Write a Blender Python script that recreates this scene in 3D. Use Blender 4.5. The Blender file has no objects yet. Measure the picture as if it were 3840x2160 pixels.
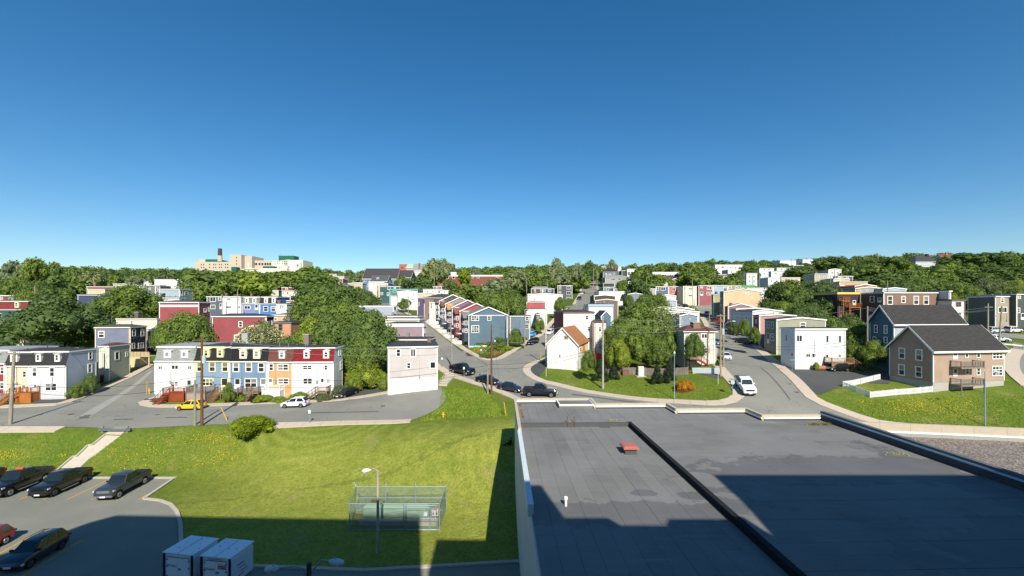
import bpy, bmesh, math, random
import numpy as np
from mathutils import Vector, Matrix
random.seed(7)
S = bpy.context.scene
COL = S.collection
R = math.radians
F, HZ, CZ = 1600.0, 1153.0, 21.0      # lens in photo pixels, horizon row, eye height
# ---------------------------------------------------------------- camera, world, sun
cam = bpy.data.cameras.new('camera'); cob = bpy.data.objects.new('camera', cam); COL.objects.link(cob)
cob.location = (0, 0, CZ); cob.rotation_euler = (R(90), 0, 0)
cam.sensor_width = 36; cam.lens = 15.0; cam.shift_y = 73/3840; cam.clip_end = 9000; cam.clip_start = 0.1
S.camera = cob
SUN_EL, SUN_AZ = 38.0, -13.0          # shadows fall away from the viewer and slightly left
w = bpy.data.worlds.new('World'); S.world = w; w.use_nodes = True
nt = w.node_tree; bg = nt.nodes['Background']
sky = nt.nodes.new('ShaderNodeTexSky'); sky.sky_type = 'NISHITA'; sky.sun_disc = False
sky.sun_elevation = R(SUN_EL); sky.sun_rotation = R(180+SUN_AZ); sky.altitude = 50
sky.air_density = 1.0; sky.dust_density = 0.3; sky.ozone_density = 3.5
hs = nt.nodes.new('ShaderNodeHueSaturation'); hs.inputs['Saturation'].default_value = 1.3; hs.inputs['Hue'].default_value = .496
nt.links.new(sky.outputs[0], hs.inputs['Color']); nt.links.new(hs.outputs[0], bg.inputs[0]); bg.inputs[1].default_value = 0.093
sl = bpy.data.lights.new('sun', 'SUN'); sl.energy = 4.9; sl.angle = R(0.5); sl.color = (1, 0.935, 0.82)
so = bpy.data.objects.new('sun', sl); COL.objects.link(so)
az = R(SUN_AZ); el = R(SUN_EL)
sdir = Vector((math.sin(az)*math.cos(el), math.cos(az)*math.cos(el), -math.sin(el)))
so.rotation_euler = sdir.to_track_quat('-Z', 'Y').to_euler(); so.location = (20, -60, 80)
S.view_settings.view_transform = 'Standard'; S.view_settings.look = 'None'
S.view_settings.exposure = 0.45; S.view_settings.gamma = 1
S.render.engine = 'CYCLES'
S.cycles.max_bounces = 5; S.cycles.diffuse_bounces = 2; S.cycles.glossy_bounces = 2
# ---------------------------------------------------------------- materials
def srgb(h):
    h = h.lstrip('#'); c = [int(h[i:i+2], 16)/255 for i in (0, 2, 4)]
    return tuple(x/12.92 if x <= .04045 else ((x+.055)/1.055)**2.4 for x in c)
MC = {}
class NM:
    def __init__(s, name, rough=.8, spec=.3, metal=0):
        s.m = bpy.data.materials.new(name); s.m.use_nodes = True; s.t = s.m.node_tree
        s.b = s.t.nodes['Principled BSDF']; s.b.inputs['Roughness'].default_value = rough
        s.b.inputs['Specular IOR Level'].default_value = spec; s.b.inputs['Metallic'].default_value = metal
    def n(s, k, **kw):
        x = s.t.nodes.new('ShaderNode'+k)
        for a, v in kw.items(): setattr(x, a, v)
        return x
    def l(s, a, b): s.t.links.new(a, b)
    def pos(s): return s.n('NewGeometry').outputs['Position']
    def obc(s): return s.n('TexCoord').outputs['Object']
    def noise(s, co, sc, det=4, rough=.6, vec=None):
        x = s.n('TexNoise'); x.inputs['Scale'].default_value = sc; x.inputs['Detail'].default_value = det; x.inputs['Roughness'].default_value = rough
        if vec:
            mp = s.n('Mapping'); mp.inputs['Scale'].default_value = vec; s.l(co, mp.inputs[0]); co = mp.outputs[0]
        s.l(co, x.inputs['Vector']); return x.outputs['Fac']
    def ramp(s, f, stops):
        x = s.n('ValToRGB'); r = x.color_ramp
        while len(r.elements) < len(stops): r.elements.new(.5)
        for e, (p, c) in zip(r.elements, stops): e.position = p; e.color = (*c[:3], 1)
        s.l(f, x.inputs[0]); return x.outputs[0]
    def mix(s, f, a, b, mode='MIX'):
        x = s.n('Mix', data_type='RGBA', blend_type=mode)
        for i, v in ((0, f), (6, a), (7, b)):
            if isinstance(v, (int, float)): x.inputs[i].default_value = v
            elif isinstance(v, tuple): x.inputs[i].default_value = (*v[:3], 1)
            else: s.l(v, x.inputs[i])
        return x.outputs[2]
    def math(s, op, a, b=0, c=0):
        x = s.n('Math', operation=op)
        for i, v in enumerate((a, b, c)):
            if isinstance(v, (int, float)): x.inputs[i].default_value = v
            else: s.l(v, x.inputs[i])
        return x.outputs[0]
    def bump(s, h, st=.3, d=.02):
        x = s.n('Bump'); x.inputs['Strength'].default_value = st; x.inputs['Distance'].default_value = d
        s.l(h, x.inputs['Height']); s.l(x.outputs[0], s.b.inputs['Normal'])
    def col(s, c): 
        if isinstance(c, tuple): s.b.inputs['Base Color'].default_value = (*c[:3], 1)
        else: s.l(c, s.b.inputs['Base Color'])
def sc(c, k): return tuple(min(1, x*k) for x in c)
def siding(hexc, pitch=.14, name='siding'):
    key = ('sd', hexc, pitch)
    if key in MC: return MC[key]
    c = srgb(hexc); lu = .3*c[0]+.6*c[1]+.1*c[2]; c = tuple((x*.69+lu*.31)*(1.02-.16*lu) for x in c); m = NM(name, .65, .25)
    z = m.n('SeparateXYZ'); m.l(m.pos(), z.inputs[0])
    fr = m.math('FRACT', m.math('DIVIDE', z.outputs[2], pitch))
    line = m.math('LESS_THAN', fr, .16)
    big = m.noise(m.pos(), .45, 3); fine = m.noise(m.pos(), 6, 3, vec=(1, 1, 7))
    cc = m.mix(m.ramp(big, [(.35, (0, 0, 0)), (.7, (1, 1, 1))]), sc(c, .9), sc(c, 1.06))
    cc = m.mix(m.math('MULTIPLY', fine, .16), cc, sc(c, .6))
    st = m.noise(m.pos(), 1.2, 3, vec=(3.5, 3.5, .25))
    cc = m.mix(m.ramp(st, [(.56, (0, 0, 0)), (.75, (.22, .22, .22))]), cc, sc(c, .55))
    cc = m.mix(m.math('MULTIPLY', line, .28), cc, sc(c, .45))
    m.col(cc); m.bump(fr, .5, .02); MC[key] = m.m; return m.m
def plain(hexc, rough=.7, metal=0, spec=.3, var=.15, scale=3, name='paint'):
    key = ('pl', hexc, rough, metal, var)
    if key in MC: return MC[key]
    c = srgb(hexc) if isinstance(hexc, str) else hexc
    m = NM(name, rough, spec, metal)
    f = m.noise(m.pos(), scale, 5)
    m.col(m.mix(f, sc(c, 1-var), sc(c, 1+var))); MC[key] = m.m; return m.m
def shingle(hexc):
    key = ('sh', hexc)
    if key in MC: return MC[key]
    c = srgb(hexc); m = NM('shingles', .95, .1)
    f = m.noise(m.pos(), 1.3, 6, .75, vec=(1, 1, 5)); g = m.noise(m.pos(), 14, 2)
    cc = m.mix(m.ramp(f, [(.35, (0, 0, 0)), (.65, (1, 1, 1))]), sc(c, .7), sc(c, 1.25))
    cc = m.mix(m.math('MULTIPLY', g, .35), cc, sc(c, .5)); m.col(cc)
    z = m.n('SeparateXYZ'); m.l(m.pos(), z.inputs[0])
    m.bump(m.math('FRACT', m.math('DIVIDE', z.outputs[2], .11)), .5, .02); MC[key] = m.m; return m.m
def membrane():
    m = NM('roof_membrane', .75, .35); p = m.pos()
    oi = m.n('ObjectInfo'); r = oi.outputs['Random']
    base = m.mix(r, (.155, .151, .141), (.21, .205, .19))
    big = m.noise(p, .22, 5, .6)
    base = m.mix(m.ramp(big, [(.35, (0, 0, 0)), (.65, (1, 1, 1))]), base, (.235, .23, .22))
    fine = m.noise(p, 22, 4, .7); base = m.mix(m.math('MULTIPLY', fine, .4), base, (.06, .06, .06))
    streak = m.noise(p, 1.3, 4, .6, vec=(.25, 2.5, 1))
    base = m.mix(m.ramp(streak, [(.55, (0, 0, 0)), (.8, (.35, .35, .35))]), base, (.29, .29, .275))
    sp = m.n('SeparateXYZ'); m.l(p, sp.inputs[0])
    edge = m.noise(p, .7, 6, .65)
    # damp film that lies in two shallow hollows of the roof
    def blob(cx, cy, rx, ry, k=1.0):
        a = m.math('POWER', m.math('DIVIDE', m.math('SUBTRACT', sp.outputs[0], cx), rx), 2)
        b = m.math('POWER', m.math('DIVIDE', m.math('SUBTRACT', sp.outputs[1], cy), ry), 2)
        v = m.math('SQRT', m.math('ADD', a, b))
        v = m.math('ADD', v, m.math('MULTIPLY', m.math('SUBTRACT', edge, .5), 2.2*k))
        return m.math('LESS_THAN', v, 1)
    wet = blob(5.5, 22.2, 7.5, 1.3)
    for a in ((21, 27.4, 9, 2.2), (10.5, 24.3, 1.2, .5), (7.6, 24.6, .8, .4), (12.6, 24.2, 1, .4), (26.8, 24, 1.2, 9), (24, 17, 7, 4), (14, 13, 3, 3), (6, 15, 3, 2)):
        wet = m.math('MAXIMUM', wet, blob(*a))
    base = m.mix(m.math('MULTIPLY', wet, .55), base, (.085, .086, .087))
    m.col(base)
    ro = m.math('SUBTRACT', .82, m.math('MULTIPLY', wet, .22)); m.l(ro, m.b.inputs['Roughness'])
    m.bump(fine, .35, .01); return m.m
def asphalt(name, c0, c1, cr=.5):
    m = NM(name, .9, .2); p = m.pos()
    big = m.noise(p, .12, 5, .55); f = m.noise(p, 9, 5, .75)
    c = m.mix(m.ramp(big, [(.35, (0, 0, 0)), (.65, (1, 1, 1))]), c0, c1)
    c = m.mix(m.math('MULTIPLY', f, .45), c, sc(c0, .5))
    v = m.n('TexVoronoi', feature='DISTANCE_TO_EDGE'); v.inputs['Scale'].default_value = .16
    dn = m.n('TexNoise'); dn.inputs['Scale'].default_value = .5; dn.inputs['Detail'].default_value = 5; m.l(p, dn.inputs['Vector'])
    vm = m.n('VectorMath', operation='SCALE'); m.l(dn.outputs['Color'], vm.inputs[0]); vm.inputs['Scale'].default_value = 7
    va = m.n('VectorMath', operation='ADD'); m.l(p, va.inputs[0]); m.l(vm.outputs[0], va.inputs[1]); m.l(va.outputs[0], v.inputs['Vector'])
    ck = m.math('MULTIPLY', m.math('LESS_THAN', v.outputs['Distance'], .006), m.math('GREATER_THAN', m.noise(p, .07, 2), .5))
    c = m.mix(m.math('MULTIPLY', ck, cr), c, sc(c0, .35))
    pa = m.noise(p, .5, 2, .3); c = m.mix(m.ramp(pa, [(.62, (0, 0, 0)), (.66, (.3, .3, .3))]), c, sc(c1, .72))
    m.col(c); m.bump(f, .3, .01); return m.m
def grassmat():
    m = NM('grass', .95, .1); p = m.pos()
    a = m.noise(p, .09, 6, .6); b = m.noise(p, .8, 6, .7); f = m.noise(p, 7, 6, .8)
    c = m.mix(m.ramp(a, [(.38, (0, 0, 0)), (.62, (1, 1, 1))]), (.125, .190, .022), (.235, .27, .042))
    c = m.mix(m.ramp(b, [(.45, (0, 0, 0)), (.75, (.65, .65, .65))]), c, (.29, .27, .065))
    c = m.mix(m.ramp(f, [(.35, (.75, .75, .75)), (.6, (0, 0, 0))]), c, (.065, .125, .012))
    sp = m.n('SeparateXYZ'); m.l(p, sp.inputs[0])
    def ring(cx, cy, r, k):
        d = m.math('SQRT', m.math('ADD', m.math('POWER', m.math('SUBTRACT', sp.outputs[0], cx), 2), m.math('POWER', m.math('MULTIPLY', m.math('SUBTRACT', sp.outputs[1], cy), 1.0), 2)))
        d2 = m.math('ADD', d, m.math('MULTIPLY', b, .55))
        s_ = m.math('SINE', m.math('MULTIPLY', d2, k))
        return m.math('MULTIPLY', m.math('MULTIPLY_ADD', s_, .5, .5), m.math('LESS_THAN', d, r))
    f2 = m.noise(p, 2.3, 3, .75); c = m.mix(m.ramp(f2, [(.42, (.55, .55, .55)), (.56, (0, 0, 0))]), c, (.085, .135, .016))
    fld = m.math('MULTIPLY', m.ramp(m.math('MULTIPLY_ADD', sp.outputs[1], -.02, 1.6), [(.4, (0, 0, 0)), (.55, (1, 1, 1))]), m.ramp(m.math('MULTIPLY_ADD', sp.outputs[0], .02, 1.1), [(.25, (0, 0, 0)), (.5, (1, 1, 1))]))
    c = m.mix(m.math('MULTIPLY', fld, m.ramp(b, [(.3, (.25, .25, .25)), (.7, (.75, .75, .75))])), c, (.385, .385, .075))
    rg = m.math('ADD', ring(-27, 63, 11, 4.4), m.math('ADD', ring(2, 49.5, 8, 4.6), ring(-12, 57, 4.5, 3.6)))
    c = m.mix(m.math('MULTIPLY', m.math('MULTIPLY', rg, m.noise(p, .16, 3)), .5), c, (.40, .41, .08))
    # worn path across the field
    ln = m.math('ABSOLUTE', m.math('SUBTRACT', sp.outputs[1], m.math('MULTIPLY_ADD', sp.outputs[0], .2, 52.9)))
    ln = m.math('LESS_THAN', m.math('ADD', ln, m.math('MULTIPLY', m.math('SUBTRACT', b, .5), 2)), .22)
    c = m.mix(m.math('MULTIPLY', m.math('MULTIPLY', ln, m.math('LESS_THAN', sp.outputs[1], 57)), .5), c, (.13, .16, .035))
    dry = m.noise(p, .22, 4, .5)
    c = m.mix(m.ramp(dry, [(.6, (0, 0, 0)), (.72, (.6, .6, .6))]), c, (.30, .26, .10))
    far = m.ramp(m.math('DIVIDE', sp.outputs[1], 300), [(.28, (0, 0, 0)), (.4, (1, 1, 1))])
    c = m.mix(m.math('MULTIPLY', far, .75), c, (.055, .10, .016))
    f3 = m.noise(p, 3.6, 4, .8); c = m.mix(m.ramp(f3, [(.4, (.5, .5, .5)), (.55, (0, 0, 0))]), c, (.075, .12, .014)); m.col(c); m.bump(f3, 1., .16); return m.m
def leafmat(name, c, v=.5):
    m = NM(name, .6, .25); oi = m.n('ObjectInfo'); r = oi.outputs['Random']
    f = m.noise(m.obc(), 2.6, 3); g = m.n('NewGeometry')
    at = m.n('Attribute', attribute_name='tint')
    a, b = sc(c, 1-v*.8), (min(1, c[0]*(1+v*1.5)), c[1]*(1+v*.9), c[2]*(1+v*.4))
    cc = m.mix(m.ramp(f, [(.35, (0, 0, 0)), (.65, (1, 1, 1))]), a, b)
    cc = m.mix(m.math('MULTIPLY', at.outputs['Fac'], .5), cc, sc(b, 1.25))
    cc = m.mix(m.math('MULTIPLY', r, .5), cc, (c[0]*.7, c[1]*.75, c[2]*1.5)); m.col(cc)
    m.b.inputs['Transmission Weight'].default_value = 0
    tr = m.n('BsdfTranslucent'); m.l(m.mix(.5, cc, (.12, .22, .01)), tr.inputs[0])
    mx = m.n('MixShader'); mx.inputs[0].default_value = .28; m.l(m.b.outputs[0], mx.inputs[1]); m.l(tr.outputs[0], mx.inputs[2])
    m.l(mx.outputs[0], m.t.nodes['Material Output'].inputs[0]); return m.m
def woodmat(name, c, sv=(1, 1, .12)):
    key = ('wd', name)
    if key in MC: return MC[key]
    m = NM(name, .85, .15); f = m.noise(m.pos(), 7, 5, .7, vec=sv)
    m.col(m.mix(m.ramp(f, [(.3, (0, 0, 0)), (.7, (1, 1, 1))]), sc(c, .6), sc(c, 1.25))); m.bump(f, .4, .01); MC[key] = m.m; return m.m
def brickmat(hexc):
    key = ('bk', hexc)
    if key in MC: return MC[key]
    c = srgb(hexc); lu = .3*c[0]+.6*c[1]+.1*c[2]; c = tuple((x*.7+lu*.3)*.85 for x in c); m = NM('brick', .9, .1)
    b = m.n('TexBrick'); b.inputs['Scale'].default_value = 4; m.l(m.noise(m.pos(), 3, 2), m.n('Math').inputs[0])
    sp = m.n('SeparateXYZ'); m.l(m.pos(), sp.inputs[0]); cb = m.n('CombineXYZ'); m.l(m.math('ADD', sp.outputs[0], sp.outputs[1]), cb.inputs[0]); m.l(sp.outputs[2], cb.inputs[1]); m.l(cb.outputs[0], b.inputs['Vector'])
    b.inputs['Color1'].default_value = (*sc(c, .85), 1); b.inputs['Color2'].default_value = (*sc(c, 1.15), 1); b.inputs['Mortar'].default_value = (*sc(c, 1.2), 1); b.inputs['Mortar Size'].default_value = .012
    m.col(b.outputs[0]); MC[key] = m.m; return m.m
def glassmat(name, c, rough=.08):
    m = NM(name, rough, .6); f = m.noise(m.pos(), .7, 2)
    m.col(m.mix(f, sc(c, .5), sc(c, 1.5))); return m.m
GLASS = glassmat('window_glass', (.022, .026, .03)); CURT = glassmat('curtained_glass', (.2, .2, .19), .15); GRN = glassmat('green_shutter_glass', (.01, .06, .045))
CARG = glassmat('car_glass', (.012, .02, .024), .12)
WHITE = plain('#e6e4de', .6, var=.06, name='white_trim'); DARKM = plain('#3a3b3d', .8, var=.12, name='dark_roofing'); GREYR = plain('#85888a', .85, var=.1, name='grey_roofing')
CONC = plain('#b3ab9c', .9, var=.2, scale=2.2, name='concrete'); FOUND = plain('#a5a39c', .9, var=.2, name='foundation')
BLACKP = plain('#141414', .6, name='black_plastic'); STEEL = plain('#9aa4aa', .35, .7, name='steel'); GALV = plain('#8fa3a8', .5, .4, name='galvanised')
MEMB = membrane(); ASPH = asphalt('asphalt', (.222, .222, .194), (.285, .28, .24), .7); ASPHD = asphalt('dark_asphalt', (.075, .08, .08), (.11, .11, .105), .3)
ASPHL = asphalt('lot_asphalt', (.222, .225, .19), (.275, .27, .225), .2)
GRASS = grassmat(); WALK = plain('#b9ab99', .9, var=.13, scale=1.2, name='sidewalk_concrete'); YEL = plain('#d9a520', .7, var=.2, name='yellow_paint'); KERB = plain('#b3ab9c', .9, var=.18, name='kerb_concrete')
POLEW = woodmat('weathered_pole_wood', (.30, .27, .22)); POLEB = woodmat('brown_pole_wood', (.16, .085, .045)); BARK = woodmat('bark', (.09, .07, .05))
DECKR = woodmat('red_stained_wood', (.26, .06, .025)); DECKO = woodmat('orange_stained_wood', (.40, .14, .04)); DECKB = woodmat('brown_deck_wood', (.27, .17, .085)); DECKG = woodmat('grey_deck_wood', (.26, .22, .19)); DECKW = plain('#e8e8e4', .7, var=.05, name='white_deck_paint')
LEAF = {'maple': leafmat('maple_leaves', (.118, .190, .034)), 'dark': leafmat('dark_leaves', (.086, .145, .033)), 'bright': leafmat('bright_leaves', (.20, .285, .03)), 'silver': leafmat('silver_leaves', (.17, .225, .09), .4), 'pine': leafmat('pine_needles', (.028, .05, .018), .4), 'blossom': leafmat('blossom_leaves', (.13, .17, .06)), 'orange': leafmat('golden_leaves', (.42, .22, .015)), 'lime': leafmat('lime_leaves', (.15, .225, .012))}
FLOW = plain('#e8e2b8', .8, name='cream_petals'); FLY = plain('#f2c50a', .8, var=.1, name='yellow_petals'); FLP = plain('#c98ac0', .8, name='pink_petals')
# ---------------------------------------------------------------- mesh tools
class MB:
    def __init__(s): s.v = []; s.f = []; s.m = []; s.cm = 0
    def add(s, vs, fs):
        o = len(s.v); s.v += [tuple(map(float, p)) for p in vs]; s.f += [tuple(o+i for i in f) for f in fs]; s.m += [s.cm]*len(fs); return s
    def hexa(s, p): return s.add(p, [(0, 3, 2, 1), (4, 5, 6, 7), (0, 1, 5, 4), (1, 2, 6, 5), (2, 3, 7, 6), (3, 0, 4, 7)])
    def box(s, x0, x1, y0, y1, z0, z1): return s.hexa([(x0, y0, z0), (x1, y0, z0), (x1, y1, z0), (x0, y1, z0), (x0, y0, z1), (x1, y0, z1), (x1, y1, z1), (x0, y1, z1)])
    def bar(s, a, b, w, h, up=(0, 0, 1)):
        a, b = Vector(a), Vector(b); d = (b-a).normalized(); u = Vector(up)
        if abs(d.dot(u)) > .98: u = Vector((0, 1, 0))
        r = d.cross(u).normalized()*w/2; t = r.cross(d).normalized()*h/2
        return s.hexa([a-r-t, a+r-t, b+r-t, b-r-t, a-r+t, a+r+t, b+r+t, b-r+t])
    def tube(s, pts, r, n=8, cap=True):
        pts = [Vector(p) for p in pts]; rr = r if isinstance(r, (list, tuple)) else [r]*len(pts); o = []
        for i, p in enumerate(pts):
            d = (pts[min(i+1, len(pts)-1)]-pts[max(i-1, 0)]).normalized(); u = Vector((0, 0, 1)) if abs(d.z) < .95 else Vector((1, 0, 0))
            a = d.cross(u).normalized(); b = a.cross(d)
            o += [p+(a*math.cos(2*math.pi*k/n)+b*math.sin(2*math.pi*k/n))*rr[i] for k in range(n)]
        f = [(i*n+k, i*n+(k+1) % n, (i+1)*n+(k+1) % n, (i+1)*n+k) for i in range(len(pts)-1) for k in range(n)]
        if cap: f += [tuple(range(n-1, -1, -1)), tuple((len(pts)-1)*n+k for k in range(n))]
        return s.add(o, f)
    def prism(s, poly, z0, z1):
        n = len(poly); vs = [(x, y, z0) for x, y in poly]+[(x, y, z1) for x, y in poly]
        return s.add(vs, [tuple(range(n-1, -1, -1)), tuple(range(n, 2*n))]+[(i, (i+1) % n, n+(i+1) % n, n+i) for i in range(n)])
    def slab(s, rings): # list of equal-length vertex loops joined in order
        n = len(rings[0]); vs = [p for r_ in rings for p in r_]
        f = [(i*n+k, i*n+(k+1) % n, (i+1)*n+(k+1) % n, (i+1)*n+k) for i in range(len(rings)-1) for k in range(n)]
        return s.add(vs, f+[tuple(range(n-1, -1, -1)), tuple((len(rings)-1)*n+k for k in range(n))])
    def ball(s, c, r, n=8, m=5, sz=1):
        rings = []
        for i in range(1, m):
            a = math.pi*i/m; rings.append([(c[0]+r*math.sin(a)*math.cos(2*math.pi*k/n), c[1]+r*math.sin(a)*math.sin(2*math.pi*k/n), c[2]-r*sz*math.cos(a)) for k in range(n)])
        return s.slab(rings)
    def obj(s, name, mat, parent=None, smooth=False, base=None):
        me = bpy.data.meshes.new(name)
        off = Vector(base) if base is not None else (Vector(parent['_o']) if parent is not None and '_o' in parent else Vector((0, 0, 0)))
        me.from_pydata([(v[0]-off.x, v[1]-off.y, v[2]-off.z) for v in s.v], [], s.f)
        for mm in (mat if isinstance(mat, (list, tuple)) else [mat]): me.materials.append(mm)
        if any(s.m): me.polygons.foreach_set('material_index', s.m)
        if smooth: me.polygons.foreach_set('use_smooth', [True]*len(me.polygons))
        o = bpy.data.objects.new(name, me); COL.objects.link(o)
        if parent is not None: o.parent = parent; o['_o'] = list(off)
        elif base is not None: o.location = base; o['_o'] = list(base)
        return o
def tag(o, label=None, cat=None, group=None, kind=None):
    if label: o['label'] = label
    if cat: o['category'] = cat
    if group: o['group'] = group
    if kind: o['kind'] = kind
    return o
def thing(name, label, cat, loc, group=None):
    o = bpy.data.objects.new(name, None); COL.objects.link(o); o.location = loc; o['_o'] = list(loc); o.empty_display_size = .5
    return tag(o, label, cat, group)
def local(name, label, cat, group=None):   # built round its own origin, placed afterwards
    return thing(name, label, cat, (0, 0, 0), group)
def copy_tree(o, parent=None):
    c = o.copy(); COL.objects.link(c)
    if parent is not None: c.parent = parent
    for ch in list(o.children): copy_tree(ch, c)
    return c
# ---------------------------------------------------------------- terrain from a survey of the streets
def _survey():
    PX=[ # px,py,D
    (-250,1600,61),(0,1600,61),(380,1600,61),(760,1592,61),(1150,1583,61),(1550,1573,62),(1800,1572,58.5),(1900,1575,57),(1904,1640,50),(1860,1740,46.8),(1940,1740,46.8),
    (-250,1533,71),(0,1533,71),(780,1525,70.5),(1200,1508,72),(1453,1476,75),(1654,1451,77.5),(1674,1496,70),
    (0,1497,76),(273,1507,74),(370,1470,81),(480,1415,91),(580,1370,100),(600,1497,75.5),(1250,1495,75.5),
    (1700,1402,88),(1735,1390,90),(1642,1364,95),(1800,1431,81.5),(1873,1456,78),(1948,1490,73.5),(1838,1350,102),(1750,1450,78),
    (1690,1280,125),(1600,1217,152),(1528,1183,172),(1454,1141,203),(1421,1123,218),
    (1923,1322,112),(2045,1250,136),(2094,1193,165),(2143,1145,205),(2193,1064,330),(2210,1100,262),
    (1995,1400,89),(2100,1380,92),(2174,1468,76.5),(2348,1495,72.5),(2684,1520,67.5),(2759,1508,68),(2791,1470,71),(2734,1398,80),(2719,1379,83),
    (2500,1400,87),(2300,1405,88),
    (2784,1270,118),(2821,1299,108),(2890,1361,90),(2933,1398,81),(3015,1485,69),(3074,1520,66),(3252,1584,61),(3404,1612,59),(3840,1642,57),
    (2975,1378,86),(3170,1394,82),(3500,1458,70),(3764,1440,71.5),(3335,1415,78),(3694,1598,60.5),(3267,1492,68),
    (2700,1190,160),(2640,1140,192),(3750,1250,112),(3840,1350,85)]
    C=[((x-1920)/F*D,D,CZ-(y-HZ)/F*D) for x,y,D in PX]
    C+=[(-110,60,4),(-110,75,4.8),(-125,120,10),(-110,150,15),(-100,130,12.),(-170,190,21),(-100,250,29),(-200,250,27),(-330,300,33),(-60,160,16),(-60,200,23),(0,300,36),(-300,400,45),(-100,400,46),(100,400,48),(330,380,56),
    (60,200,24.5),(110,200,26),(160,250,37),(260,250,41),(150,130,17),(130,90,10.5),(110,57,4.2),(80,55,4),(30,62,4.6),(0,64,6.1),(60,350,43),(200,330,48),
    (-500,400,44),(500,400,60),(-110,56,3.2),(-12,57,4.9),(60,50,3.8),(110,48,3.6)]
    C=np.array(C)
    def k(r2): return np.where(r2>0,0.5*r2*np.log(np.maximum(r2,1e-9)),0)
    S=100.
    P=C[:,:2]/S;n=len(P)
    K=k(((P[:,None]-P[None])**2).sum(-1))+np.eye(n)*2e-4
    A=np.zeros((n+3,n+3));A[:n,:n]=K;A[:n,n]=1;A[:n,n+1:]=P;A[n,:n]=1;A[n+1:,:n]=P.T
    W=np.linalg.solve(A,np.r_[C[:,2],0,0,0])
    def tps(X,Y):
        X=np.asarray(X,float);sh=X.shape;Q=np.stack([X.ravel(),np.asarray(Y,float).ravel()],1)/S
        r=k(((Q[:,None]-P[None])**2).sum(-1))@W[:n]+W[n]+Q@W[n+1:]
        return r.reshape(sh)


    return tps
tps = _survey()
def sstep(t): t = np.clip(t, 0, 1); return t*t*(3-2*t)
def H(X, Y):
    X, Y = np.broadcast_arrays(np.asarray(X, float), np.asarray(Y, float))
    y0 = 52.3-8*sstep((X+36)/10)-6.5*sstep((X+7)/6); y1 = 60.3-9.5*sstep((X+22)/20)
    z = tps(X, np.clip(Y, 45, 600))
    z = z*sstep((Y-y0)/(y1-y0))
    return np.where(Y > 430, np.minimum(z, 50+X*.012), z)-np.maximum(Y-600, 0)*.03
_GX = np.r_[np.arange(-3000, -260, 250), np.arange(-240, -124, 8), np.arange(-124, 126, 2), np.arange(128, 250, 8), np.arange(260, 3001, 250)].astype(float)
_GY = np.r_[np.arange(-400, 20, 60), np.arange(20, 132, 2), np.arange(132, 460, 6), np.arange(480, 700, 30), np.arange(800, 4001, 400)].astype(float)
_GZ = H(*np.meshgrid(_GX, _GY))
def h(x, y):           # height of the built ground sheet
    i = int(np.clip(np.searchsorted(_GX, x)-1, 0, len(_GX)-2)); j = int(np.clip(np.searchsorted(_GY, y)-1, 0, len(_GY)-2))
    a = (x-_GX[i])/(_GX[i+1]-_GX[i]); b = (y-_GY[j])/(_GY[j+1]-_GY[j])
    z00, z10, z01, z11 = _GZ[j, i], _GZ[j, i+1], _GZ[j+1, i], _GZ[j+1, i+1]
    return float(z00+a*(z10-z00)+b*(z11-z10)) if a >= b else float(z00+a*(z11-z01)+b*(z01-z00))
_DD = np.r_[np.arange(30, 150, .5), np.arange(150, 420, 2)]
def G(px, py):         # point of the ground seen at a survey mark
    k = (px-1920)/F; q = (py-HZ)/F
    d = H(k*_DD, _DD)-(CZ-q*_DD); i = int(np.argmax(d > 0)) if (d > 0).any() else len(_DD)-1
    if i == 0: D = _DD[0]
    else: t = d[i-1]/(d[i-1]-d[i]); D = _DD[i-1]+t*(_DD[i]-_DD[i-1])
    return (k*D, float(D))
def P(px, py, z):      # point seen at a mark on the level z
    D = (CZ-z)*F/(py-HZ); return ((px-1920)/F*D, D)
def PD(px, py, D): return Vector(((px-1920)/F*D, D, CZ-(py-HZ)/F*D))
def g3(p, dz=0): return Vector((p[0], p[1], h(*p)+dz))
mb = MB(); nx, ny = len(_GX), len(_GY)
mb.v = [(_GX[i], _GY[j], _GZ[j, i]) for j in range(ny) for i in range(nx)]
for j in range(ny-1):
    for i in range(nx-1):
        a = j*nx+i; mb.f += [(a, a+1, a+nx+1), (a, a+nx+1, a+nx)]
mb.m = [0]*len(mb.f); tag(mb.obj('ground', GRASS, smooth=True), kind='structure')
def drape(name, poly, mat, dz, kind='structure', label=None):
    bm = bmesh.new(); bm.faces.new([bm.verts.new((x, y, 0)) for x, y in poly])
    xs = [p[0] for p in poly]; ys = [p[1] for p in poly]
    for arr, lo, hi, no in ((_GX, min(xs), max(xs), (1, 0, 0)), (_GY, min(ys), max(ys), (0, 1, 0))):
        for g in arr:
            if lo < g < hi: bmesh.ops.bisect_plane(bm, geom=bm.verts[:]+bm.edges[:]+bm.faces[:], plane_co=(g*no[0], g*no[1], 0), plane_no=no)
    bmesh.ops.triangulate(bm, faces=bm.faces[:])
    for v in bm.verts: v.co.z = h(v.co.x, v.co.y)+dz
    bmesh.ops.recalc_face_normals(bm, faces=bm.faces[:])
    if sum(f.normal.z for f in bm.faces) < 0: bmesh.ops.reverse_faces(bm, faces=bm.faces[:])
    me = bpy.data.meshes.new(name); bm.to_mesh(me); bm.free(); me.materials.append(mat)
    o = bpy.data.objects.new(name, me); COL.objects.link(o); return tag(o, label, kind=kind)
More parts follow.
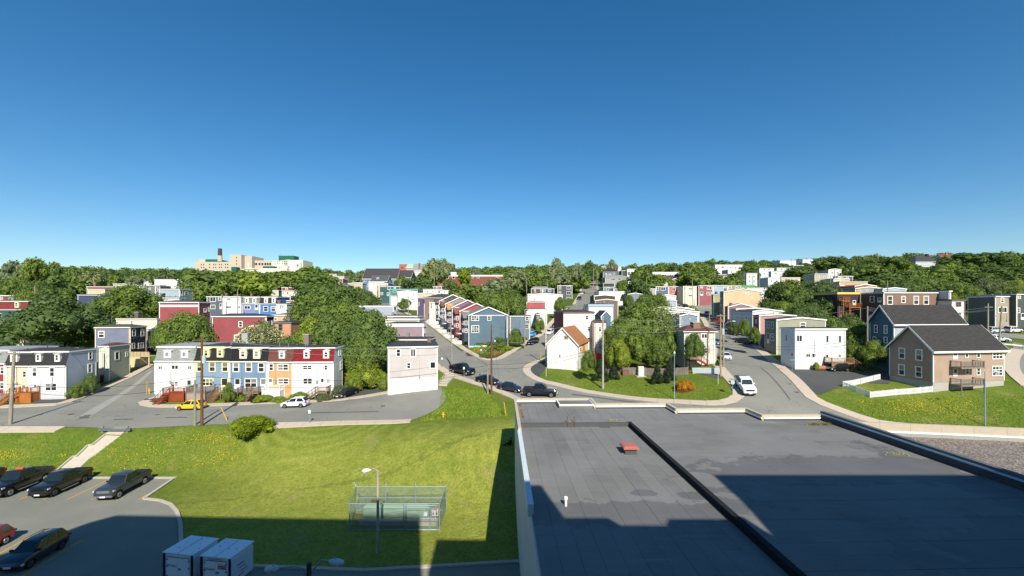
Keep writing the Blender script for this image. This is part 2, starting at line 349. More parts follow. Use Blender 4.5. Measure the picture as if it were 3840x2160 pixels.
def smooth_line(pts, n=6):
    out = []; q = [Vector((*p, 0)) for p in pts]; q = [q[0]*2-q[1]]+q+[q[-1]*2-q[-2]]
    for i in range(1, len(q)-2):
        for k in range(n):
            t = k/n; a, b, c, d = q[i-1], q[i], q[i+1], q[i+2]
            out.append(.5*((2*b)+(c-a)*t+(2*a-5*b+4*c-d)*t*t+(3*b-a-3*c+d)*t**3))
    return out+[q[-2]]
def resample(pts, step):
    out = [pts[0]]; acc = 0
    for a, b in zip(pts, pts[1:]):
        L = (b-a).length; d = step-acc
        while d <= L: out.append(a+(b-a)*d/L); d += step
        acc = (acc+L) % step
    return out
def ribbon(name, pts, wd, mat, dz):
    q = resample(smooth_line(pts), 2.5); L, Rr = [], []
    for i, p in enumerate(q):
        d = (q[min(i+1, len(q)-1)]-q[max(i-1, 0)]).normalized(); n = Vector((-d.y, d.x, 0))*wd/2
        L.append(p+n); Rr.append(p-n)
    m = MB(); K = 5
    for i in range(len(q)):
        for k in range(K):
            p = L[i]+(Rr[i]-L[i])*k/(K-1); m.v.append((p.x, p.y, h(p.x, p.y)+dz))
    for i in range(len(q)-1):
        for k in range(K-1): a = i*K+k; m.f.append((a, a+1, a+K+1, a+K))
    m.m = [0]*len(m.f); return tag(m.obj(name, mat), kind='structure')
def walk(pts, wd, side=1, step=3.0, name='sidewalk', mat=None, top=.14, slab='concrete_slab', root=None):
    q = resample(smooth_line(pts), step); r = root or thing(name, None, None, (0, 0, 0)); tag(r, kind='structure')
    nn = []
    for i, p in enumerate(q):
        d = (q[min(i+1, len(q)-1)]-q[max(i-1, 0)]).normalized(); nn.append(Vector((-d.y, d.x, 0))*side)
    for i in range(len(q)-1):
        a, b = q[i], q[i+1]; g = (b-a)*.006
        ps = [a+g, b-g, b-g+nn[i+1]*wd, a+g+nn[i]*wd]
        zt = [h(p.x, p.y)+top+random.uniform(-.008, .008) for p in ps]; m = MB()
        m.hexa([(p.x, p.y, z-.4) for p, z in zip(ps, zt)]+[(p.x, p.y, z) for p, z in zip(ps, zt)])
        m.obj(slab, mat or WALK, r)
    return r
# ---------------------------------------------------------------- roads, lots, kerbs
def GP(l): return [G(*p) if p[1] > 1000 else (p[0], p[1]) for p in l]
drape('road', GP([(-500, 1604), (300, 1602), (500, 1607), (760, 1594), (1150, 1585), (1550, 1574), (1605, 1553), (1643, 1531), (1670, 1506), (1672, 1484), (1654, 1452), (1453, 1477), (1320, 1498), (1200, 1508), (1060, 1513), (780, 1525), (560, 1528), (508, 1514)])+
      [(-63, 77), (-67, 84), (-72.5, 100), (-84, 140), (-94, 140), (-83.5, 100), (-78.5, 82)]+GP([(330, 1488), (273, 1508), (200, 1522), (0, 1532), (-500, 1535)]), ASPH, .04)
jun = GP([(2060, 1545), (1950, 1497), (1873, 1460), (1790, 1432), (1735, 1415), (1700, 1402), (1642, 1363)])+[(-19.5, 104), (-12.5, 112)]+GP([(1800, 1347), (1838, 1351), (1880, 1347), (1923, 1324)])+[(.8, 114), (9.2, 111), (5.5, 99)]+GP([(1985, 1363), (1960, 1384), (1973, 1409), (2022, 1434), (2075, 1446), (2174, 1470), (2248, 1482), (2348, 1497), (2472, 1510), (2560, 1515), (2684, 1522), (2759, 1510), (2790, 1490), (2791, 1470), (2774, 1441), (2734, 1398), (2719, 1379)])+[(44, 90)]+GP([(2890, 1361), (2933, 1398), (3015, 1485), (3074, 1520), (3252, 1584), (3404, 1612), (3840, 1642)])+[(110, 55), (90, 53.5), (70, 53), (50, 54), (30, 58), (14, 62)]
drape('road', jun, ASPH, .045)
ribbon('road', [(-14.5, 104), (-16.6, 108.5), (-22.3, 123), (-34.2, 150), (-46.2, 170), (-63, 201), (-72, 225)], 8.2, ASPH, .06)
ribbon('road', [(4, 108), (6, 113), (14.6, 134), (22, 163.5), (33.5, 204), (47, 262), (60, 329), (68, 370)], 8.6, ASPH, .07)
ribbon('road', [(47, 86), (50, 91), (56.3, 107), (60.3, 118), (70, 140), (77.5, 160), (86, 192)], 9.8, ASPH, .065)
ribbon('road', [(58, 192), (86, 192), (122, 188)], 8, ASPH, .08)
ribbon('road', [(29, 200), (14, 198), (-5, 203)], 6, ASPH, .09)
ribbon('road', [(92, 122), (112, 116), (126, 110), (140, 96), (150, 80)], 8, ASPH, .06)
drape('driveway', GP([(2950, 1372), (2985, 1384), (3130, 1392), (3175, 1398), (3335, 1392), (3335, 1440), (3200, 1434), (3080, 1480), (3035, 1478), (2962, 1400)]), ASPHD, .075)
drape('driveway', GP([(1706, 1297), (1745, 1300), (1790, 1320), (1812, 1335), (1790, 1338), (1745, 1316)]), ASPHD, .07)
drape('driveway', GP([(1968, 1385), (2000, 1356), (2050, 1372), (2052, 1378), (2022, 1414), (1990, 1398)]), ASPHD, .085)
drape('driveway', GP([(130, 1500), (250, 1494), (268, 1500), (205, 1515), (120, 1520)]), ASPHD, .06)
drape('driveway', GP([(1275, 1485), (1330, 1455), (1440, 1462), (1450, 1471), (1390, 1483), (1300, 1502)]), ASPHD, .06)
drape('driveway', GP([(2600, 1399), (2690, 1402), (2712, 1420), (2680, 1418)]), ASPHD, .05)
drape('road', [G(3797, 1285), G(3845, 1290), (96, 98), (120, 98), (125, 60), (96, 62)]+GP([(3850, 1470), (3790, 1400), (3785, 1350), (3800, 1315)]), ASPH, .06); walk(GP([(3792, 1308), (3766, 1345), (3772, 1395), (3850, 1468)]), 2.0, 1)
# sidewalks along the kerb lines
walk([G(-400, 1604), G(-150, 1603), G(0, 1602), (G(300, 1601))], 1.5, -1, 2.5)
walk([G(430, 1606), G(500, 1607)], 1.3, -1, 2.4)
walk([G(1012, 1588), G(1150, 1585), G(1330, 1580), G(1552, 1574)], 1.4, -1, 2.5)
walk([G(-400, 1535), G(0, 1532), G(200, 1522), G(273, 1507), G(330, 1487), G(370, 1470), (-81, 91), (-84, 100.5), (-95, 140)], 1.7, 1, 2.5)
walk([(-84.3, 140), (-73.2, 101), (-68, 85), (-64.5, 77.5), G(514, 1512), G(560, 1528), G(640, 1529), G(780, 1525), G(1060, 1513), G(1200, 1508), G(1320, 1498), G(1453, 1477), G(1654, 1450)], 1.6, 1, 2.5)
walk(GP([(1642, 1363), (1700, 1402), (1735, 1415), (1790, 1432), (1873, 1460), (1950, 1494), (2040, 1530)]), 1.7, -1, 2.5)
walk([(-63, 206), (-58.5, 202), (-41.8, 172), (-30.2, 152), (-18.3, 125), (-12.5, 112)]+GP([(1800, 1347), (1838, 1351), (1880, 1347), (1923, 1324), (1982, 1284), (2029, 1262)])+[(10.4, 136), (17.8, 165), (26, 196)], 1.7, 1, 2.5)
walk([(31, 208), (42.5, 262), (55, 330)], 1.5, 1, 4)
walk([(41, 222), (51.6, 262), (64.4, 328)], 1.5, -1, 4)
walk([(25.7, 160), (19, 135), (9.2, 107)]+GP([(1985, 1363), (1960, 1384), (1973, 1409), (2022, 1434), (2075, 1446), (2174, 1470), (2248, 1482), (2348, 1497), (2472, 1510), (2560, 1515), (2684, 1522), (2759, 1510), (2790, 1490), (2791, 1470), (2774, 1441), (2734, 1398), (2719, 1379)])+[(44.2, 92), (51.5, 107), (55.5, 118.5), (65.4, 141), (72.8, 161.5)], 1.7, 1, 2.5)
walk([(89, 178), (82.5, 159), (74.6, 138.5), (65, 117.5)]+GP([(2821, 1299), (2890, 1361), (2933, 1398), (3015, 1485), (3074, 1520), (3252, 1584), (3404, 1612), (3840, 1642)])+[(90, 57.5)], 1.9, 1, 2.5)
# parking lot
lot = [(-140, 52.3), P(650, 1797, 0), P(540, 1872, 0), P(600, 1879, 0), P(640, 1894, 0), P(663, 1920, 0), P(677, 1965, 0), P(679, 2030, 0), P(682, 2100, 0), P(790, 2126, 0), P(930, 2125, 0), P(1367, 2142, 0), P(1950, 2108, 0), (1.5, 20), (1.5, -.9), (-140, -.9)]
drape('parking_lot', lot, ASPHL, .03)
kr = thing('kerb', None, None, (0, 0, 0)); tag(kr, kind='structure')
for a, b in zip(lot[1:12], lot[2:13]):
    a, b = Vector((*a, 0)), Vector((*b, 0)); n = max(1, round((b-a).length/2.6))
    for i in range(n):
        p, q = a+(b-a)*i/n, a+(b-a)*(i+1)/n; d = (q-p).normalized()*.012; m = MB(); m.bar(p+d+Vector((0, 0, .03)), q-d+Vector((0, 0, .03)), .32, .24); m.obj('kerb_stone', KERB, kr)
for i in range(16):
    p, q = Vector((-62+i*2.6, 52.38, .05)), Vector((-59.42+i*2.6, 52.38, .05))
    if q.x < -41: m = MB(); m.bar(p, q, .32, .26); m.obj('kerb_stone', KERB, kr)
ln = thing('parking_lines', None, None, (0, 0, 0)); tag(ln, kind='structure')
def paint(a, b, wd=.12, z=.045):
    m = MB(); a, b = Vector((*a, 0)), Vector((*b, 0)); n = Vector((-(b-a).y, (b-a).x, 0)).normalized()*wd/2
    m.add([(p.x, p.y, z) for p in (a-n, a+n, b+n, b-n)], [(0, 1, 2, 3)]); m.obj('painted_line', YEL, ln)
for i in range(-5, 5):
    x = -51.1+2.6*i
    if i == 3: x -= .1
    paint((x, 46.5), (x-.6, 51.9))
paint(P(110, 2016, 0), P(-60, 2110, 0)); paint(P(311, 2026, 0), P(60, 2178, 0)); paint(P(-40, 2000, 0), P(-160, 2050, 0))
for q, mt in (([(296, 1563), (342, 1563), (470, 1480), (575, 1392), (562, 1392), (445, 1478)], 0), ([(2744, 1272), (2765, 1271), (2800, 1296), (2778, 1297)], 1), ([(2720, 1262), (2738, 1262), (2742, 1270), (2722, 1270)], 1), ([(2776, 1318), (2790, 1318), (2800, 1328), (2784, 1328)], 1), ([(2802, 1312), (2816, 1312), (2822, 1318), (2806, 1318)], 1), ([(1150, 1548), (1420, 1543), (1422, 1546), (1150, 1551)], 1), ([(620, 1566), (700, 1565), (702, 1568), (620, 1569)], 1), ([(425, 1573), (500, 1571), (500, 1574), (425, 1576)], 1), ([(2150, 1478), (2500, 1522), (2500, 1526), (2140, 1482)], 1), ([(2850, 1380), (2960, 1500), (2966, 1500), (2856, 1380)], 1), ([(300, 1559), (345, 1557), (330, 1570), (296, 1571)], 1)):
    drape('asphalt_patch', GP(q), asphalt('patch%d' % mt, *(((.33, .325, .285), (.36, .35, .31)), ((.11, .112, .105), (.15, .15, .14)))[mt], .1), .065)
for (x, y, r) in ((267, 1554, .42), (590, 1556, .3), (1437, 1523, .4), (2985, 1470, .4), (3010, 1447, .35), (2960, 1440, .32), (1923, 1329, .35), (150, 1556, .3)):
    p = G(x, y); m = MB(); m.prism([(p[0]+r*math.cos(k*.52), p[1]+r*math.sin(k*.52)) for k in range(12)], h(*p)-.1, h(*p)+.062)
    tag(m.obj('manhole_cover', plain('#6b4f45', .6, .4, name='rusted_iron')), 'rusty round manhole cover %s' % {267: 'in the left crossroads', 590: 'in the road by the yellow car', 1437: 'in the dead end street', 2985: 'in the street right of the white pickup', 3010: 'near the kerb by the driveway', 2960: 'in the middle of the right street', 1923: 'by the kerb of the flower corner', 150: 'in the road at far left'}[x], 'manhole cover', 'manhole covers in the streets')
# drainage chute with stepped concrete beds down the bank
r = thing('drainage_chute', 'long stepped concrete drainage chute running down the grass bank', 'drainage chute', (*G(380, 1640), h(*G(380, 1640))))
ch = [((394, 1629), (453, 1631)), ((398, 1632), (450, 1635)), ((350, 1673), (397, 1676)), ((333, 1675), (395, 1678)), ((290, 1718), (342, 1718)), ((276, 1719), (336, 1722)), ((226, 1762), (290, 1765)), ((200, 1790), (262, 1792))]
for i in range(1, 7, 1):
    a, b, c, d = G(*ch[i][0]), G(*ch[i][1]), G(*ch[i+1][1]), G(*ch[i+1][0]); m = MB()
    z = [h(*p)+(.10 if i % 2 else .16) for p in (a, b, c, d)]
    m.hexa([(p[0], p[1], q-.3) for p, q in zip((d, c, b, a), (z[3], z[2], z[1], z[0]))]+[(p[0], p[1], q) for p, q in zip((d, c, b, a), (z[3], z[2], z[1], z[0]))])
    m.obj('concrete_bed' if i % 2 else 'sill', CONC, r)
    m = MB(); m.bar((a[0]-.1, a[1], h(*a)+.15), (d[0]-.1, d[1], h(*d)+.15), .14, .36); m.obj('side_kerb', CONC, r)
p, q = G(368, 1622), G(488, 1622); r = thing('guard_rail', 'short steel guard rail at the head of the drainage chute', 'guard rail', (*p, h(*p)))
for zz in (.38, .55, .72):
    m = MB(); m.bar((p[0], p[1], h(*p)+zz), (q[0], q[1], h(*q)+zz), .07, .12); m.obj('rail', STEEL, r)
for t in (.1, .88):
    x, y = p[0]+(q[0]-p[0])*t, p[1]+(q[1]-p[1])*t; m = MB(); m.box(x-.12, x+.12, y+.06, y+.3, h(x, y)-.3, h(x, y)+.95); m.obj('post', POLEW, r)
# ---------------------------------------------------------------- flat roofed building in the foreground
th = R(1.54); U = Vector((math.cos(th), math.sin(th), 0)); V = Vector((-math.sin(th), math.cos(th), 0))
def UV(u, v, z): q = U*u+V*v; return (q.x, q.y, z)
def ubox(m, u0, u1, v0, v1, z0, z1): return m.hexa([UV(u0, v0, z0), UV(u1, v0, z0), UV(u1, v1, z0), UV(u0, v1, z0), UV(u0, v0, z1), UV(u1, v0, z1), UV(u1, v1, z1), UV(u0, v1, z1)])
zL, zR = 10.3, 10.65
r = thing('flat_roofed_building', 'large low building with grey sheeted flat roof and stepped concrete parapets in the foreground', 'building', (15, 20, 0))
CLAD = siding('#f2ebe2', 99, 'cladding_panel'); m = MB()
ubox(m, 1.63, 29.9, -.6, 38, -.3, zL-.06); ubox(m, 1.63, 9.9, 38, 46.2, -.3, zL-.06); ubox(m, 9.9, 17.3, 38, 43.6, -.3, zL-.06); ubox(m, 17.3, 24.2, 38, 41.4, -.3, zL-.06)
m.obj('structure_core', CLAD, r)
m = MB(); ubox(m, 1.66, 11.5, -.6, 37.97, zL-.055, zL-.04); ubox(m, 11.5, 29.5, -.6, 38.3, zL, zR-.04); m.obj('roof_bitumen', plain('#565757', .9, name='bitumen'), r)
for i in range(20):   # wall panels on the left elevation
    v0 = -.6+i*2.34; m = MB(); ubox(m, 1.55, 1.66, v0+.02, min(v0+2.32, 46.2), -.2, zL-.05 if v0 < 37.5 else zR+.1); m.obj('wall_panel', CLAD, r)
m = MB(); ubox(m, 1.66, 11.7, 37.98, 38.3, zL-.1, zR+.0); m.obj('upstand', plain('#4f5052', .85, name='upstand_felt'), r)
m = MB(); ubox(m, 11.5, 11.8, -.6, 38.3, zL-.1, zR+.03); m.obj('upstand', plain('#191b1e', .9, name='shaded_upstand'), r)  # upstand facing away from the sun, its shade put into the near-black colour
for i in range(11):   # membrane sheets: lower left roof runs in depth
    u0 = 1.63+i*.9; off = random.uniform(0, 7); v = -.6
    while v < 37.9:
        v1 = min(37.97, v+(off if v < 0 else 7.5)); 
        if v1-v > .4:
            m = MB(); z = zL+random.uniform(0, .006)+.004*(i % 2); ubox(m, u0+.005, min(u0+.896, 11.5), v+.006, v1-.006, zL-.05, z+.008); m.obj('roof_sheet', MEMB, r)
        v = v1+.0
for j in range(39):   # upper right roof runs across
    v0 = -.6+j*1.0; us = [11.8]+sorted((11.8+random.uniform(2, 8), 11.8+random.uniform(9.5, 15)))+[29.45]
    for a, b in zip(us, us[1:]):
        m = MB(); z = zR+random.uniform(0, .006)+.004*(j % 2); ubox(m, a+.006, b-.006, v0+.005, v0+.995 if v0 < 37 else 38.29, zL, z+.008)
        if v0 < 38: m.obj('roof_sheet', MEMB, r)
for a, b, ve in ((1.75, 9.6, 46.0), (9.6, 17.0, 43.4), (17.0, 23.9, 41.2)):
    u = a
    while u < b-.05:
        u1 = min(u+.95, b); m = MB(); ubox(m, u+.006, u1-.006, 38.32, ve, zL, zR+random.uniform(.002, .014)); m.obj('roof_sheet', MEMB, r); u = u1
PARC = plain('#b5aa97', .9, var=.16, scale=2, name='parapet_concrete'); PW = plain('#eeeeec', .5, var=.03, name='white_flashing')
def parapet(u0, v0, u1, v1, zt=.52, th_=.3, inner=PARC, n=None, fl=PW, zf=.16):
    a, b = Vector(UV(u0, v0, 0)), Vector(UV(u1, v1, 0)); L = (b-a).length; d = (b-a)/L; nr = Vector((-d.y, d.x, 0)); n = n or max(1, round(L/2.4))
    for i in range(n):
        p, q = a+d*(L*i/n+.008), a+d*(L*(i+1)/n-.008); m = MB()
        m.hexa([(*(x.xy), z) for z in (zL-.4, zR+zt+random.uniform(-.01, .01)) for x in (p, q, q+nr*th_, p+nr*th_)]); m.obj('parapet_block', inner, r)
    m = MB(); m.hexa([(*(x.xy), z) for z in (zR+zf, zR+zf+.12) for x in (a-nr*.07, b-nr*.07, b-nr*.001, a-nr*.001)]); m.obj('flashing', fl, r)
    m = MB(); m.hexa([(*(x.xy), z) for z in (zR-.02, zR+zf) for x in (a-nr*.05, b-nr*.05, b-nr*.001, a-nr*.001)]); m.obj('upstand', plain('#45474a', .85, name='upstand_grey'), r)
PWS = plain('#9fc0da', .5, var=.05, name='shaded_white_flashing'); PDK = plain('#5d6164', .9, var=.15, name='shaded_parapet_concrete')  # white flashing and parapet concrete with their shade put into the colour
parapet(1.75, 46.0, 9.75, 46.0); parapet(9.75, 43.4, 17.2, 43.4); parapet(17.2, 41.0, 24.1, 41.0); parapet(24.1, 38.4, 29.55, 38.4)
parapet(9.6, 46.2, 9.6, 43.4); parapet(17.0, 43.6, 17.0, 41.0); parapet(23.9, 41.3, 23.9, 38.4)
parapet(29.5, 38.6, 29.5, -.6, .8, .35, PDK, fl=PWS, zf=.5)
m = MB(); ubox(m, 23.9, 29.5, 37.3, 38.4, zL, zR+.01); m.obj('roof_sheet', MEMB, r)
# hatch platform on the far left of the upper roof
m = MB(); ubox(m, 6.0, 9.6, 43.6, 45.95, zR, zR+.3); m.obj('platform', MEMB, r)
for a in ((6.0, 6.12, 43.6, 45.95), (6.0, 9.62, 43.5, 43.62), (9.5, 9.62, 43.6, 45.95)):
    m = MB(); ubox(m, *a, zR+.25, zR+.42); m.obj('platform_edging', PW, r)
m = MB(); ubox(m, 1.45, 1.72, 35.2, 46.2, zR-.05, zR+.42); m.obj('parapet_block', PARC, r)
m = MB(); ubox(m, 1.4, 1.72, 22, 41.3, zL-.1, zR+.18); m.obj('edge_flashing', plain('#c5ced3', .5, name='edge_metal'), r)
for u in (6.0, 6.62):
    m = MB(); m.tube([UV(u, 38.35, zR-.2), UV(u, 38.35, zR+.5), UV(u, 38.15, zR+.58), UV(u, 37.9, zR+.4), UV(u, 37.9, zL)], .025, 6); m.obj('ladder_rail', plain('#7a4638', .7, name='rusty_red_paint'), r)
# things standing on that roof
p = P(2362, 1700, zL); q = thing('roof_hatch', 'red capped roof vent box standing on the grey flat roof', 'roof vent', (p[0], p[1], zL))
m = MB(); m.box(p[0]-.42, p[0]+.42, p[1]-.3, p[1]+.6, zL-.01, zL+.42); m.obj('curb_box', plain('#4d4f4f', .85, name='vent_curb'), q)
m = MB(); m.slab([[(p[0]-x, p[1]-.45+e, z), (p[0]+x, p[1]-.45+e, z), (p[0]+x, p[1]+.8-e, z), (p[0]-x, p[1]+.8-e, z)] for x, e, z in ((.55, 0, zL+.4), (.56, 0, zL+.52), (.42, .15, zL+.6))]); m.obj('cap', plain('#a8665a', .8, var=.3, scale=6, name='faded_red_paint'), q)
p = P(2122, 1898, zL); q = thing('vent_pipe', 'small white capped vent pipe on the left roof near the shadow', 'vent pipe', (p[0], p[1], zL))
m = MB(); m.tube([(p[0], p[1], zL), (p[0], p[1], zL+.36)], .065, 10); m.obj('pipe', PW, q); m = MB(); m.tube([(p[0], p[1], zL+.36), (p[0], p[1], zL+.5)], .1, 10); m.obj('cap', PW, q)
for (x, y, l, n) in ((2300, 1577, 'oval roof drain full of moss and gravel on the flat roof', .5), (3370, 1705, 'muddy clogged roof drain with debris beside the long right parapet', .6)):
    p = P(x, y, zR); q = thing('roof_drain', l, 'roof drain', (p[0], p[1], zR+.01)); m = MB()
    m.prism([(p[0]+n*1.3*math.cos(k*.42)*random.uniform(.8, 1.1), p[1]+n*.6*math.sin(k*.42)*random.uniform(.8, 1.1)) for k in range(15)], zR, zR+.022); m.obj('silt', plain('#6f6a50', .95, var=.4, scale=9, name='silt'), q)
    m = MB()
    for k in range(14): m.ball((p[0]+random.gauss(0, .3), p[1]+random.gauss(0, .12), zR+.03), random.uniform(.03, .08), 6, 4)
    tag(m.obj('debris', plain('#8c8f5e', .9, var=.5, scale=15, name='moss'), q), kind='stuff')
def tuft(cx, cy, cz, n, rx, ry, hh, mat, name, label, cat, group=None):
    m = MB()
    for k in range(n):
        x, y = cx+random.gauss(0, rx*.5), cy+random.gauss(0, ry*.5); a = random.uniform(0, 6.28); hz = hh*random.uniform(.4, 1); wd = hh*.12
        tx, ty = x+random.gauss(0, .3)*hz, y+random.gauss(0, .3)*hz
        m.add([(x-wd*math.cos(a), y-wd*math.sin(a), cz), (x+wd*math.cos(a), y+wd*math.sin(a), cz), (tx, ty, cz+hz)], [(0, 1, 2)])
    return tag(m.obj(name, mat), label, cat, group)
for (x, y, l) in ((3048, 1593, 'left'), (3092, 1593, 'middle'), (3136, 1590, 'right')):
    p = P(x, y, zR); tuft(p[0], p[1], zR, 160, .55, .25, .22, leafmat('moss_'+l, (.25, .22, .04)), 'roof_weed', '%s of three yellowish weed tufts on the roof edge' % {'left': 'leftmost', 'middle': 'middle one', 'right': 'rightmost'}[l], 'weed', 'weeds on the flat roof')
for i, y in enumerate((1520, 1540, 1552, 1578)):
    p = P(1947+i*3, y, zR if y < 1560 else zL); tuft(p[0]+.12, p[1], zR-.02, 90, .12, .5, .2, leafmat('rm%d' % i, (.3, .2, .05)), 'roof_weed', ['furthest', 'second furthest', 'third', 'nearest'][i]+' ochre weed along the left roof edge', 'weed', 'weeds on the flat roof')
# lower gravel roof and its retaining parapet at right
gz = 7.0; r = thing('gravel_roof_building', 'lower wing with pale gravel roof and curved concrete parapet at far right', 'building', (45, 30, 0))
m = MB(); ubox(m, 29.95, 75, -.6, 42.6, -.3, gz-.05); m.obj('structure_core', CONC, r)
gm = NM('gravel', .95, .1); vv = gm.n('TexVoronoi'); vv.inputs['Scale'].default_value = 9; gm.l(gm.pos(), vv.inputs['Vector']); gm.col(gm.ramp(vv.outputs['Color'], [(.1, (.09, .072, .06)), (.6, (.24, .205, .175)), (.9, (.42, .37, .32))])); gm.bump(vv.outputs['Distance'], .9, .05)
m = MB(); ubox(m, 29.95, 75, -.6, 42.6, gz-.06, gz); tag(m.obj('gravel', gm.m, r), kind='stuff')
arc = [(29.95+i*2.9, 47.6-.45*i+(.9 if i < 1 else 0)*0-.01*i*i) for i in range(16)]
for a, b in zip(arc, arc[1:]):
    m = MB(); A, B = a, b
    for (e0, e1, z0, z1, mt, nm) in ((0, .35, -.2, 8.35, PARC, 'parapet_block'), (-.08, -.002, gz+.35, gz+.5, PW, 'flashing'), (-.05, -.002, gz-.1, gz+.35, plain('#9a9a94', .9, name='grey_upstand'), 'upstand')):
        m = MB(); m.hexa([UV(x, y+e, z) for z in (z0, z1) for (x, y, e) in ((A[0]+.01, A[1], e0), (B[0]-.01, B[1], e0), (B[0]-.01, B[1], e1), (A[0]+.01, A[1], e1))]); m.obj(nm, mt, r)
m = MB(); m.add([UV(x, y, gz-.02) for x, y in arc]+[UV(x, 42.5, gz-.02) for x, y in arc], [(i+16, i+17, i+1, i) for i in range(15)]); m.obj('gravel', gm.m, r)['kind'] = 'stuff'
# ---------------------------------------------------------------- the tall building the view is taken from (its shade falls on the lot)
r = thing('tall_building', 'tall pale institutional building with stepped roofline behind the viewer', 'building', (0, -12, 0))
TB = plain('#c9c0ae', .85, name='tall_wall')
for (prof, d) in (([(-60, 0), (.9, 0), (.9, 34.6), (-4.5, 34.7), (-29.7, 35.4), (-31.4, 34.2), (-34.7, 29.9), (-48, 22), (-60, 15)], 14), ([(.9, 0), (7.9, 0), (7.9, 31.7), (2.3, 31.8), (1.4, 28), (1.05, 25), (.9, 25)], 14), ([(7.9, 0), (16.4, 0), (16.5, 28.4), (13.1, 28.4), (12.6, 27.9), (10.4, 27.9), (10.1, 28.5), (7.9, 28.5)], 14), ([(16.4, 0), (70, 0), (70, 32.6), (18.7, 32.6), (17.7, 29.6), (16.5, 27), (16.4, 24.5)], 14)):
    m = MB(); n = len(prof); m.add([(x+3.2, -1.0-d, z) for x, z in prof]+[(x, -1.0, z) for x, z in prof], [tuple(range(n)), tuple(range(2*n-1, n-1, -1))]+[(i, n+i, n+(i+1) % n, (i+1) % n) for i in range(n)]); m.obj('wing', TB, r)
for k in range(7):
    for x in range(-28, 66, 4):
        z = 2.5+k*3.6
        m = MB(); m.box(x-.8, x+.8, -1.0, -.96, z, z+1.7)
        if abs(x) > 2 and z < 24: m.obj('window', GLASS, r)
# ---------------------------------------------------------------- houses
def win_mesh(FR, s0, s1, z0, z1, kind, trim, glass, par, off=0.0, name=None, label=None):
    """FR(s, d, z) gives a world point; d is the distance proud of the wall"""
    fw = min(.16, (s1-s0)*.16) if kind != 'd' else .12
    def bx(m, a, b, c, d, e, f): m.hexa([FR(a, e, c), FR(b, e, c), FR(b, f, c), FR(a, f, c), FR(a, e, d), FR(b, e, d), FR(b, f, d), FR(a, f, d)])
    m = MB(); a, b, c, d = s0, s1, z0, z1
    bx(m, a, a+fw, c, d, off-.02, off+.07); bx(m, b-fw, b, c, d, off-.02, off+.07); bx(m, a+fw, b-fw, c, c+fw, off-.02, off+.07); bx(m, a+fw, b-fw, d-fw, d, off-.02, off+.07)
    nx_, nz_ = {'h': (1, 2), 's': (2, 1), 'g': (2, 2), 'n': (3, 3), 'w': (3, 2), 'd': (1, 1), 'p': (1, 1), 't': (3, 1)}[kind]
    if kind == 'd': bx(m, a+fw, b-fw, c+fw, c+(d-c)*.42, off-.02, off+.05)
    zz0 = c+(d-c)*.42 if kind == 'd' else c+fw
    mw = min(.05, (b-a)*.05)
    for i in range(1, nx_): x = a+fw+(b-a-2*fw)*i/nx_; bx(m, x-mw, x+mw, zz0, d-fw, off-.02, off+.05)
    for j in range(1, nz_):
        z = zz0+(d-fw-zz0)*j/nz_
        xs = [a+fw]+[a+fw+(b-a-2*fw)*i/nx_ for i in range(1, nx_)]+[b-fw]
        for i in range(nx_): bx(m, xs[i]+(mw if i else 0), xs[i+1]-(mw if i < nx_-1 else 0), z-mw, z+mw, off-.02, off+.05)
    w_ = m.obj(name or ('door' if kind == 'd' else 'window'), trim, par)
    if label: w_['label'] = label
    big = (s1-s0) > .5
    cells = [(i, j) for i in range(nx_) for j in range(nz_)] if nx_*nz_ > 1 and big else [(-1, -1)]
    for i, j in cells:
        m = MB()
        if i < 0: bx(m, a+fw-.01, b-fw+.01, zz0, d-fw+.01, off-.02, off+.012)
        else: X0 = a+fw+(b-a-2*fw)*i/nx_; X1 = a+fw+(b-a-2*fw)*(i+1)/nx_; Z0 = zz0+(d-fw-zz0)*j/nz_; Z1 = zz0+(d-fw-zz0)*(j+1)/nz_; bx(m, X0, X1, Z0, Z1, off-.02, off+.012)
        g = glass[0] if isinstance(glass, (list, tuple)) else glass
        m.obj('pane', CURT if (nz_ > 1 and random.random() < (.4 if j == nz_-1 else .12)) or (i < 0 and random.random() < .2) else g, w_)
    return w_
HOUSES = []
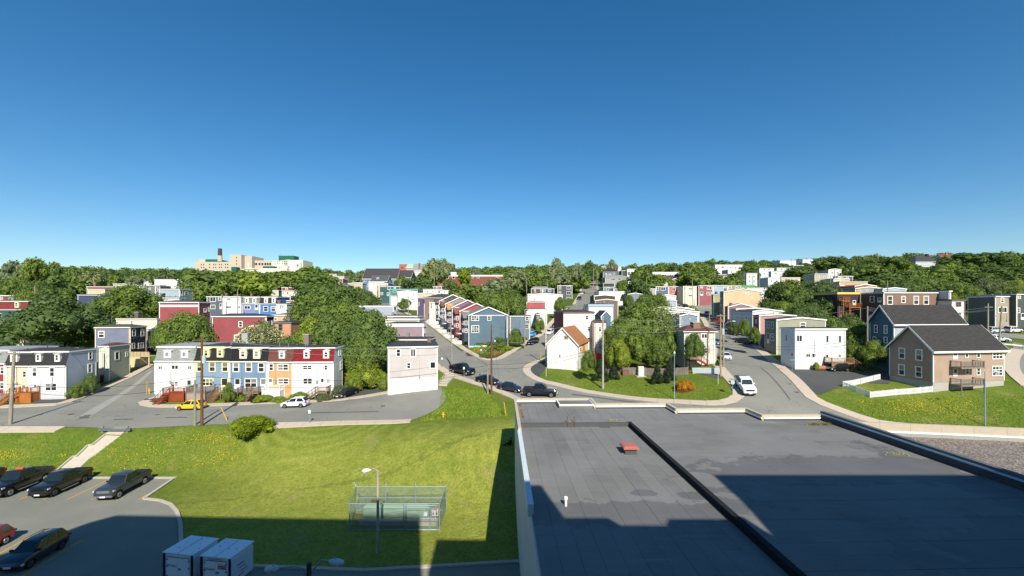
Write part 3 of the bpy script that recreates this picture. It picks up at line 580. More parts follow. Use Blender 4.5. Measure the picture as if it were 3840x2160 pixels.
def house(label, D, xl, xr, yt, col, xs=None, colS=None, rot=0., roof='flat', rc=None, trim='#e6e4de', win=(), dep=9., ym=None, dorm=(), apex=None, group=None, yb=None, rise=.25, ov=.22, name='house', cat='house', chim=(), boards=True, found=True, glass=None, zb=None, fasc=.22, walls='wall', mat=None, panels=0):
    u = Vector((math.cos(R(rot)), math.sin(R(rot)), 0)); v = Vector((-u.y, u.x, 0))
    k = lambda px: (px-1920)/F
    right = xs is not None and xs > xr
    B = Vector((k(xr if right else xl)*D, D, 0))
    def solve(d, px): q = k(px); return (q*B.y-B.x)/(d.x-q*d.y)
    if right: wd = solve(-u, xl); O = B-u*wd
    else: wd = solve(u, xr); O = B.copy()
    if xs is not None:
        dep = solve(v, xs)
        if not (.5 < dep < 60): dep = 9.
    zt = CZ+(HZ-yt)/F*D
    cs = [O, O+u*wd, O+u*wd+v*dep, O+v*dep]
    gz_ = [h(c.x, c.y) for c in cs]; z0 = min(gz_)-.5 if zb is None else zb; zf = (CZ-(yb-HZ)/F*D) if yb else max(gz_[0], gz_[1])
    if zt-z0 < 2.2: zt = z0+2.2
    W = lambda s, t, z: (O.x+u.x*s+v.x*t, O.y+u.y*s+v.y*t, z)
    r_ = thing(name, label, cat, W(wd/2, dep/2, min(gz_)), group)
    M = mat or siding(col); TR = plain(trim, .6, var=.06, name='trim'); RM = (shingle(rc) if roof in ('gable_s', 'gable_t', 'hip', 'mansard') else plain(rc, .85, var=.15, name='roofing')) if rc else DARKM
    if found and yb and zf > z0+.1:
        m = MB(); m.hexa([W(s, t, z) for z in (z0, zf) for s, t in ((.04, .04), (wd-.04, .04), (wd-.04, dep-.04), (.04, dep-.04))]); m.obj('foundation', FOUND, r_); z0w = zf
    else: z0w = z0
    zm = CZ+(HZ-ym)/F*D if ym else zt
    m = MB(); S2 = colS is not None; TX = siding(colS) if S2 else M  # some side wall colours are darker copies of the front, shade painted in
    if roof in ('flat', 'hip'):
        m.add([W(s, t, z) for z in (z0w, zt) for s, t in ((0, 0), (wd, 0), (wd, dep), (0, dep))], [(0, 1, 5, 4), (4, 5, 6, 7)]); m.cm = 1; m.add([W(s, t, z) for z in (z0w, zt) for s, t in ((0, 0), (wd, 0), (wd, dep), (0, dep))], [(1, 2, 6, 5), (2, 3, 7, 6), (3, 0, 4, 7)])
    elif roof in ('gable_t', 'low_t'):
        za = CZ+(HZ-apex[1])/F*D; sa = wd/2
        m.add([W(0, 0, z0w), W(wd, 0, z0w), W(wd, 0, zt), W(sa, 0, za), W(0, 0, zt)], [(0, 1, 2, 3, 4)]); m.cm = 1
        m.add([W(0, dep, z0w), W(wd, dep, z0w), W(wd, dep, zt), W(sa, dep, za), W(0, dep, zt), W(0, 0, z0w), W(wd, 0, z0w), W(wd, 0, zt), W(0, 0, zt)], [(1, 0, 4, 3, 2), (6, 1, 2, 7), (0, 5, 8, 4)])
    elif roof == 'gable_s':
        za = zt+(apex if isinstance(apex, (int, float)) else 2.5); ta = dep/2
        m.add([W(s, t, z) for z in (z0w, zt) for s, t in ((0, 0), (wd, 0), (wd, dep), (0, dep))], [(0, 1, 5, 4), (2, 3, 7, 6)]); m.cm = 1
        m.add([W(0, 0, z0w), W(0, dep, z0w), W(0, dep, zt), W(0, ta, za), W(0, 0, zt)], [(1, 0, 4, 3, 2)]); m.add([W(wd, 0, z0w), W(wd, dep, z0w), W(wd, dep, zt), W(wd, ta, za), W(wd, 0, zt)], [(0, 1, 2, 3, 4)])
    elif roof == 'mansard':
        pr = [(-.16, zm), (.12, zm+(zt-zm)*.22), (.42, zm+(zt-zm)*.6), (.62, zt)]
        m.add([W(s, t, z) for z in (z0w, zm) for s, t in ((0, 0), (wd, 0), (wd, dep), (0, dep))], [(0, 1, 5, 4)]); m.cm = 1
        for s in (0, wd): m.add([W(s, 0, z0w), W(s, dep, z0w), W(s, dep, zt)]+[W(s, max(t, 0), z) for t, z in pr[::-1]], [tuple(range(7)) if s else tuple(range(6, -1, -1))])
        m.add([W(0, dep, z0w), W(wd, dep, z0w), W(wd, dep, zt), W(0, dep, zt)], [(1, 0, 3, 2)])
        ms = MB(); ms.add([W(s, t, z) for t, z in pr for s in (.03, wd-.03)], [(2*i, 2*i+1, 2*i+3, 2*i+2) for i in range(3)]); ms.obj('mansard_slope', RM, r_)
        mc = MB(); mc.hexa([W(s, t, z) for z in (zm-.16, zm+.03) for s, t in ((-.04, -.24), (wd+.04, -.24), (wd+.04, 0), (-.04, 0))]); mc.obj('cornice', TR, r_)
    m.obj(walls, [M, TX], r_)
    rt = MB()
    if roof == 'flat' or roof == 'mansard':
        t0 = -ov if roof == 'flat' else .45
        rr = rise
        rt.slab([[W(-ov*.6, t0, zt+.12), W(wd+ov*.6, t0, zt+.12), W(wd+ov*.6, dep+ov, zt+.1), W(-ov*.6, dep+ov, zt+.1)], [W(-ov*.6, t0, zt+.2), W(wd+ov*.6, t0, zt+.2), W(wd+ov*.6, dep+ov, zt+.16), W(-ov*.6, dep+ov, zt+.16)], [W(wd*.25, dep*.5, zt+.2+rr), W(wd*.75, dep*.5, zt+.2+rr), W(wd*.75, dep*.55, zt+.2+rr), W(wd*.25, dep*.55, zt+.2+rr)]])
        rt.obj('roof', RM if roof != 'mansard' else (plain('#8e9193', .8, var=.1, name='top') if rc in ('#8b908c', '#7d8583') else DARKM), r_)
        fm = MB(); fm.hexa([W(s, t, z) for z in (zt-fasc+.1, zt+.119) for s, t in ((-ov*.6-.01, t0-.01), (wd+ov*.6+.01, t0-.01), (wd+ov*.6+.01, dep+ov), (-ov*.6-.01, dep+ov))]); fm.obj('fascia', TR, r_)
    elif roof in ('gable_t', 'low_t'):
        o = .3 if roof == 'gable_t' else .15; sl_ = (za-zt)/sa; e = .14
        for sg in (0, 1):
            f = lambda s: wd-s if sg else s
            rt = MB(); q = [(f(-o), zt-sl_*o), (f(sa), za)]
            rt.hexa([W(q[0][0], -o, q[0][1]+.02), W(q[1][0], -o, q[1][1]+.02), W(q[1][0], dep+o, q[1][1]+.02), W(q[0][0], dep+o, q[0][1]+.02), W(q[0][0], -o, q[0][1]+e), W(q[1][0], -o, q[1][1]+e), W(q[1][0], dep+o, q[1][1]+e), W(q[0][0], dep+o, q[0][1]+e)]); rt.obj('roof', RM, r_)
            fm = MB(); fm.hexa([W(q[0][0], -o-.05, q[0][1]-.16), W(q[1][0], -o-.05, q[1][1]-.16), W(q[1][0], -o-.005, q[1][1]-.16), W(q[0][0], -o-.005, q[0][1]-.16), W(q[0][0], -o-.05, q[0][1]+e+.01), W(q[1][0], -o-.05, q[1][1]+e+.01), W(q[1][0], -o-.005, q[1][1]+e+.01), W(q[0][0], -o-.005, q[0][1]+e+.01)]); fm.obj('barge_board', TR, r_)
        if roof == 'gable_t' and not boards == 2:
            fm = MB(); fm.hexa([W(s, t, z) for z in (zt-.12, zt+.06) for s, t in ((.1, -.06), (wd-.1, -.06), (wd-.1, -.002), (.1, -.002))]); fm.obj('frieze_board', TR, r_)
    elif roof == 'gable_s':
        o = .45; sl_ = (za-zt)/ta; e = .16
        for sg in (0, 1):
            f = lambda t: dep-t if sg else t
            rt = MB(); q = [(f(-o), zt-sl_*o), (f(ta), za)]
            rt.hexa([W(-.45, q[0][0], q[0][1]+.02), W(wd+.45, q[0][0], q[0][1]+.02), W(wd+.45, q[1][0], q[1][1]+.02), W(-.45, q[1][0], q[1][1]+.02), W(-.45, q[0][0], q[0][1]+e), W(wd+.45, q[0][0], q[0][1]+e), W(wd+.45, q[1][0], q[1][1]+e), W(-.45, q[1][0], q[1][1]+e)]); rt.obj('roof', RM, r_)
            fm = MB(); y = q[0][0]; s_ = 1 if sg else -1; fm.hexa([W(a, b, z) for z in (q[0][1]-.14, q[0][1]+e+.01) for a, b in ((-.47, y), (wd+.47, y), (wd+.47, y+s_*.1), (-.47, y+s_*.1))]); fm.obj('gutter', TR, r_)
            for a in (-.5, wd+.5):
                b = a+(.045 if a < 0 else -.045); fm = MB(); fm.hexa([W(a, q[0][0], q[0][1]-.2), W(b, q[0][0], q[0][1]-.2), W(b, q[1][0], q[1][1]-.2), W(a, q[1][0], q[1][1]-.2), W(a, q[0][0], q[0][1]+e+.01), W(b, q[0][0], q[0][1]+e+.01), W(b, q[1][0], q[1][1]+e+.01), W(a, q[1][0], q[1][1]+e+.01)]); fm.obj('barge_board', TR, r_)
    elif roof == 'hip':
        o = .4; hh = apex if isinstance(apex, (int, float)) else 1.8; q = min(wd, dep)*.45
        rt.slab([[W(-o, -o, zt+.05), W(wd+o, -o, zt+.05), W(wd+o, dep+o, zt+.05), W(-o, dep+o, zt+.05)], [W(-o, -o, zt+.16), W(wd+o, -o, zt+.16), W(wd+o, dep+o, zt+.16), W(-o, dep+o, zt+.16)], [W(q, dep/2-.1, zt+hh), W(wd-q, dep/2-.1, zt+hh), W(wd-q, dep/2+.1, zt+hh), W(q, dep/2+.1, zt+hh)]]); rt.obj('roof', RM, r_)
        fm = MB(); fm.hexa([W(s, t, z) for z in (zt-.1, zt+.049) for s, t in ((-o-.02, -o-.02), (wd+o+.02, -o-.02), (wd+o+.02, dep+o), (-o-.02, dep+o))]); fm.obj('fascia', TR, r_)
    if boards:
        cw = .13 if D < 130 else .16
        ztb = zm if roof == 'mansard' else zt
        for s in (0, wd):
            a, b = (-.03, cw) if s == 0 else (wd-cw, wd+.03); fm = MB(); fm.hexa([W(x, t, z) for z in (z0w, ztb-.1) for x, t in ((a, -.035), (b, -.035), (b, -.004), (a, -.004))]); fm.obj('corner_board', TR, r_)
        if xs is not None:
            s = wd if right else 0; a, b = (s+.004, s+.035) if right else (s-.035, s-.004)
            for t in (0.0, dep-cw):
                fm = MB(); fm.hexa([W(x, y, z) for z in (z0w, ztb-.1) for x, y in ((a, t), (b, t), (b, t+cw), (a, t+cw))]); fm.obj('corner_board', TR, r_)
    def hit(px, py, side, t=0.):
        d = Vector((k(px), 1, (HZ-py)/F)); n = u if side else v
        o = (O+u*(wd if right else 0)) if side else O+v*t
        lam = n.dot(o)/n.dot(d); q = d*lam
        return ((q-O).dot(v) if side else (q-O).dot(u)), CZ+q.z
    FRf = lambda s, d, z: W(s, -d, z)
    FRs = (lambda s, d, z: W(wd+d, s, z)) if right else (lambda s, d, z: W(-d, s, z))
    for q in win:
        cx, cy, ww, hh = q[:4]; kd = q[4] if len(q) > 4 else 'h'; tr = plain(q[5], .6, var=.06, name='trim') if len(q) > 5 and q[5] else TR; gl = q[6] if len(q) > 6 else (glass or GLASS)
        side = not (xl-3 <= cx <= xr+3) if xs is not None else False
        a, z1 = hit(cx-ww/2, cy-hh/2, side); b, _ = hit(cx+ww/2, cy-hh/2, side); _, za_ = hit(cx, cy-hh/2, side); _, zb_ = hit(cx, cy+hh/2, side)
        if a > b: a, b = b, a
        lim = dep if side else wd; a, b = max(a, .05), min(b, lim-.05)
        if b-a < .15: continue
        win_mesh(FRs if side else FRf, a, b, zb_, za_, kd, tr, gl, r_)
    for q in dorm:
        cx, cy, ww, hh = q[:4]; gb = q[4] if len(q) > 4 else 0; tt = -.02; dt = plain(q[5], .6, var=.06, name='trim') if len(q) > 5 else TR
        a, z1 = hit(cx-ww/2, cy-hh/2, False, tt); b, _ = hit(cx+ww/2, cy-hh/2, False, tt); _, z2 = hit(cx, cy+hh/2, False, tt)
        m = MB(); m.hexa([W(s, t, z) for z in (z2, z1) for s, t in ((a, tt), (b, tt), (b, 1.1), (a, 1.1))]); dm = m.obj('dormer', dt, r_)
        m = MB(); o = .12
        if gb: m.add([W(a-o, tt-o, z1), W(b+o, tt-o, z1), W((a+b)/2, tt-o, z1+.3), W(a-o, .8, z1), W(b+o, .8, z1), W((a+b)/2, .8, z1+.3)], [(0, 1, 2), (5, 4, 3), (0, 2, 5, 3), (1, 4, 5, 2), (0, 3, 4, 1)]); m.obj('dormer_roof', dt, dm)
        else: m.hexa([W(s, t, z) for z in (z1, z1+.09) for s, t in ((a-o, tt-o), (b+o, tt-o), (b+o, .8), (a-o, .8))]); m.obj('dormer_roof', dt, dm)
        win_mesh(lambda s, d, z: W(s, tt-d, z), a+(b-a)*.16, b-(b-a)*.16, z2+(z1-z2)*.14, z1-(z1-z2)*.1, q[6] if len(q) > 6 else 'h', dt, GLASS, dm, name='sash')
    for q in chim:
        s, t, ww, hh, cc = q; m = MB(); zc = zt+.2; s *= wd; t *= dep
        m.hexa([W(x, y, z) for z in (zc-.3, zc+hh) for x, y in ((s-ww/2, t-ww/2), (s+ww/2, t-ww/2), (s+ww/2, t+ww/2), (s-ww/2, t+ww/2))]); m.obj('chimney', brickmat(cc), r_)
        m = MB(); m.hexa([W(x, y, z) for z in (zc+hh, zc+hh+.1) for x, y in ((s-ww/2-.06, t-ww/2-.06), (s+ww/2+.06, t-ww/2-.06), (s+ww/2+.06, t+ww/2+.06), (s-ww/2-.06, t+ww/2+.06))]); m.obj('chimney_cap', CONC, r_)
    if D < 235 and roof != 'gable_s':
        rn = random.Random(int(abs(xl)*7+D)); GR = GALV if rn.random() < .5 else DARKM
        for i in range(rn.randint(1, 3)):
            s, t = wd*rn.uniform(.12, .88), dep*rn.uniform(.15, .6); m = MB(); hh = rn.uniform(.35, .8); m.tube([W(s, t, zt), W(s, t, zt+.2+hh)], .055, 7); m.obj('vent_pipe', GR, r_)
        if rn.random() < .22 and not chim: s, t = wd*rn.uniform(.1, .9), dep*rn.uniform(.3, .6); m = MB(); m.hexa([W(s+a, t+b, z) for z in (zt, zt+1.3) for a, b in ((-.35, -.35), (.35, -.35), (.35, .35), (-.35, .35))]); m.obj('chimney', brickmat(rn.choice(('#8a6458', '#7d6a60', '#8e8a84'))), r_)
        if D < 130:
            m = MB(); s = wd-.22 if rn.random() < .5 else .22; m.bar(W(s, -.07, z0w), W(s, -.07, zt-.15 if roof != 'mansard' else zm-.1), .07, .07); m.obj('downpipe', TR, r_)
            s = wd*rn.uniform(.3, .7); zb_ = gz_[0]+2.6; m = MB(); m.hexa([W(s+a, t, z) for z in (zb_, zb_+.45) for a, t in ((-.15, -.14), (.15, -.14), (.15, -.002), (-.15, -.002))]); m.obj('meter_box', GALV, r_)
            m = MB(); m.bar(W(s, -.05, zb_+.45), W(s, -.05, min(zt-.3, zb_+3.4)), .035, .035); m.obj('service_conduit', GR, r_)
    r_['_w'] = wd; r_['_d'] = dep
    HOUSES.append((r_, W, wd, dep, z0, zt, hit, FRf, FRs)); r_['_px'] = [min(xl, xr, xs or xl), max(xl, xr, xs or xr), D, yt]
    return HOUSES[-1]
def deck(H_, x0, x1, yt, out, mat, stair=None, rail=.95, posts=True, skirt=None, nbal=None, t0=0, side=False):
    """timber deck on the front of a house; x0,x1,yt are survey marks of its floor edge"""
    r_, W, wd, dep, z0, zt, hit, FRf, FRs = H_
    a, zf = hit(x0, yt, side); b, _ = hit(x1, yt, side)
    if a > b: a, b = b, a
    FR = FRs if side else FRf
    g = min(h(*FR(a, out, 0)[:2]), h(*FR(b, out, 0)[:2]))
    def bx(m, s0, s1, d0, d1, c0, c1): m.hexa([FR(s, d, z) for z in (c0, c1) for s, d in ((s0, d1), (s1, d1), (s1, d0), (s0, d0))])
    m = MB(); bx(m, a, b, .05, out, zf-.2, zf-.04); dk = m.obj('deck', mat, r_)
    n = max(2, int(out/.3))
    for i in range(n): m = MB(); bx(m, a-.03, b+.03, .05+(out-.05)*i/n+.01, .05+(out-.05)*(i+1)/n, zf-.04, zf); m.obj('deck_board', mat, dk)
    zs = skirt is not None
    if zs: m = MB(); bx(m, a+.03, b-.03, out-.08, out-.02, g-.3, zf-.2); m.obj('skirt', skirt, dk); m = MB(); bx(m, b-.06, b-.01, .1, out-.08, g-.3, zf-.2); m.obj('skirt', skirt, dk)
    sg = [(a, out, b, out), (a, .1, a, out), (b, .1, b, out)]
    if stair == 'f0': sg[0] = (a+1.1, out, b, out)
    if stair == 'f1': sg[0] = (a, out, b-1.1, out)
    if stair == 'l': sg[1] = None
    if stair == 'r': sg[2] = None
    pd_ = []
    for q in sg:
        if not q: continue
        p0, p1 = Vector(FR(q[0], q[1], zf)), Vector(FR(q[2], q[3], zf)); m = MB(); m.bar(p0+Vector((0, 0, rail)), p1+Vector((0, 0, rail)), .09, .06); m.obj('top_rail', mat, dk)
        L = (p1-p0).length; k_ = max(2, int(L/.16))
        for i in range(1, k_):
            p = p0+(p1-p0)*i/k_; m = MB(); m.bar(p+Vector((0, 0, .02)), p+Vector((0, 0, rail-.03)), .04, .04); m.obj('baluster', mat, dk)
        for p in (p0, p1):
            if any((p-e).length < .3 for e in pd_): continue
            pd_.append(p.copy()); m = MB(); m.bar(p+Vector((0, 0, (g-zf)-.2 if posts else -.2)), p+Vector((0, 0, rail+.08)), .11, .11); m.obj('post', mat, dk)
        if L > 4.5: p = (p0+p1)/2; m = MB(); m.bar(p+Vector((0, 0, (g-zf)-.2)), p+Vector((0, 0, rail+.05)), .11, .11); m.obj('post', mat, dk)
    if stair:
        if stair in ('f0', 'f1'):
            s = a+.05 if stair == 'f0' else b-1.05; dirn = (0, 1); st = (s, out)
        elif stair == 'l': dirn = (-1, 0); st = (a, out-1.1)
        else: dirn = (1, 0); st = (b, out-1.1)
        ng = h(*FR(st[0]+dirn[0]*2, st[1]+dirn[1]*2, 0)[:2]); k_ = max(2, int((zf-ng)/.18))
        for i in range(k_):
            m = MB(); z = zf-.18*(i+1); e = .27*i
            if dirn[1]: bx(m, st[0], st[0]+1.0, st[1]+e, st[1]+e+.29, z-.05, z)
            else:
                s0 = st[0]+dirn[0]*e; s1 = s0+dirn[0]*.29; bx(m, min(s0, s1), max(s0, s1), st[1], st[1]+1.0, z-.05, z)
            m.obj('step', mat, dk)
        for o in (0, 1.0):
            p = Vector(FR(st[0]+(o if dirn[1] else 0), st[1]+(0 if dirn[1] else o), zf)); L = .27*k_; q = Vector(FR(st[0]+(o if dirn[1] else dirn[0]*L), st[1]+(L if dirn[1] else o), zf-.18*k_))
            m = MB(); m.bar(p-Vector((0, 0, .15)), q-Vector((0, 0, .05)), .05, .24); m.obj('stringer', mat, dk)
            m = MB(); m.bar(p+Vector((0, 0, .9)), q+Vector((0, 0, .9)), .06, .06); m.obj('hand_rail', mat, dk)
            for i in range(0, k_+1, 2): e = p+(q-p)*i/k_; m = MB(); m.bar(e, e+Vector((0, 0, .9)), .04, .04); m.obj('baluster', mat, dk)
    return dk
W_, C_ = '#e9e9e6', '#e8dfa8'
g1 = 'row houses with mansard roofs along the near street'
# ---- near row, left group
house('red row house with grey mansard at the left edge of the photo', 76, -140, 21, 1316, '#9c3337', roof='mansard', ym=1363, rc='#8b908c', yb=1497, dep=8.5, win=[(9, 1389, 17, 28), (9, 1445, 20, 28), (-60, 1389, 20, 28)], dorm=[(-20, 1340, 22, 28)], group=g1, name='row_house')
hp = house('peach row house with black mansard between the red and the pale grey ones', 76, 22, 107, 1322, '#e9cfa6', roof='mansard', ym=1372, rc='#38383a', yb=1499, dep=8.5, trim='#ece6d6', win=[(50, 1394, 22, 32), (92.7, 1403, 16, 25), (51, 1451, 22, 32), (90, 1455, 17, 26, 'd')], dorm=[(51, 1343, 26, 28)], group=g1, name='row_house')
hw = house('pale grey end row house with black mansard beside the sloping side street', 76, 108, 247, 1320, '#d3d6dc', colS='#b9c6d4', xs=361, rot=3, roof='mansard', ym=1371, rc='#38383a', yb=1495, win=[(130.5, 1395, 21, 36), (196, 1395, 21, 36), (192, 1451, 47, 32, 'g'), (133, 1452, 15, 26, 'd'), (339, 1333, 14, 31), (337, 1381, 17, 35)], dorm=[(143, 1342, 19, 29), (213.6, 1342, 19, 29)], group=g1, name='row_house')  # colS carries the bluish half shade of the end wall in its colour
deck(hp, 78, 107, 1470, 1.7, DECKO, 'f0', skirt=DECKO); deck(hw, 110, 151, 1468, 1.6, DECKO, 'l', skirt=DECKO)
# ---- near row, middle group
a1 = house('white end row house with grey mansard behind the yellow car', 76, 580, 729, 1302, W_, roof='mansard', ym=1354, rc='#8b908c', yb=1478, dep=8.5, win=[(601.7, 1379, 18, 17, 's'), (656.4, 1377, 30, 20, 's'), (712, 1378.6, 16, 17, 's'), (655, 1439.5, 32, 21, 'g'), (710, 1440, 16, 30, 'd', '#9fb3ad')], dorm=[(627, 1329, 25, 27, 0, '#f0f0f0', 's'), (691, 1329, 25, 27, 0, '#f0f0f0', 's')], group=g1, name='row_house')
a2 = house('pale blue row house with cream trim and two gabled cream dormers', 76, 729.5, 860, 1303, '#7fa0bc', roof='mansard', ym=1354, rc='#2f2f31', yb=1490, dep=8.5, trim='#e6dfae', win=[(750, 1376, 25, 37), (796.5, 1376, 25, 37), (844.5, 1376, 25, 37), (778.6, 1433, 46, 30, 'w'), (843, 1440, 26, 46, 'd')], dorm=[(773, 1324, 24, 32, 1, '#e6dfae'), (825, 1324, 24, 32, 1, '#e6dfae')], group=g1, name='row_house', chim=[(.85, .75, 1.1, 1.9, '#a9b0a8')])
a3 = house('mid blue row house with two white doors and black mansard', 76, 861, 1003, 1305, '#6b91b2', roof='mansard', ym=1355, rc='#2b2b2d', yb=1490, dep=8.5, win=[(885.7, 1377, 25, 37), (933, 1377, 25, 37), (980, 1378, 25, 37), (941, 1436, 48, 36, 'g'), (891, 1438, 22, 38, 'd'), (988, 1438, 22, 38, 'd')], dorm=[(911, 1328, 26, 33, 0, '#eee6c4'), (962, 1328, 26, 33, 0, '#eee6c4')], group=g1, name='row_house')
a4 = house('orange yellow row house with brown mansard and one dormer', 76, 1003.5, 1097, 1307, '#e3a04a', roof='mansard', ym=1357, rc='#6b4840', yb=1488, dep=8.5, win=[(1017.6, 1377, 18, 28), (1062, 1377, 43, 26, 'g'), (1063, 1430, 43, 24, 'g'), (1013.5, 1432, 20, 28, 'd')], dorm=[(1056.5, 1331, 22, 27)], group=g1, name='row_house', chim=[(.95, .7, .9, 1.9, '#8d7a6a')])
a5 = house('white end row house with dark red mansard and two gabled dormers', 76, 1097.5, 1251, 1306, '#e6ebee', xs=1284, rot=2, roof='mansard', ym=1356, rc='#7d2a2c', yb=1490, win=[(1153, 1378, 38, 20, 'g'), (1222.5, 1378, 13, 20), (1154, 1429, 38, 26, 'g'), (1209, 1431, 14, 28, 'd'), (1232, 1428, 13, 20, 'w'), (1273, 1321, 7, 26), (1279, 1370, 8, 32)], dorm=[(1149, 1330, 22, 28, 1), (1222.5, 1330, 22, 28, 1)], group=g1, name='row_house')
deck(a1, 652, 728, 1466, 2.4, DECKR, 'f0', skirt=DECKR); deck(a2, 740, 808, 1462, 2.6, DECKG, None, skirt=plain('#a08a80', .9, name='skirt_board')); deck(a2, 818, 850, 1470, 1.0, DECKB, 'f0')
deck(a3, 872, 912, 1468, 1.6, DECKB, 'f1'); deck(a3, 945, 988, 1466, 1.6, DECKB, 'f0'); deck(a4, 1004, 1068, 1460, 1.7, DECKW, None, skirt=plain('#e8e8e4', .7, var=.05, name='white_skirt')); deck(a5, 1198, 1240, 1464, 1.8, DECKB, 'l')
a, z = a5[6](1185, 1420, False)
hb = house('three storey beige clapboard house with white basement wall at the dead end', 74, 1455, 1641, 1303, '#cdc2bd', xs=1437, rot=12, yb=1428, rise=.5, trim='#eceae4', win=[(1494, 1323, 18, 30), (1549, 1323, 22, 34, 's'), (1533, 1371, 17, 24), (1623, 1369, 24, 28, 'p'), (1443, 1320, 4, 30), (1446, 1375, 4, 30)])
m = MB(); r_, W, wd, dp = hb[0], hb[1], hb[2], hb[3]; m.hexa([W(s, t, z) for z in (3, hb[6](1500, 1419, False)[1]) for s, t in ((-.02, -.08), (wd+.02, -.08), (wd+.02, -.045), (-.02, -.045))]); m.obj('basement_wall', plain('#efefec', .8, var=.05, name='white_render'), r_)
# ---- right of the middle: gable fronted house, cream block, hip roofed house
hg = house('white steep gabled house with orange brown shingle roof beside the corner lawn', 90, 2052, 2167, 1292, '#fbf8f0', xs=2206, rot=-20, roof='gable_t', apex=(2108, 1231), rc='#a3714f', win=[(2123, 1266, 17, 16, 's', '#c9c2b4'), (2178, 1310, 9, 18), (2187, 1305, 14, 36, 'd', '#d99a1e', plain('#d99a1e', .7))], boards=False)
house('tall cream three storey house with flat roof behind the white gabled house', 104, 2113, 2228, 1172, '#f6f0e2', xs=2258, colS='#8e3d38', rot=9, trim='#7c5d50', rise=.5, win=[(2201, 1191, 15, 18, 'h', '#e9e2d2'), (2208, 1232, 13, 18, 'h', '#e9e2d2'), (2208, 1273, 12, 18, 'h', '#e9e2d2'), (2250, 1190, 8, 16)], boards=False)
house('lower cream wing with brown roof edge against the tall cream house', 101, 2228, 2272, 1207, '#eae3d6', trim='#6d4a40', dep=10, win=[(2250, 1234, 13, 19, 'h', '#e9e2d2')], boards=False)
hh = house('beige hip roofed house with mauve shutters and red front stairs', 88, 2566, 2681, 1243, '#d9d2bd', colS='#c4cfc0', xs=2534, rot=2, roof='hip', rc='#64463f', apex=1.3, yb=1376, win=[(2641, 1260, 24, 20, 's'), (2592, 1260, 20, 20, 's'), (2647, 1314, 14, 22), (2548, 1253, 6, 12)], chim=[(.45, .3, 1.5, 1.6, '#9a6a55')])
deck(hh, 2572, 2615, 1347, 1.8, plain('#8c2a33', .7, name='red_paint'), 'r')
for cx, cy, ww, hh_ in ((2625, 1260, 6, 20), (2657, 1260, 6, 20), (2659, 1314, 6, 22)):
    a, z1 = hh[6](cx-ww/2, cy-hh_/2, False); b, z0_ = hh[6](cx+ww/2, cy+hh_/2, False); m = MB(); m.hexa([hh[1](s, t, z) for z in (z0_, z1) for s, t in ((a, -.05), (b, -.05), (b, -.004), (a, -.004))]); m.obj('shutter', plain('#b98e94', .7, name='mauve_paint'), hh[0])
hwt = house('white flat roofed corner house with green blinds beside the driveway', 84, 2981, 3172, 1234, '#e9ecf0', xs=2928, rot=2, rise=.1, boards=False, win=[(2997, 1269, 24, 28, 's'), (3102, 1271, 11, 28, 'p', '#dfe6e6', GRN), (3149, 1271, 11, 28, 'p', '#dfe6e6', GRN), (3030, 1333, 20, 17, 's'), (3049, 1333, 11, 17, 'p'), (3101, 1339, 13, 22, 'd'), (3148, 1338, 13, 22, 'd'), (2972, 1329, 10, 17, 's'), (2949, 1267, 8, 26, 'p', '#e9ecf0', plain('#a8973a', .7, name='ochre_panel'))])
deck(hwt, 3090, 3170, 1356, 2.0, DECKB, 'r', skirt=DECKB)
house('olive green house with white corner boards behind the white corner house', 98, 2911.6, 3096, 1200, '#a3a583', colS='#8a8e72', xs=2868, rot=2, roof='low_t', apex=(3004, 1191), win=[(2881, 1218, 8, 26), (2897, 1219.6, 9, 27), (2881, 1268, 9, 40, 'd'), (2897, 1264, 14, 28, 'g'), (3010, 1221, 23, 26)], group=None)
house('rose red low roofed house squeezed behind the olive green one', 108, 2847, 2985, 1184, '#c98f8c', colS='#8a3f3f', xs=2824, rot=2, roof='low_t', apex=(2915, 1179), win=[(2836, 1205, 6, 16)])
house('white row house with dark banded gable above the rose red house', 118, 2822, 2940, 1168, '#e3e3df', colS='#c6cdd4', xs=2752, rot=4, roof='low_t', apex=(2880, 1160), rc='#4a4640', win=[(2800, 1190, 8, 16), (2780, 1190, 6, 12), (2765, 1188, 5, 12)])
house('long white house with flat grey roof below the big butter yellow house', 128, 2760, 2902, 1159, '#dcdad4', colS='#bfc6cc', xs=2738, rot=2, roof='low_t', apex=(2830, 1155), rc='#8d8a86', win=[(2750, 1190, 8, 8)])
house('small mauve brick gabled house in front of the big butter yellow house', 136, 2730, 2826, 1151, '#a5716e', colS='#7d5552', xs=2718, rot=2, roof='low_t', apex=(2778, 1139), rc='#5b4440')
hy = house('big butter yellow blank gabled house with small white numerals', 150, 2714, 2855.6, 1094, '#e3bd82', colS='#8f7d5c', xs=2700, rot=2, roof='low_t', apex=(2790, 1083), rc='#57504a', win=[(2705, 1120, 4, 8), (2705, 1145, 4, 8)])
nm = bpy.data.curves.new('house_numerals', 'FONT'); nm.body = '1879'; nm.size = 1.1; nm.extrude = .02; nm.materials.append(WHITE)
no = bpy.data.objects.new('tmp', nm); COL.objects.link(no); me = bpy.data.meshes.new_from_object(no); bpy.data.objects.remove(no); no = bpy.data.objects.new('numerals', me); COL.objects.link(no); a, z = hy[6](2786, 1104, False); q = hy[1](a, -.05, z); no.parent = hy[0]; no.location = Vector(q)-Vector(hy[0]['_o']); no.rotation_euler = (R(90), 0, R(2))
house('lime green narrow house at the left side of the butter yellow house', 158, 2676, 2716, 1106, '#a9aa6c', colS='#8d9060', xs=2669, rot=2)
house('blue grey house end with rounded vents beside the right street', 112, 2549, 2618, 1184, '#7f97aa', roof='low_t', apex=(2583, 1176), dep=12, rot=-6, win=[(2554, 1198, 5, 5, 'p'), (2587, 1198, 5, 5, 'p')])
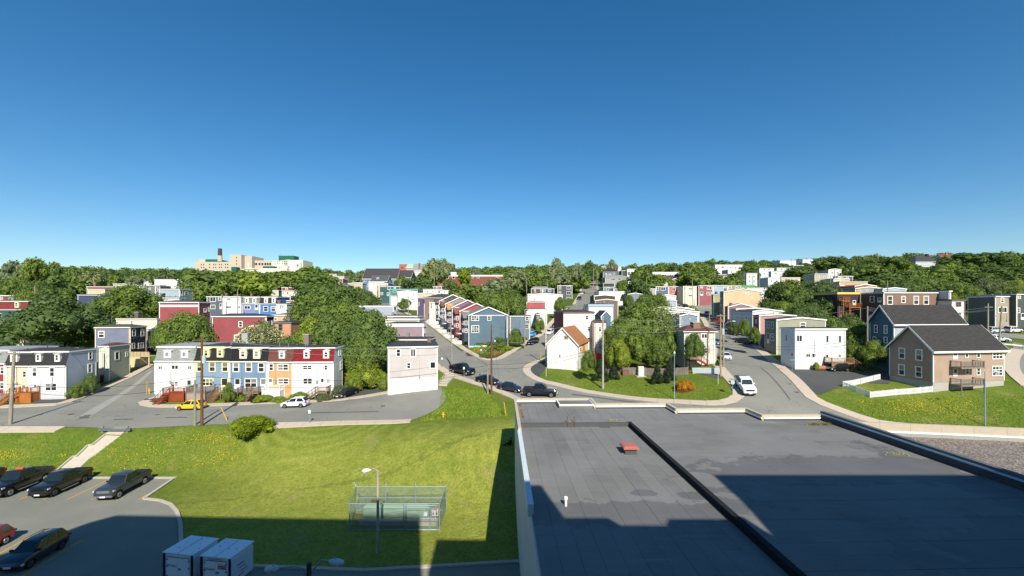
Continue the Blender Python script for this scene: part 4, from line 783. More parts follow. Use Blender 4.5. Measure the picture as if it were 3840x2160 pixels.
# ---- right foreground gabled pair
hbr = house('large two storey brown clapboard house with grey shingle roof and double balcony', 69, 3499, 3766, 1310, '#b8967c', colS='#a98a74', xs=3335, rot=8, roof='gable_s', rc='#403f3f', apex=3.6, yb=1434, win=[(3383, 1325, 25, 42), (3447, 1331, 27, 43), (3382, 1387, 25, 42), (3446, 1395, 27, 43), (3581, 1331, 18, 32, 'd'), (3624, 1327, 15, 28), (3668, 1327, 15, 30), (3740, 1328, 41, 38, 'n'), (3581, 1396, 16, 30, 'd'), (3626, 1391, 15, 26), (3668, 1392, 15, 30), (3739, 1391, 41, 38, 'n')])  # gable side is a darker copy of the front brown, shade in the colour
for yt in (1374, 1439): deck(hbr, 3562, 3646, yt, 1.6, DECKG, None, posts=yt > 1400)
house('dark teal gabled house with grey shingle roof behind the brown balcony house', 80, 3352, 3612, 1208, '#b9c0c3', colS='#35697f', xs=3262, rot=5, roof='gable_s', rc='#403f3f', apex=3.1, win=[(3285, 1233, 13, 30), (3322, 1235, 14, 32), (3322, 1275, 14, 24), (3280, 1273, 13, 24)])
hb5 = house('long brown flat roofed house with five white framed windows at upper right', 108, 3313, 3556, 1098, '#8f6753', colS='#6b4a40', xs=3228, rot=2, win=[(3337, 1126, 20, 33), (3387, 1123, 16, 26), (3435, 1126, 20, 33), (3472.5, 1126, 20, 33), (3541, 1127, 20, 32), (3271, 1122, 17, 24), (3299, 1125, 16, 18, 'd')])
house('white three storey house with four pane window right of the long brown house', 106, 3558, 3567, 1092, '#d5d9dd', dep=9, boards=False); house('white lower house wing with four pane window right of the long brown one', 105, 3567.5, 3619, 1126, '#d5d9dd', trim='#75605a', dep=8, win=[(3594, 1141, 20, 18, 'g'), (3598, 1177, 10, 8)])
house('charcoal and beige house with outside stairs at the far right', 115, 3732, 3807, 1112, '#a8997f', colS='#6f6a64', xs=3629, rot=5, win=[(3758, 1126, 13, 20), (3797, 1127, 15, 22), (3759, 1162, 34, 22, 't'), (3735, 1185, 5, 10)])
house('dark green grey house at the right edge of the photo', 114, 3811, 3900, 1104, '#4a5552', dep=9, win=[(3822, 1115, 11, 12), (3818, 1164, 14, 20), (3835, 1187, 15, 24, 'd')])
# ---- left of the side street
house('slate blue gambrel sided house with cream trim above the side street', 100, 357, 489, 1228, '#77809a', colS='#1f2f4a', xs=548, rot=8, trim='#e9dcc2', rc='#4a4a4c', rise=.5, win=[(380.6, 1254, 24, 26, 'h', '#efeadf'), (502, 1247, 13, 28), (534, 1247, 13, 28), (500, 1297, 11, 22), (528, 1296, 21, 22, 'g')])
house('dark brown brick house beyond the navy wall on the side street', 110, 549, 556, 1240, '#3c2b2b', xs=612, rot=10, win=[(571, 1240, 9, 20), (566, 1290, 16, 22), (597, 1290, 10, 20)], boards=False)
house('long cream clapboard house with grey chimney behind the slate blue house', 118, 437, 588, 1196, '#e3dbc5', colS='#cfc8b4', xs=600, rot=4, trim='#f0e9d8', win=[(495, 1211, 10, 18)], chim=[(.5, .3, 1., 1.6, '#6d6560')])
hg2 = house('pale green garage house with cream front and brown roof by the side street', 88, 372, 409, 1299, '#e6e6c8', colS='#b4bd9e', xs=487, rot=6, rc='#5b4038', trim='#e9e6d8', rise=.4, win=[(439, 1334, 17, 32, 'p'), (475, 1328, 9, 18)])
house('white low house at the left edge between the mansard row and the brick wall', 92, 8, 92, 1268, '#e9dfc3', trim='#6d4a40', dep=8, win=[(45, 1288, 14, 16)])
house('pinkish stone gable wall at the left edge behind the big tree', 108, -60, 62, 1203, '#c5aca4', trim='#e6e4de', dep=9, mat=plain('#b79c94', .95, var=.35, scale=6, name='pink_stone'), boards=False)
house('teal house with red mansard and cream dormer at the left edge', 125, -40, 98, 1130, '#2f5f5c', roof='mansard', ym=1161, rc='#7e3a3c', trim='#cfe0cf', dep=9, win=[(2, 1185, 9, 20)], dorm=[(62, 1143, 15, 22, 1, '#cfd8b4')])
house('grey and white long low house above the teal mansard house', 150, 60, 122, 1109, '#cfd2d6', trim='#f0f0f0', dep=8, win=[(93, 1120, 14, 9, 's')])
house('red and white row house at far left above the teal mansard house', 151, 0, 59, 1109, '#a3383f', trim='#f0f0f0', dep=8, win=[(35, 1119, 8, 10), (8, 1119, 6, 10), (50, 1119, 7, 10)])
house('navy house with violet edge trim between the two big left trees', 150, 292, 376, 1107, '#3f5068', colS='#59449c', xs=420, rot=6, trim='#cdc6e6', win=[(384, 1116, 6, 9), (399, 1117, 6, 8), (410, 1117, 6, 8)])
house('low yellow house with two blank panels below the red roofed row', 176, 330, 393, 1085, '#e3c88c', colS='#cfd2d6', xs=438, rot=5, win=[(414, 1100, 7, 12), (428, 1100, 7, 12)])
house('brick red low row house with white eaves at upper left', 188, 326, 438, 1076, '#a5403c', colS='#8f98a5', xs=475, rot=5, win=[(455, 1084, 22, 8, 't')], chim=[(.1, .5, .9, 1.4, '#a35a4a')])
house('long dark blue bungalow among the trees at far left', 215, 8, 72, 1060, '#3a4a5c', trim='#dfe6ea', dep=8)
house('grey house with white windows above the pale blue house at left', 192, 583, 600, 1072, '#7b7f7c', colS='#8b8f8c', xs=640, rot=3, win=[(587, 1086, 9, 13), (560, 1083, 6, 8)]); house('grey flat house left of the white mansard at upper left', 196, 540, 583, 1071, '#767c78', dep=8, win=[(561, 1083, 7, 8)])
house('white mansard roofed house high on the left slope', 205, 580, 672, 1048, '#f0f0f0', roof='flat', rise=.1, dep=9, xs=700, win=[(668, 1062, 10, 12)], chim=[(.25, .5, .8, 1.6, '#4a3c38')])
house('grey and maroon flat houses right of the white mansard house', 198, 700, 740, 1056, '#8a4f4c', colS='#bfc3c6', dep=8, win=[(715, 1072, 9, 8), (730, 1073, 6, 10)]); house('narrow grey box house between white and maroon ones at upper left', 200, 681, 699, 1053, '#9a9690', dep=8)
house('pale blue clapboard house with white corner boards at left middle', 165, 597, 674, 1085, '#9cb9c4', colS='#a9b4ae', xs=722, rot=4, win=[(681, 1100, 8, 22, 'd'), (699, 1101, 13, 14)])
house('white single storey house under the pale blue one', 152, 592, 672, 1117, '#e6e8ea', colS='#ccd2d4', xs=694, rot=2, win=[(640, 1134, 8, 12), (612, 1131, 7, 12), (678, 1128, 7, 10)], chim=[(.17, .3, .8, 1.4, '#3a3432')])
hrd = house('brick red house with peeling white band and side balconies', 126, 597, 746, 1134, '#a83f42', colS='#8f2e36', xs=789, rot=6, rise=.5, win=[(769, 1164, 10, 16, 'd'), (783, 1160, 6, 18)])
m = MB(); A = [hrd[6](x, y, False) for x, y in ((640, 1146), (745, 1150), (745, 1152), (718, 1151), (676, 1150), (672, 1147.5))]
a, z1 = hrd[6](597, 1143, False); b, z2 = hrd[6](745, 1151, False); m.hexa([hrd[1](s, t, z) for z in (z2, z1) for s, t in ((max(a, .1), -.03), (b-.2, -.03), (b-.2, -.003), (max(a, .1), -.003))]); m.obj('peeled_band', plain('#e6dcd6', .9, var=.2, scale=5, name='peeled_paint'), hrd[0])
house('large brick red house with one small window above the white blossom tree', 97, 796, 999, 1187, '#a83f44', colS='#3c2c30', xs=1027, rot=3, rise=.5, win=[(902.6, 1216, 16, 23, 'h'), (889, 1270, 22, 30), (1006, 1212, 7, 14), (1020, 1210, 6, 18)])
house('orange clapboard house with tall window beside the brick red one', 100, 1027, 1092, 1210, '#dd8f55', dep=9, trim='#7b766c', win=[(1052, 1227, 17, 27)])
house('pale orange upper house behind the tall window one', 106, 1020, 1088, 1182, '#e3a878', dep=9, win=[(1034, 1196, 14, 12), (1062, 1196, 8, 14)])
g2 = 'colourful row above the brick red houses'
house('slate grey row house left of the white one in the upper row', 140, 776, 837, 1113, '#5b6a78', dep=8, win=[(798.5, 1123, 23, 18, 's'), (824, 1121, 12, 13), (799, 1151, 18, 16, 's'), (828, 1148, 8, 22, 'd')], group=g2, name='row_house', xs=None)
house('white row house with grey outdoor stairs in the upper row', 140, 838, 906, 1113, '#e9ebee', dep=8, win=[(857.6, 1122, 13, 11, 's'), (858, 1152, 19, 11, 't'), (893, 1123, 12, 7, 's'), (897, 1154, 8, 14, 'd')], group=g2, name='row_house')
house('periwinkle blue row house with grey mansard in the upper row', 140, 907, 973, 1114, '#6f8cc4', roof='mansard', ym=1139, rc='#7b7b78', dep=8, win=[(927.5, 1153, 24, 14, 's'), (962, 1152, 12, 20, 'd')], dorm=[(925, 1127, 14, 18, 1), (953.5, 1127, 14, 18, 1)], group=g2, name='row_house')
house('bright blue row house with black mansard in the upper row', 140, 974, 1038, 1114, '#1f7fd0', roof='mansard', ym=1139, rc='#3a3836', dep=8, win=[(997, 1158, 18, 20), (1025, 1158, 18, 20)], dorm=[(997, 1127, 14, 18, 1), (1026, 1127, 14, 18, 1)], group=g2, name='row_house')
house('white house with brick chimney stack right of the bright blue row house', 139, 1040, 1075, 1141, '#e6e9ee', dep=8, win=[(1053, 1151, 5, 13, 'p'), (1061, 1151, 5, 13, 'p')], chim=[(.1, .1, .9, .9, '#a34f42')])
house('red house front behind the white chimney house', 146, 1060, 1102, 1128, '#a8323a', dep=8, win=[(1082, 1137, 16, 6, 't')])
house('royal blue house behind the upper row right end', 152, 1055, 1090, 1113, '#1c4a8c', dep=9, win=[(1074, 1120, 5, 8), (1084, 1121, 5, 8)], roof='low_t', apex=(1070, 1110))
house('beige narrow house with one window at the foot of the hill trees', 190, 1009, 1044, 1089, '#cfc4b0', colS='#8f8a78', xs=1057, rot=4, win=[(1025, 1099, 7, 10)])
house('maroon flat house with white window on the slope left of the big tree', 198, 1057, 1108, 1078, '#96404a', dep=8, win=[(1075, 1084, 9, 8)])
house('cream house with two windows below the maroon one', 190, 1059, 1113, 1091, '#ead9b4', dep=8, win=[(1061, 1098, 7, 8), (1079, 1099, 8, 12)])
house('dark blue low house on the slope right of the tallest middle trees', 215, 998, 1043, 1075, '#4a6480', dep=8, roof='low_t', apex=(1025, 1072), win=[(1010, 1083, 6, 8)])
house('charcoal roofed house at left edge of the great green tree', 178, 1118, 1150, 1105, '#2f3a46', dep=8, trim='#eef0f2')
# ---- slope left of the middle street
house('long sky blue house with dark gabled roof and white trim below the ridge', 250, 1361, 1488, 1044, '#5d86ad', roof='gable_s', rc='#4a4648', apex=6.2, dep=12, win=[(1370, 1050, 6, 11), (1388, 1050, 6, 11), (1459, 1050, 6, 10), (1476, 1050, 7, 5, 'p'), (1369, 1070, 6, 9), (1380, 1071, 5, 9)], boards=True)
house('dark roofed annex at the right end of the long sky blue house', 252, 1490, 1540, 1040, '#46525c', roof='gable_s', rc='#4a4648', apex=4.6, dep=12)
house('pale blue dormered cottage in front of the long sky blue house', 238, 1392, 1450, 1054, '#a9c4d8', roof='gable_s', rc='#54565c', apex=3.4, dep=9, win=[(1417, 1044, 9, 7, 's')])
house('white blank sided house on the middle slope left of the teal ones', 225, 1383, 1440, 1057, '#d9dbdc', colS='#cfd6d8', xs=1487, rot=4, rise=.5); house('off white gabled house stepping down in front of the blank one', 218, 1396, 1455, 1064, '#dcd9d0', dep=9, roof='low_t', apex=(1420, 1060))
house('dark teal house with four white windows and yellow edge', 205, 1423, 1500, 1075, '#2c5f64', colS='#e0b268', dep=9, win=[(1459, 1081, 12, 11, 's'), (1481, 1080, 8, 7), (1432, 1101, 9, 10), (1455, 1103, 8, 13)], rise=.6)
house('yellow sided strip house at the left end of the dark teal one', 206, 1413, 1422.5, 1073, '#e0b26c', dep=9, boards=False)
house('sea green house with white garage front right of the dark teal house', 192, 1461, 1566, 1085, '#43857f', dep=9, win=[(1480, 1093, 13, 9), (1463, 1100, 5, 10)], trim='#9fd0c4')
house('white gabled house with small shop awnings beside the sea green one', 186, 1491, 1566, 1094, '#eaecec', roof='low_t', apex=(1516, 1090), dep=9, win=[(1530, 1101, 4, 9), (1552, 1104, 5, 9), (1549, 1122, 9, 6, 's')])
house('lone white garage front at the bend of the middle street', 184, 1465, 1488, 1110, '#eef0f0', dep=5, boards=False)
house('cream and olive low house above the purple house', 178, 1566, 1652, 1101, '#dcc79a', dep=8, roof='low_t', apex=(1595, 1098))
house('purple clapboard house beside the yellow fence', 160, 1565, 1592, 1117, '#5f4a70', colS='#9c7f6b', xs=None, dep=9, win=[(1570, 1140, 6, 14)])
house('brown shop like house with dark hip roof right of the purple one', 158, 1593, 1715, 1117, '#8b7268', roof='hip', rc='#48484a', apex=1.6, dep=10, win=[(1662, 1124, 9, 12), (1681, 1124, 14, 10, 's'), (1701, 1124, 8, 12)], chim=[(.95, .4, 1., 1.3, '#a3604a'), (.2, .4, 1., 1., '#a3604a')])
house('white plastered house with tall blue window below the brown shop house', 152, 1611, 1700, 1134, '#e6dfd0', dep=9, win=[(1605+12, 1146, 6, 20)])
house('pale pink terrace fragment with white eaves among the middle trees', 225, 1617, 1656, 1075, '#a86a72', dep=8, trim='#f0f0f0', win=[(1624, 1079, 5, 5), (1638, 1079, 5, 5)])
house('white row house with two dark windows among the middle trees', 205, 1587, 1660, 1085, '#e8e8e4', dep=8, win=[(1603, 1093, 8, 7), (1621, 1093, 8, 7)])
house('white gabled cottage with shuttered window among the middle trees', 196, 1645, 1681, 1089, '#eceae6', dep=8, win=[(1667, 1096, 7, 7, 's')])
ba = house('three storey red brick apartment block with white parapet in the trees', 290, 1641, 1884, 1032, '#93513f', dep=14, mat=brickmat('#93513f'), trim='#efe9e2', fasc=.9, win=[(1654, 1039, 9, 6, 'p'), (1654, 1053, 9, 6, 'p'), (1677, 1041, 10, 10, 'p'), (1701, 1041, 10, 10, 'p'), (1770, 1039, 10, 8, 's'), (1793, 1039, 10, 8, 's'), (1866, 1039, 10, 8, 's'), (1654, 1067, 9, 6, 'p')], name='apartment_building', cat='apartment building', boards=False)
m = MB(); m.hexa([ba[1](s, t, z) for z in (ba[5], ba[5]+2.2) for s, t in ((8.5, 1), (12.5, 1), (12.5, 5), (8.5, 5))]); m.obj('lift_housing', WHITE, ba[0])
gr = 'gable fronted row stepping up the middle street'
for i, (c, cs, rc_, nm_) in enumerate((('#54768a', '#3f4f5e', '#77807c', 'blue grey'), ('#b83a44', '#8c3038', '#86584e', 'bright red'), ('#86619c', '#4f3a5c', '#b88a62', 'violet'), ('#8f97a8', '#5c6478', '#7d5248', 'lavender grey'), ('#3f5f5c', '#2e4644', '#5c5450', 'dark green'))):  # second colour: street side as a darker copy, shade put into the paint
    Dk = 118+8.3*i; X = -12.0-3.45*i; px = 1920+X/Dk*F; z = 18.8+1.12*i; yt = HZ+(CZ-z)*F/Dk
    X2, Y2 = X-.36*7.4, Dk+.93*7.4; px2 = 1920+X2/Y2*F; xr = 1903 if i == 0 else px+F*10.3/Dk*.93
    sx = lambda f: 1920+(X-.36*7.4*f)/(Dk+.93*7.4*f)*F
    wn = [(sx(.3), yt+15, 7, 22), (sx(.35), yt+55, 7, 26), (sx(.75), yt+18, 5, 18), (sx(.75), yt+58, 5, 24, 'd')]
    if i == 0: wn += [(1782, 1193, 29, 20, 'w'), (1834.5, 1193, 15, 18), (1782, 1234, 29, 28, 'n')]
    hk = house('%s gabled house, %s of the gable fronted row by the flower garden' % (nm_, ['nearest', 'second', 'third', 'fourth', 'farthest'][i]), Dk, px, xr, yt, c, colS=cs, xs=px2, rot=21, roof='gable_t', apex=((px+xr)/2, yt-F*2.3/Dk), rc=rc_, win=wn, group=gr, name='row_house')
    # bay and porch on the street side
    r_, W, wd, dp = hk[0], hk[1], hk[2], hk[3]; gz0 = h(*W(-1.2, dp/2, 0)[:2])
    m = MB(); m.hexa([W(s, t, z) for z in (gz0+1.0, hk[5]-.8) for s, t in ((-1.0, dp*.12), (0, dp*.12), (0, dp*.5), (-1.0, dp*.5))]); b_ = m.obj('bay', siding(cs), r_)
    m = MB(); m.add([W(-1.3, dp*.06, hk[5]-.8), W(-1.3, dp*.56, hk[5]-.8), W(-1.3, dp*.31, hk[5]+.6), W(.8, dp*.06, hk[5]-.8), W(.8, dp*.56, hk[5]-.8), W(.8, dp*.31, hk[5]+1.2)], [(0, 1, 2), (5, 4, 3), (0, 2, 5, 3), (1, 4, 5, 2), (0, 3, 4, 1)]); m.obj('bay_roof', shingle(rc_), b_)
    for zz in (.45, .78):
        zq = gz0+1+(hk[5]-.8-gz0-1)*zz; win_mesh(lambda s, d, z: W(s, dp*.12-d, z), -.92, -.1, zq-.5, zq+.7, 'h', WHITE, GLASS, b_); win_mesh(lambda s, d, z: W(-1.0-d, s, z), dp*.2, dp*.42, zq-.5, zq+.7, 's', WHITE, GLASS, b_)
    m = MB(); m.hexa([W(s, t, z) for z in (gz0+2.9, gz0+3.05) for s, t in ((-1.9, dp*.5), (0, dp*.5), (0, dp*.98), (-1.9, dp*.98))]); m.obj('porch_roof', WHITE, r_)
    m = MB(); m.hexa([W(s, t, z) for z in (gz0-.3, gz0+.9) for s, t in ((-1.9, dp*.55), (0, dp*.55), (0, dp*.95), (-1.9, dp*.95))]); m.obj('porch', DECKW, r_)
    for k2 in range(5): m = MB(); m.hexa([W(s, t, z) for z in (gz0-.3, gz0+.75-.17*k2) for s, t in ((-2.2-.28*k2, dp*.6), (-1.92-.28*k2, dp*.6), (-1.92-.28*k2, dp*.85), (-2.2-.28*k2, dp*.85))]); m.obj('porch_step', DECKW, r_)
    for t in (.58, .87):
        m = MB(); m.bar(W(-1.9, dp*t, gz0+1.8), W(-3.4, dp*t, gz0+.9), .08, .08); m.obj('stair_rail', DECKW, r_)
        for k2 in range(6): q = k2/5; m = MB(); m.bar(W(-1.9-1.5*q, dp*t, gz0+.3-.3*q), W(-1.9-1.5*q, dp*t, gz0+1.8-.9*q), .06, .06); m.obj('baluster', DECKW, r_)
house('mauve flat roofed house with big white fascia left of the middle street', 112, 1445, 1588, 1215, '#a58490', xs=1597, rot=3, trim='#f2f0ee', fasc=.9, rise=.4, win=[(1592, 1240, 4, 20)])
house('low mauve roofed wing between the beige house and the mauve house', 92, 1450, 1612, 1274, '#9c7c80', dep=7, trim='#dfd8c8', fasc=.25)
house('white long roofed pair behind the mauve house', 125, 1430, 1572, 1196, '#e2dccf', dep=8, trim='#e6dfd4', fasc=.5); house('cream narrow roof line house above the mauve pair', 134, 1440, 1565, 1186, '#ddd6ca', dep=7, trim='#e9e3da', fasc=.4)
house('light grey blue blank house with white fascia by the middle street', 145, 1345, 1476, 1148, '#aab4c6', xs=1486, rot=3, trim='#f2f2f2', fasc=.5, win=[(1481, 1170, 4, 14)])
house('long low grey roofed shed above the light grey blue house', 168, 1340, 1408, 1133, '#d5d5d0', dep=7, trim='#e9e9e6', rc='#77787a')
# ---- middle, right branch street
house('blue grey flat house with dark roof on the corner garden', 128, 1912, 1987, 1186, '#6c8598', colS='#7890a3', xs=2010, rot=-4, win=[(1976, 1194, 12, 16), (1976, 1223, 17, 17), (1993, 1193, 7, 14), (2002, 1193, 6, 14), (2001, 1225, 9, 18, 'd')])
house('rust red narrow house right of the blue grey corner house', 140, 2012, 2026, 1180, '#8c3a34', dep=8, win=[(2015, 1195, 4, 18), (2021, 1195, 4, 18)], boards=False)
house('white gabled house under the red topped one', 148, 1972, 2050, 1160, '#e9e9e9', colS='#cfd2d6', xs=2078, rot=-6, win=[(2068, 1178, 6, 12)])
house('flat house with bright red blank upper wall', 154, 1975, 2046, 1133, '#c8444a', colS='#8e3038', xs=2064, rot=-5, win=[(2052, 1150, 4, 14)])
house('long white house with shallow gabled roof above the red topped one', 178, 1979, 2110, 1106, '#ece6da', roof='low_t', apex=(2050, 1100), dep=9, win=[(2005, 1124, 6, 6)], chim=[(.25, .2, .7, .8, '#a3604a')])
house('olive brown terrace house at the left end of the small dark row', 222, 1992, 2034, 1083, '#5f4c34', dep=8, trim='#dfe6e6', win=[(2006, 1090, 6, 12), (2028, 1090, 5, 12)]); house('blue terrace house with orange end wall in the small dark row', 222, 2035, 2078, 1083, '#34507a', colS='#cf7f26', xs=2088, rot=-4, win=[(2041, 1089, 8, 9), (2061, 1090, 12, 9, 's')])
house('charcoal three storey house with white windows by the upper street', 232, 2091, 2146, 1071, '#55565e', xs=2155, rot=-4, colS='#45464e', win=[(2100, 1079, 8, 12), (2133, 1079, 16, 12, 's'), (2133, 1099, 17, 14, 's'), (2100, 1096, 8, 8), (2132, 1119, 18, 10, 't')])
house('slate blue hip roofed house with two brick chimneys near the ridge', 300, 2262, 2320, 1020, '#5b6c86', roof='hip', rc='#3c3c40', apex=3.5, dep=10, win=[(2287, 1025, 8, 8), (2302, 1025, 8, 8), (2273, 1028, 6, 8), (2283, 1034, 20, 8, 'p', '#efefef')], chim=[(.25, .5, 1.3, 3.6, '#b06a50'), (.7, .5, 1.3, 3.6, '#b06a50')])
house('grey hip roofed house below the slate blue chimney house', 262, 2270, 2362, 1040, '#9ea29c', roof='hip', rc='#8d9090', apex=1.8, dep=10, win=[(2300, 1047, 18, 8, 't'), (2323, 1047, 10, 10, 's'), (2330, 1068, 12, 10, 's')])
house('dark shingled two tier house below the grey hip roofed one', 240, 2262, 2304, 1062, '#3f4046', dep=8, trim='#cfd2d6'); house('small blue house with one white window under the dark shingled one', 215, 2263, 2301, 1077, '#6f8aa0', dep=8, win=[(2281, 1084, 12, 9, 's')])
house('white two tier house beside the small blue one', 205, 2300, 2346, 1083, '#e9e4da', dep=8, win=[(2325, 1088, 5, 4), (2335, 1089, 5, 4)]); house('large blank white house on the right side of the upper street', 190, 2246, 2346, 1093, '#f0ebe0', dep=9, boards=False)
house('black roofed low house with white verge in the middle of the slope', 172, 2228, 2308, 1110, '#4a4844', roof='low_t', apex=(2274, 1106), dep=9)
house('chocolate brown blank gabled house with cream verge', 160, 2232, 2318, 1127, '#7d665c', colS='#6b544c', xs=2372, rot=-4, roof='low_t', apex=(2268, 1122), trim='#e9dcc8')
house('white house with long grey blue parapet below the brown gabled house', 146, 2207, 2300, 1142, '#e9ebee', dep=9, trim='#9fb0bc', fasc=.8)
house('blue and white gabled house behind the cream block', 120, 2254, 2292, 1186, '#4f7690', roof='low_t', apex=(2262, 1166), dep=9)
house('cream building with big windows on the ridge right of the slate blue house', 290, 2352, 2400, 1009, '#eeeae0', dep=12, win=[(2358, 1025, 10, 14, 's'), (2371, 1025, 10, 14, 's')], xs=None); house('dark sided annex left of the cream ridge building', 292, 2332, 2352, 1015, '#4a4c56', dep=8)
house('wide low modern building with white band and dark cladding near the ridge', 262, 2448, 2562, 1021, '#54484a', dep=12, trim='#efece4', fasc=1.5, win=[(2486, 1028, 14, 10, 's'), (2505, 1028, 14, 10, 's'), (2524, 1028, 14, 10, 's'), (2500, 1050, 12, 10, 'p')])
house('tan gabled house with balcony below the wide modern building', 238, 2522, 2562, 1047, '#a38a72', dep=9, roof='low_t', apex=(2547, 1041), win=[(2536, 1055, 8, 12), (2556, 1053, 6, 8)])
g3 = 'terrace below the wide modern building'
house('beige terrace house at the left end of the blue and red terrace', 195, 2414, 2458, 1083, '#a9a890', dep=8, win=[(2428, 1090, 8, 8), (2445, 1090, 8, 10)], group=g3, name='row_house'); house('slate blue terrace house between beige and coral ones', 195, 2459, 2507, 1075, '#5c6c84', dep=8, win=[(2466, 1083, 9, 14), (2487, 1083, 18, 13, 's')], group=g3, name='row_house'); house('coral red terrace house with white windows', 195, 2508, 2562, 1075, '#cf5f58', dep=8, win=[(2526, 1085, 13, 12, 's'), (2548, 1080, 6, 8), (2526, 1106, 13, 10, 's')], group=g3, name='row_house')
house('white low garage roofs below the blue and red terrace', 168, 2462, 2535, 1110, '#e3ddd2', dep=8, roof='low_t', apex=(2500, 1105), trim='#efe9df'); house('light blue garage below the white garage roofs', 158, 2488, 2538, 1128, '#a3b6c4', dep=7); house('orange brick shed under the trees by the light blue garage', 160, 2450, 2488, 1147, '#b5613c', dep=5)
house('white gabled roof house with dark attic beside the right street', 130, 2478, 2600, 1160, '#efeeea', roof='gable_t', apex=(2525, 1151), rc='#58554f', dep=9, rot=-4); house('white wide low roof house just behind the blue grey vent house', 121, 2500, 2622, 1170, '#eceae6', dep=8, roof='low_t', apex=(2560, 1164))
house('cream two storey house with green stairs on the cross street', 188, 2562, 2612, 1074, '#e9e0b4', dep=9, win=[(2568, 1083, 6, 9), (2590, 1083, 18, 8, 't'), (2590, 1108, 18, 9, 't')]); hr = house('dusty red two storey house with white outside stairs on the cross street', 188, 2620, 2673, 1071, '#a34f54', colS='#a8323e', xs=2612, rot=2, win=[(2631, 1078, 9, 7), (2660, 1080, 19, 13, 'g'), (2631, 1101, 11, 14, 'd'), (2659, 1101, 19, 12, 'g')])
house('light blue terrace house right of the dusty red one', 189, 2674, 2728, 1071, '#9fb8cc', dep=9, win=[(2685, 1078, 7, 6), (2716, 1078, 7, 6)]); house('tan terrace house with two white windows right of the light blue one', 189, 2729, 2778, 1072, '#a3907c', dep=9, win=[(2737, 1078, 12, 8), (2762, 1079, 12, 8)])
house('low house with bright green fascia above the butter yellow house', 205, 2779, 2830, 1071, '#cfd2c8', dep=8, trim='#4fa838', fasc=.7); house('white garden wall house right of the green fascia one', 192, 2800, 2878, 1080, '#eceae4', dep=5, boards=False)
house('long white three storey apartment block near the right ridge', 300, 2682, 2784, 993, '#e9eaee', dep=12, win=[(2710, 1002, 10, 7, 's'), (2739, 1003, 8, 5), (2757, 1004, 8, 7), (2774, 1004, 8, 7), (2736, 1016, 8, 6), (2757, 1022, 8, 6), (2774, 1022, 8, 6), (2724, 1004, 5, 5)], name='apartment_building', cat='apartment building')
house('yellow cottage with dark mansard half hidden by trees at right slope', 255, 2712, 2780, 1037, '#d8b45c', dep=8, rc='#5a5048'); house('tiny red painted house beside the yellow cottage', 240, 2694, 2722, 1057, '#b84a4c', dep=7, win=[(2703, 1064, 5, 6)]); house('brown gabled roof behind the yellow cottage', 262, 2694, 2740, 1029, '#8c5f54', dep=8)
house('white house with balcony and dark trim high on the right slope', 262, 2848, 2902, 1006, '#eceef2', colS='#cfd4dc', xs=2837, rot=3, win=[(2866, 1011, 6, 8), (2884, 1011, 6, 8), (2866, 1026, 8, 6), (2862, 1045, 7, 5)]); house('white hip roofed house next to the white balcony house', 266, 2913, 2966, 1005, '#dcdfe6', colS='#cfd4dc', xs=2900, rot=3, win=[(2931, 1010, 7, 7), (2950, 1010, 6, 8)], rc='#77777a')
house('large white boxy house with roof deck below the white hip roofed house', 245, 2892, 2948, 1018, '#e9ecf2', colS='#c4cad4', xs=2882, rot=3, win=[(2909, 1025, 9, 6, 's'), (2935, 1024, 6, 5)]); house('brown house with small deck right of the white boxy one', 246, 2950, 2991, 1017, '#7c675c', dep=8, win=[(2975, 1025, 12, 7, 't'), (2957, 1023, 4, 8)])
house('low cream roofed bungalow beneath the white boxy house', 225, 2930, 3000, 1041, '#dcc8b4', dep=9, trim='#f0e2c8', win=[(2960, 1052, 30, 8, 't')])
for q in ((3128, 1003, 3176, '#e9e6e0', 'cream house half hidden left of the grey one at upper right'), (3177, 1001, 3200, '#aab6c0', 'grey blue house beside the half hidden cream one')): house(q[4], 270, q[0], q[2], q[1], q[3], dep=9, win=[((q[0]+q[2])/2+5, q[1]+10, 6, 8)])
house('slate grey house with two white windows at upper right', 200, 3141, 3198, 1036, '#59616c', colS='#45505c', xs=3124, rot=3, win=[(3149, 1043, 9, 11), (3177, 1043, 9, 12)])
house('bright yellow house with white trim at upper right', 172, 3148, 3252, 1057, '#e0b048', colS='#c99a40', xs=3122, rot=3, win=[(3132, 1071, 6, 14)]); house('dark maroon house with three white windows at upper right', 158, 3150, 3205, 1071, '#4f2c36', dep=9, trim='#e9e9ea', win=[(3154, 1079, 6, 9), (3176, 1079, 9, 15)])
house('faded red gabled house right of the dark maroon one', 150, 3205, 3286, 1073, '#a85a5e', roof='low_t', apex=(3235, 1066), dep=9, rc='#a85a5e'); house('cream gabled house with blue panels behind the long brown one', 135, 3207, 3308, 1082, '#9c9ea0', roof='low_t', apex=(3330-30, 1076), dep=9, trim='#e9dcc0', win=[(3224, 1092, 9, 8), (3251, 1091, 8, 8), (3280, 1094, 12, 8, 's')]); house('light blue flat gable behind the long brown house', 132, 3310, 3398, 1084, '#a8bccc', roof='low_t', apex=(3350, 1079), dep=9)
hm = house('dark yellow edged house left of the long brown one', 115, 3140, 3226, 1098, '#46343a', dep=9, trim='#e9c05c', fasc=.5, boards=False, win=[(3203, 1135, 12, 18, 'd', '#e6e4de'), (3160, 1135, 10, 16, 'h', '#e6e4de')])
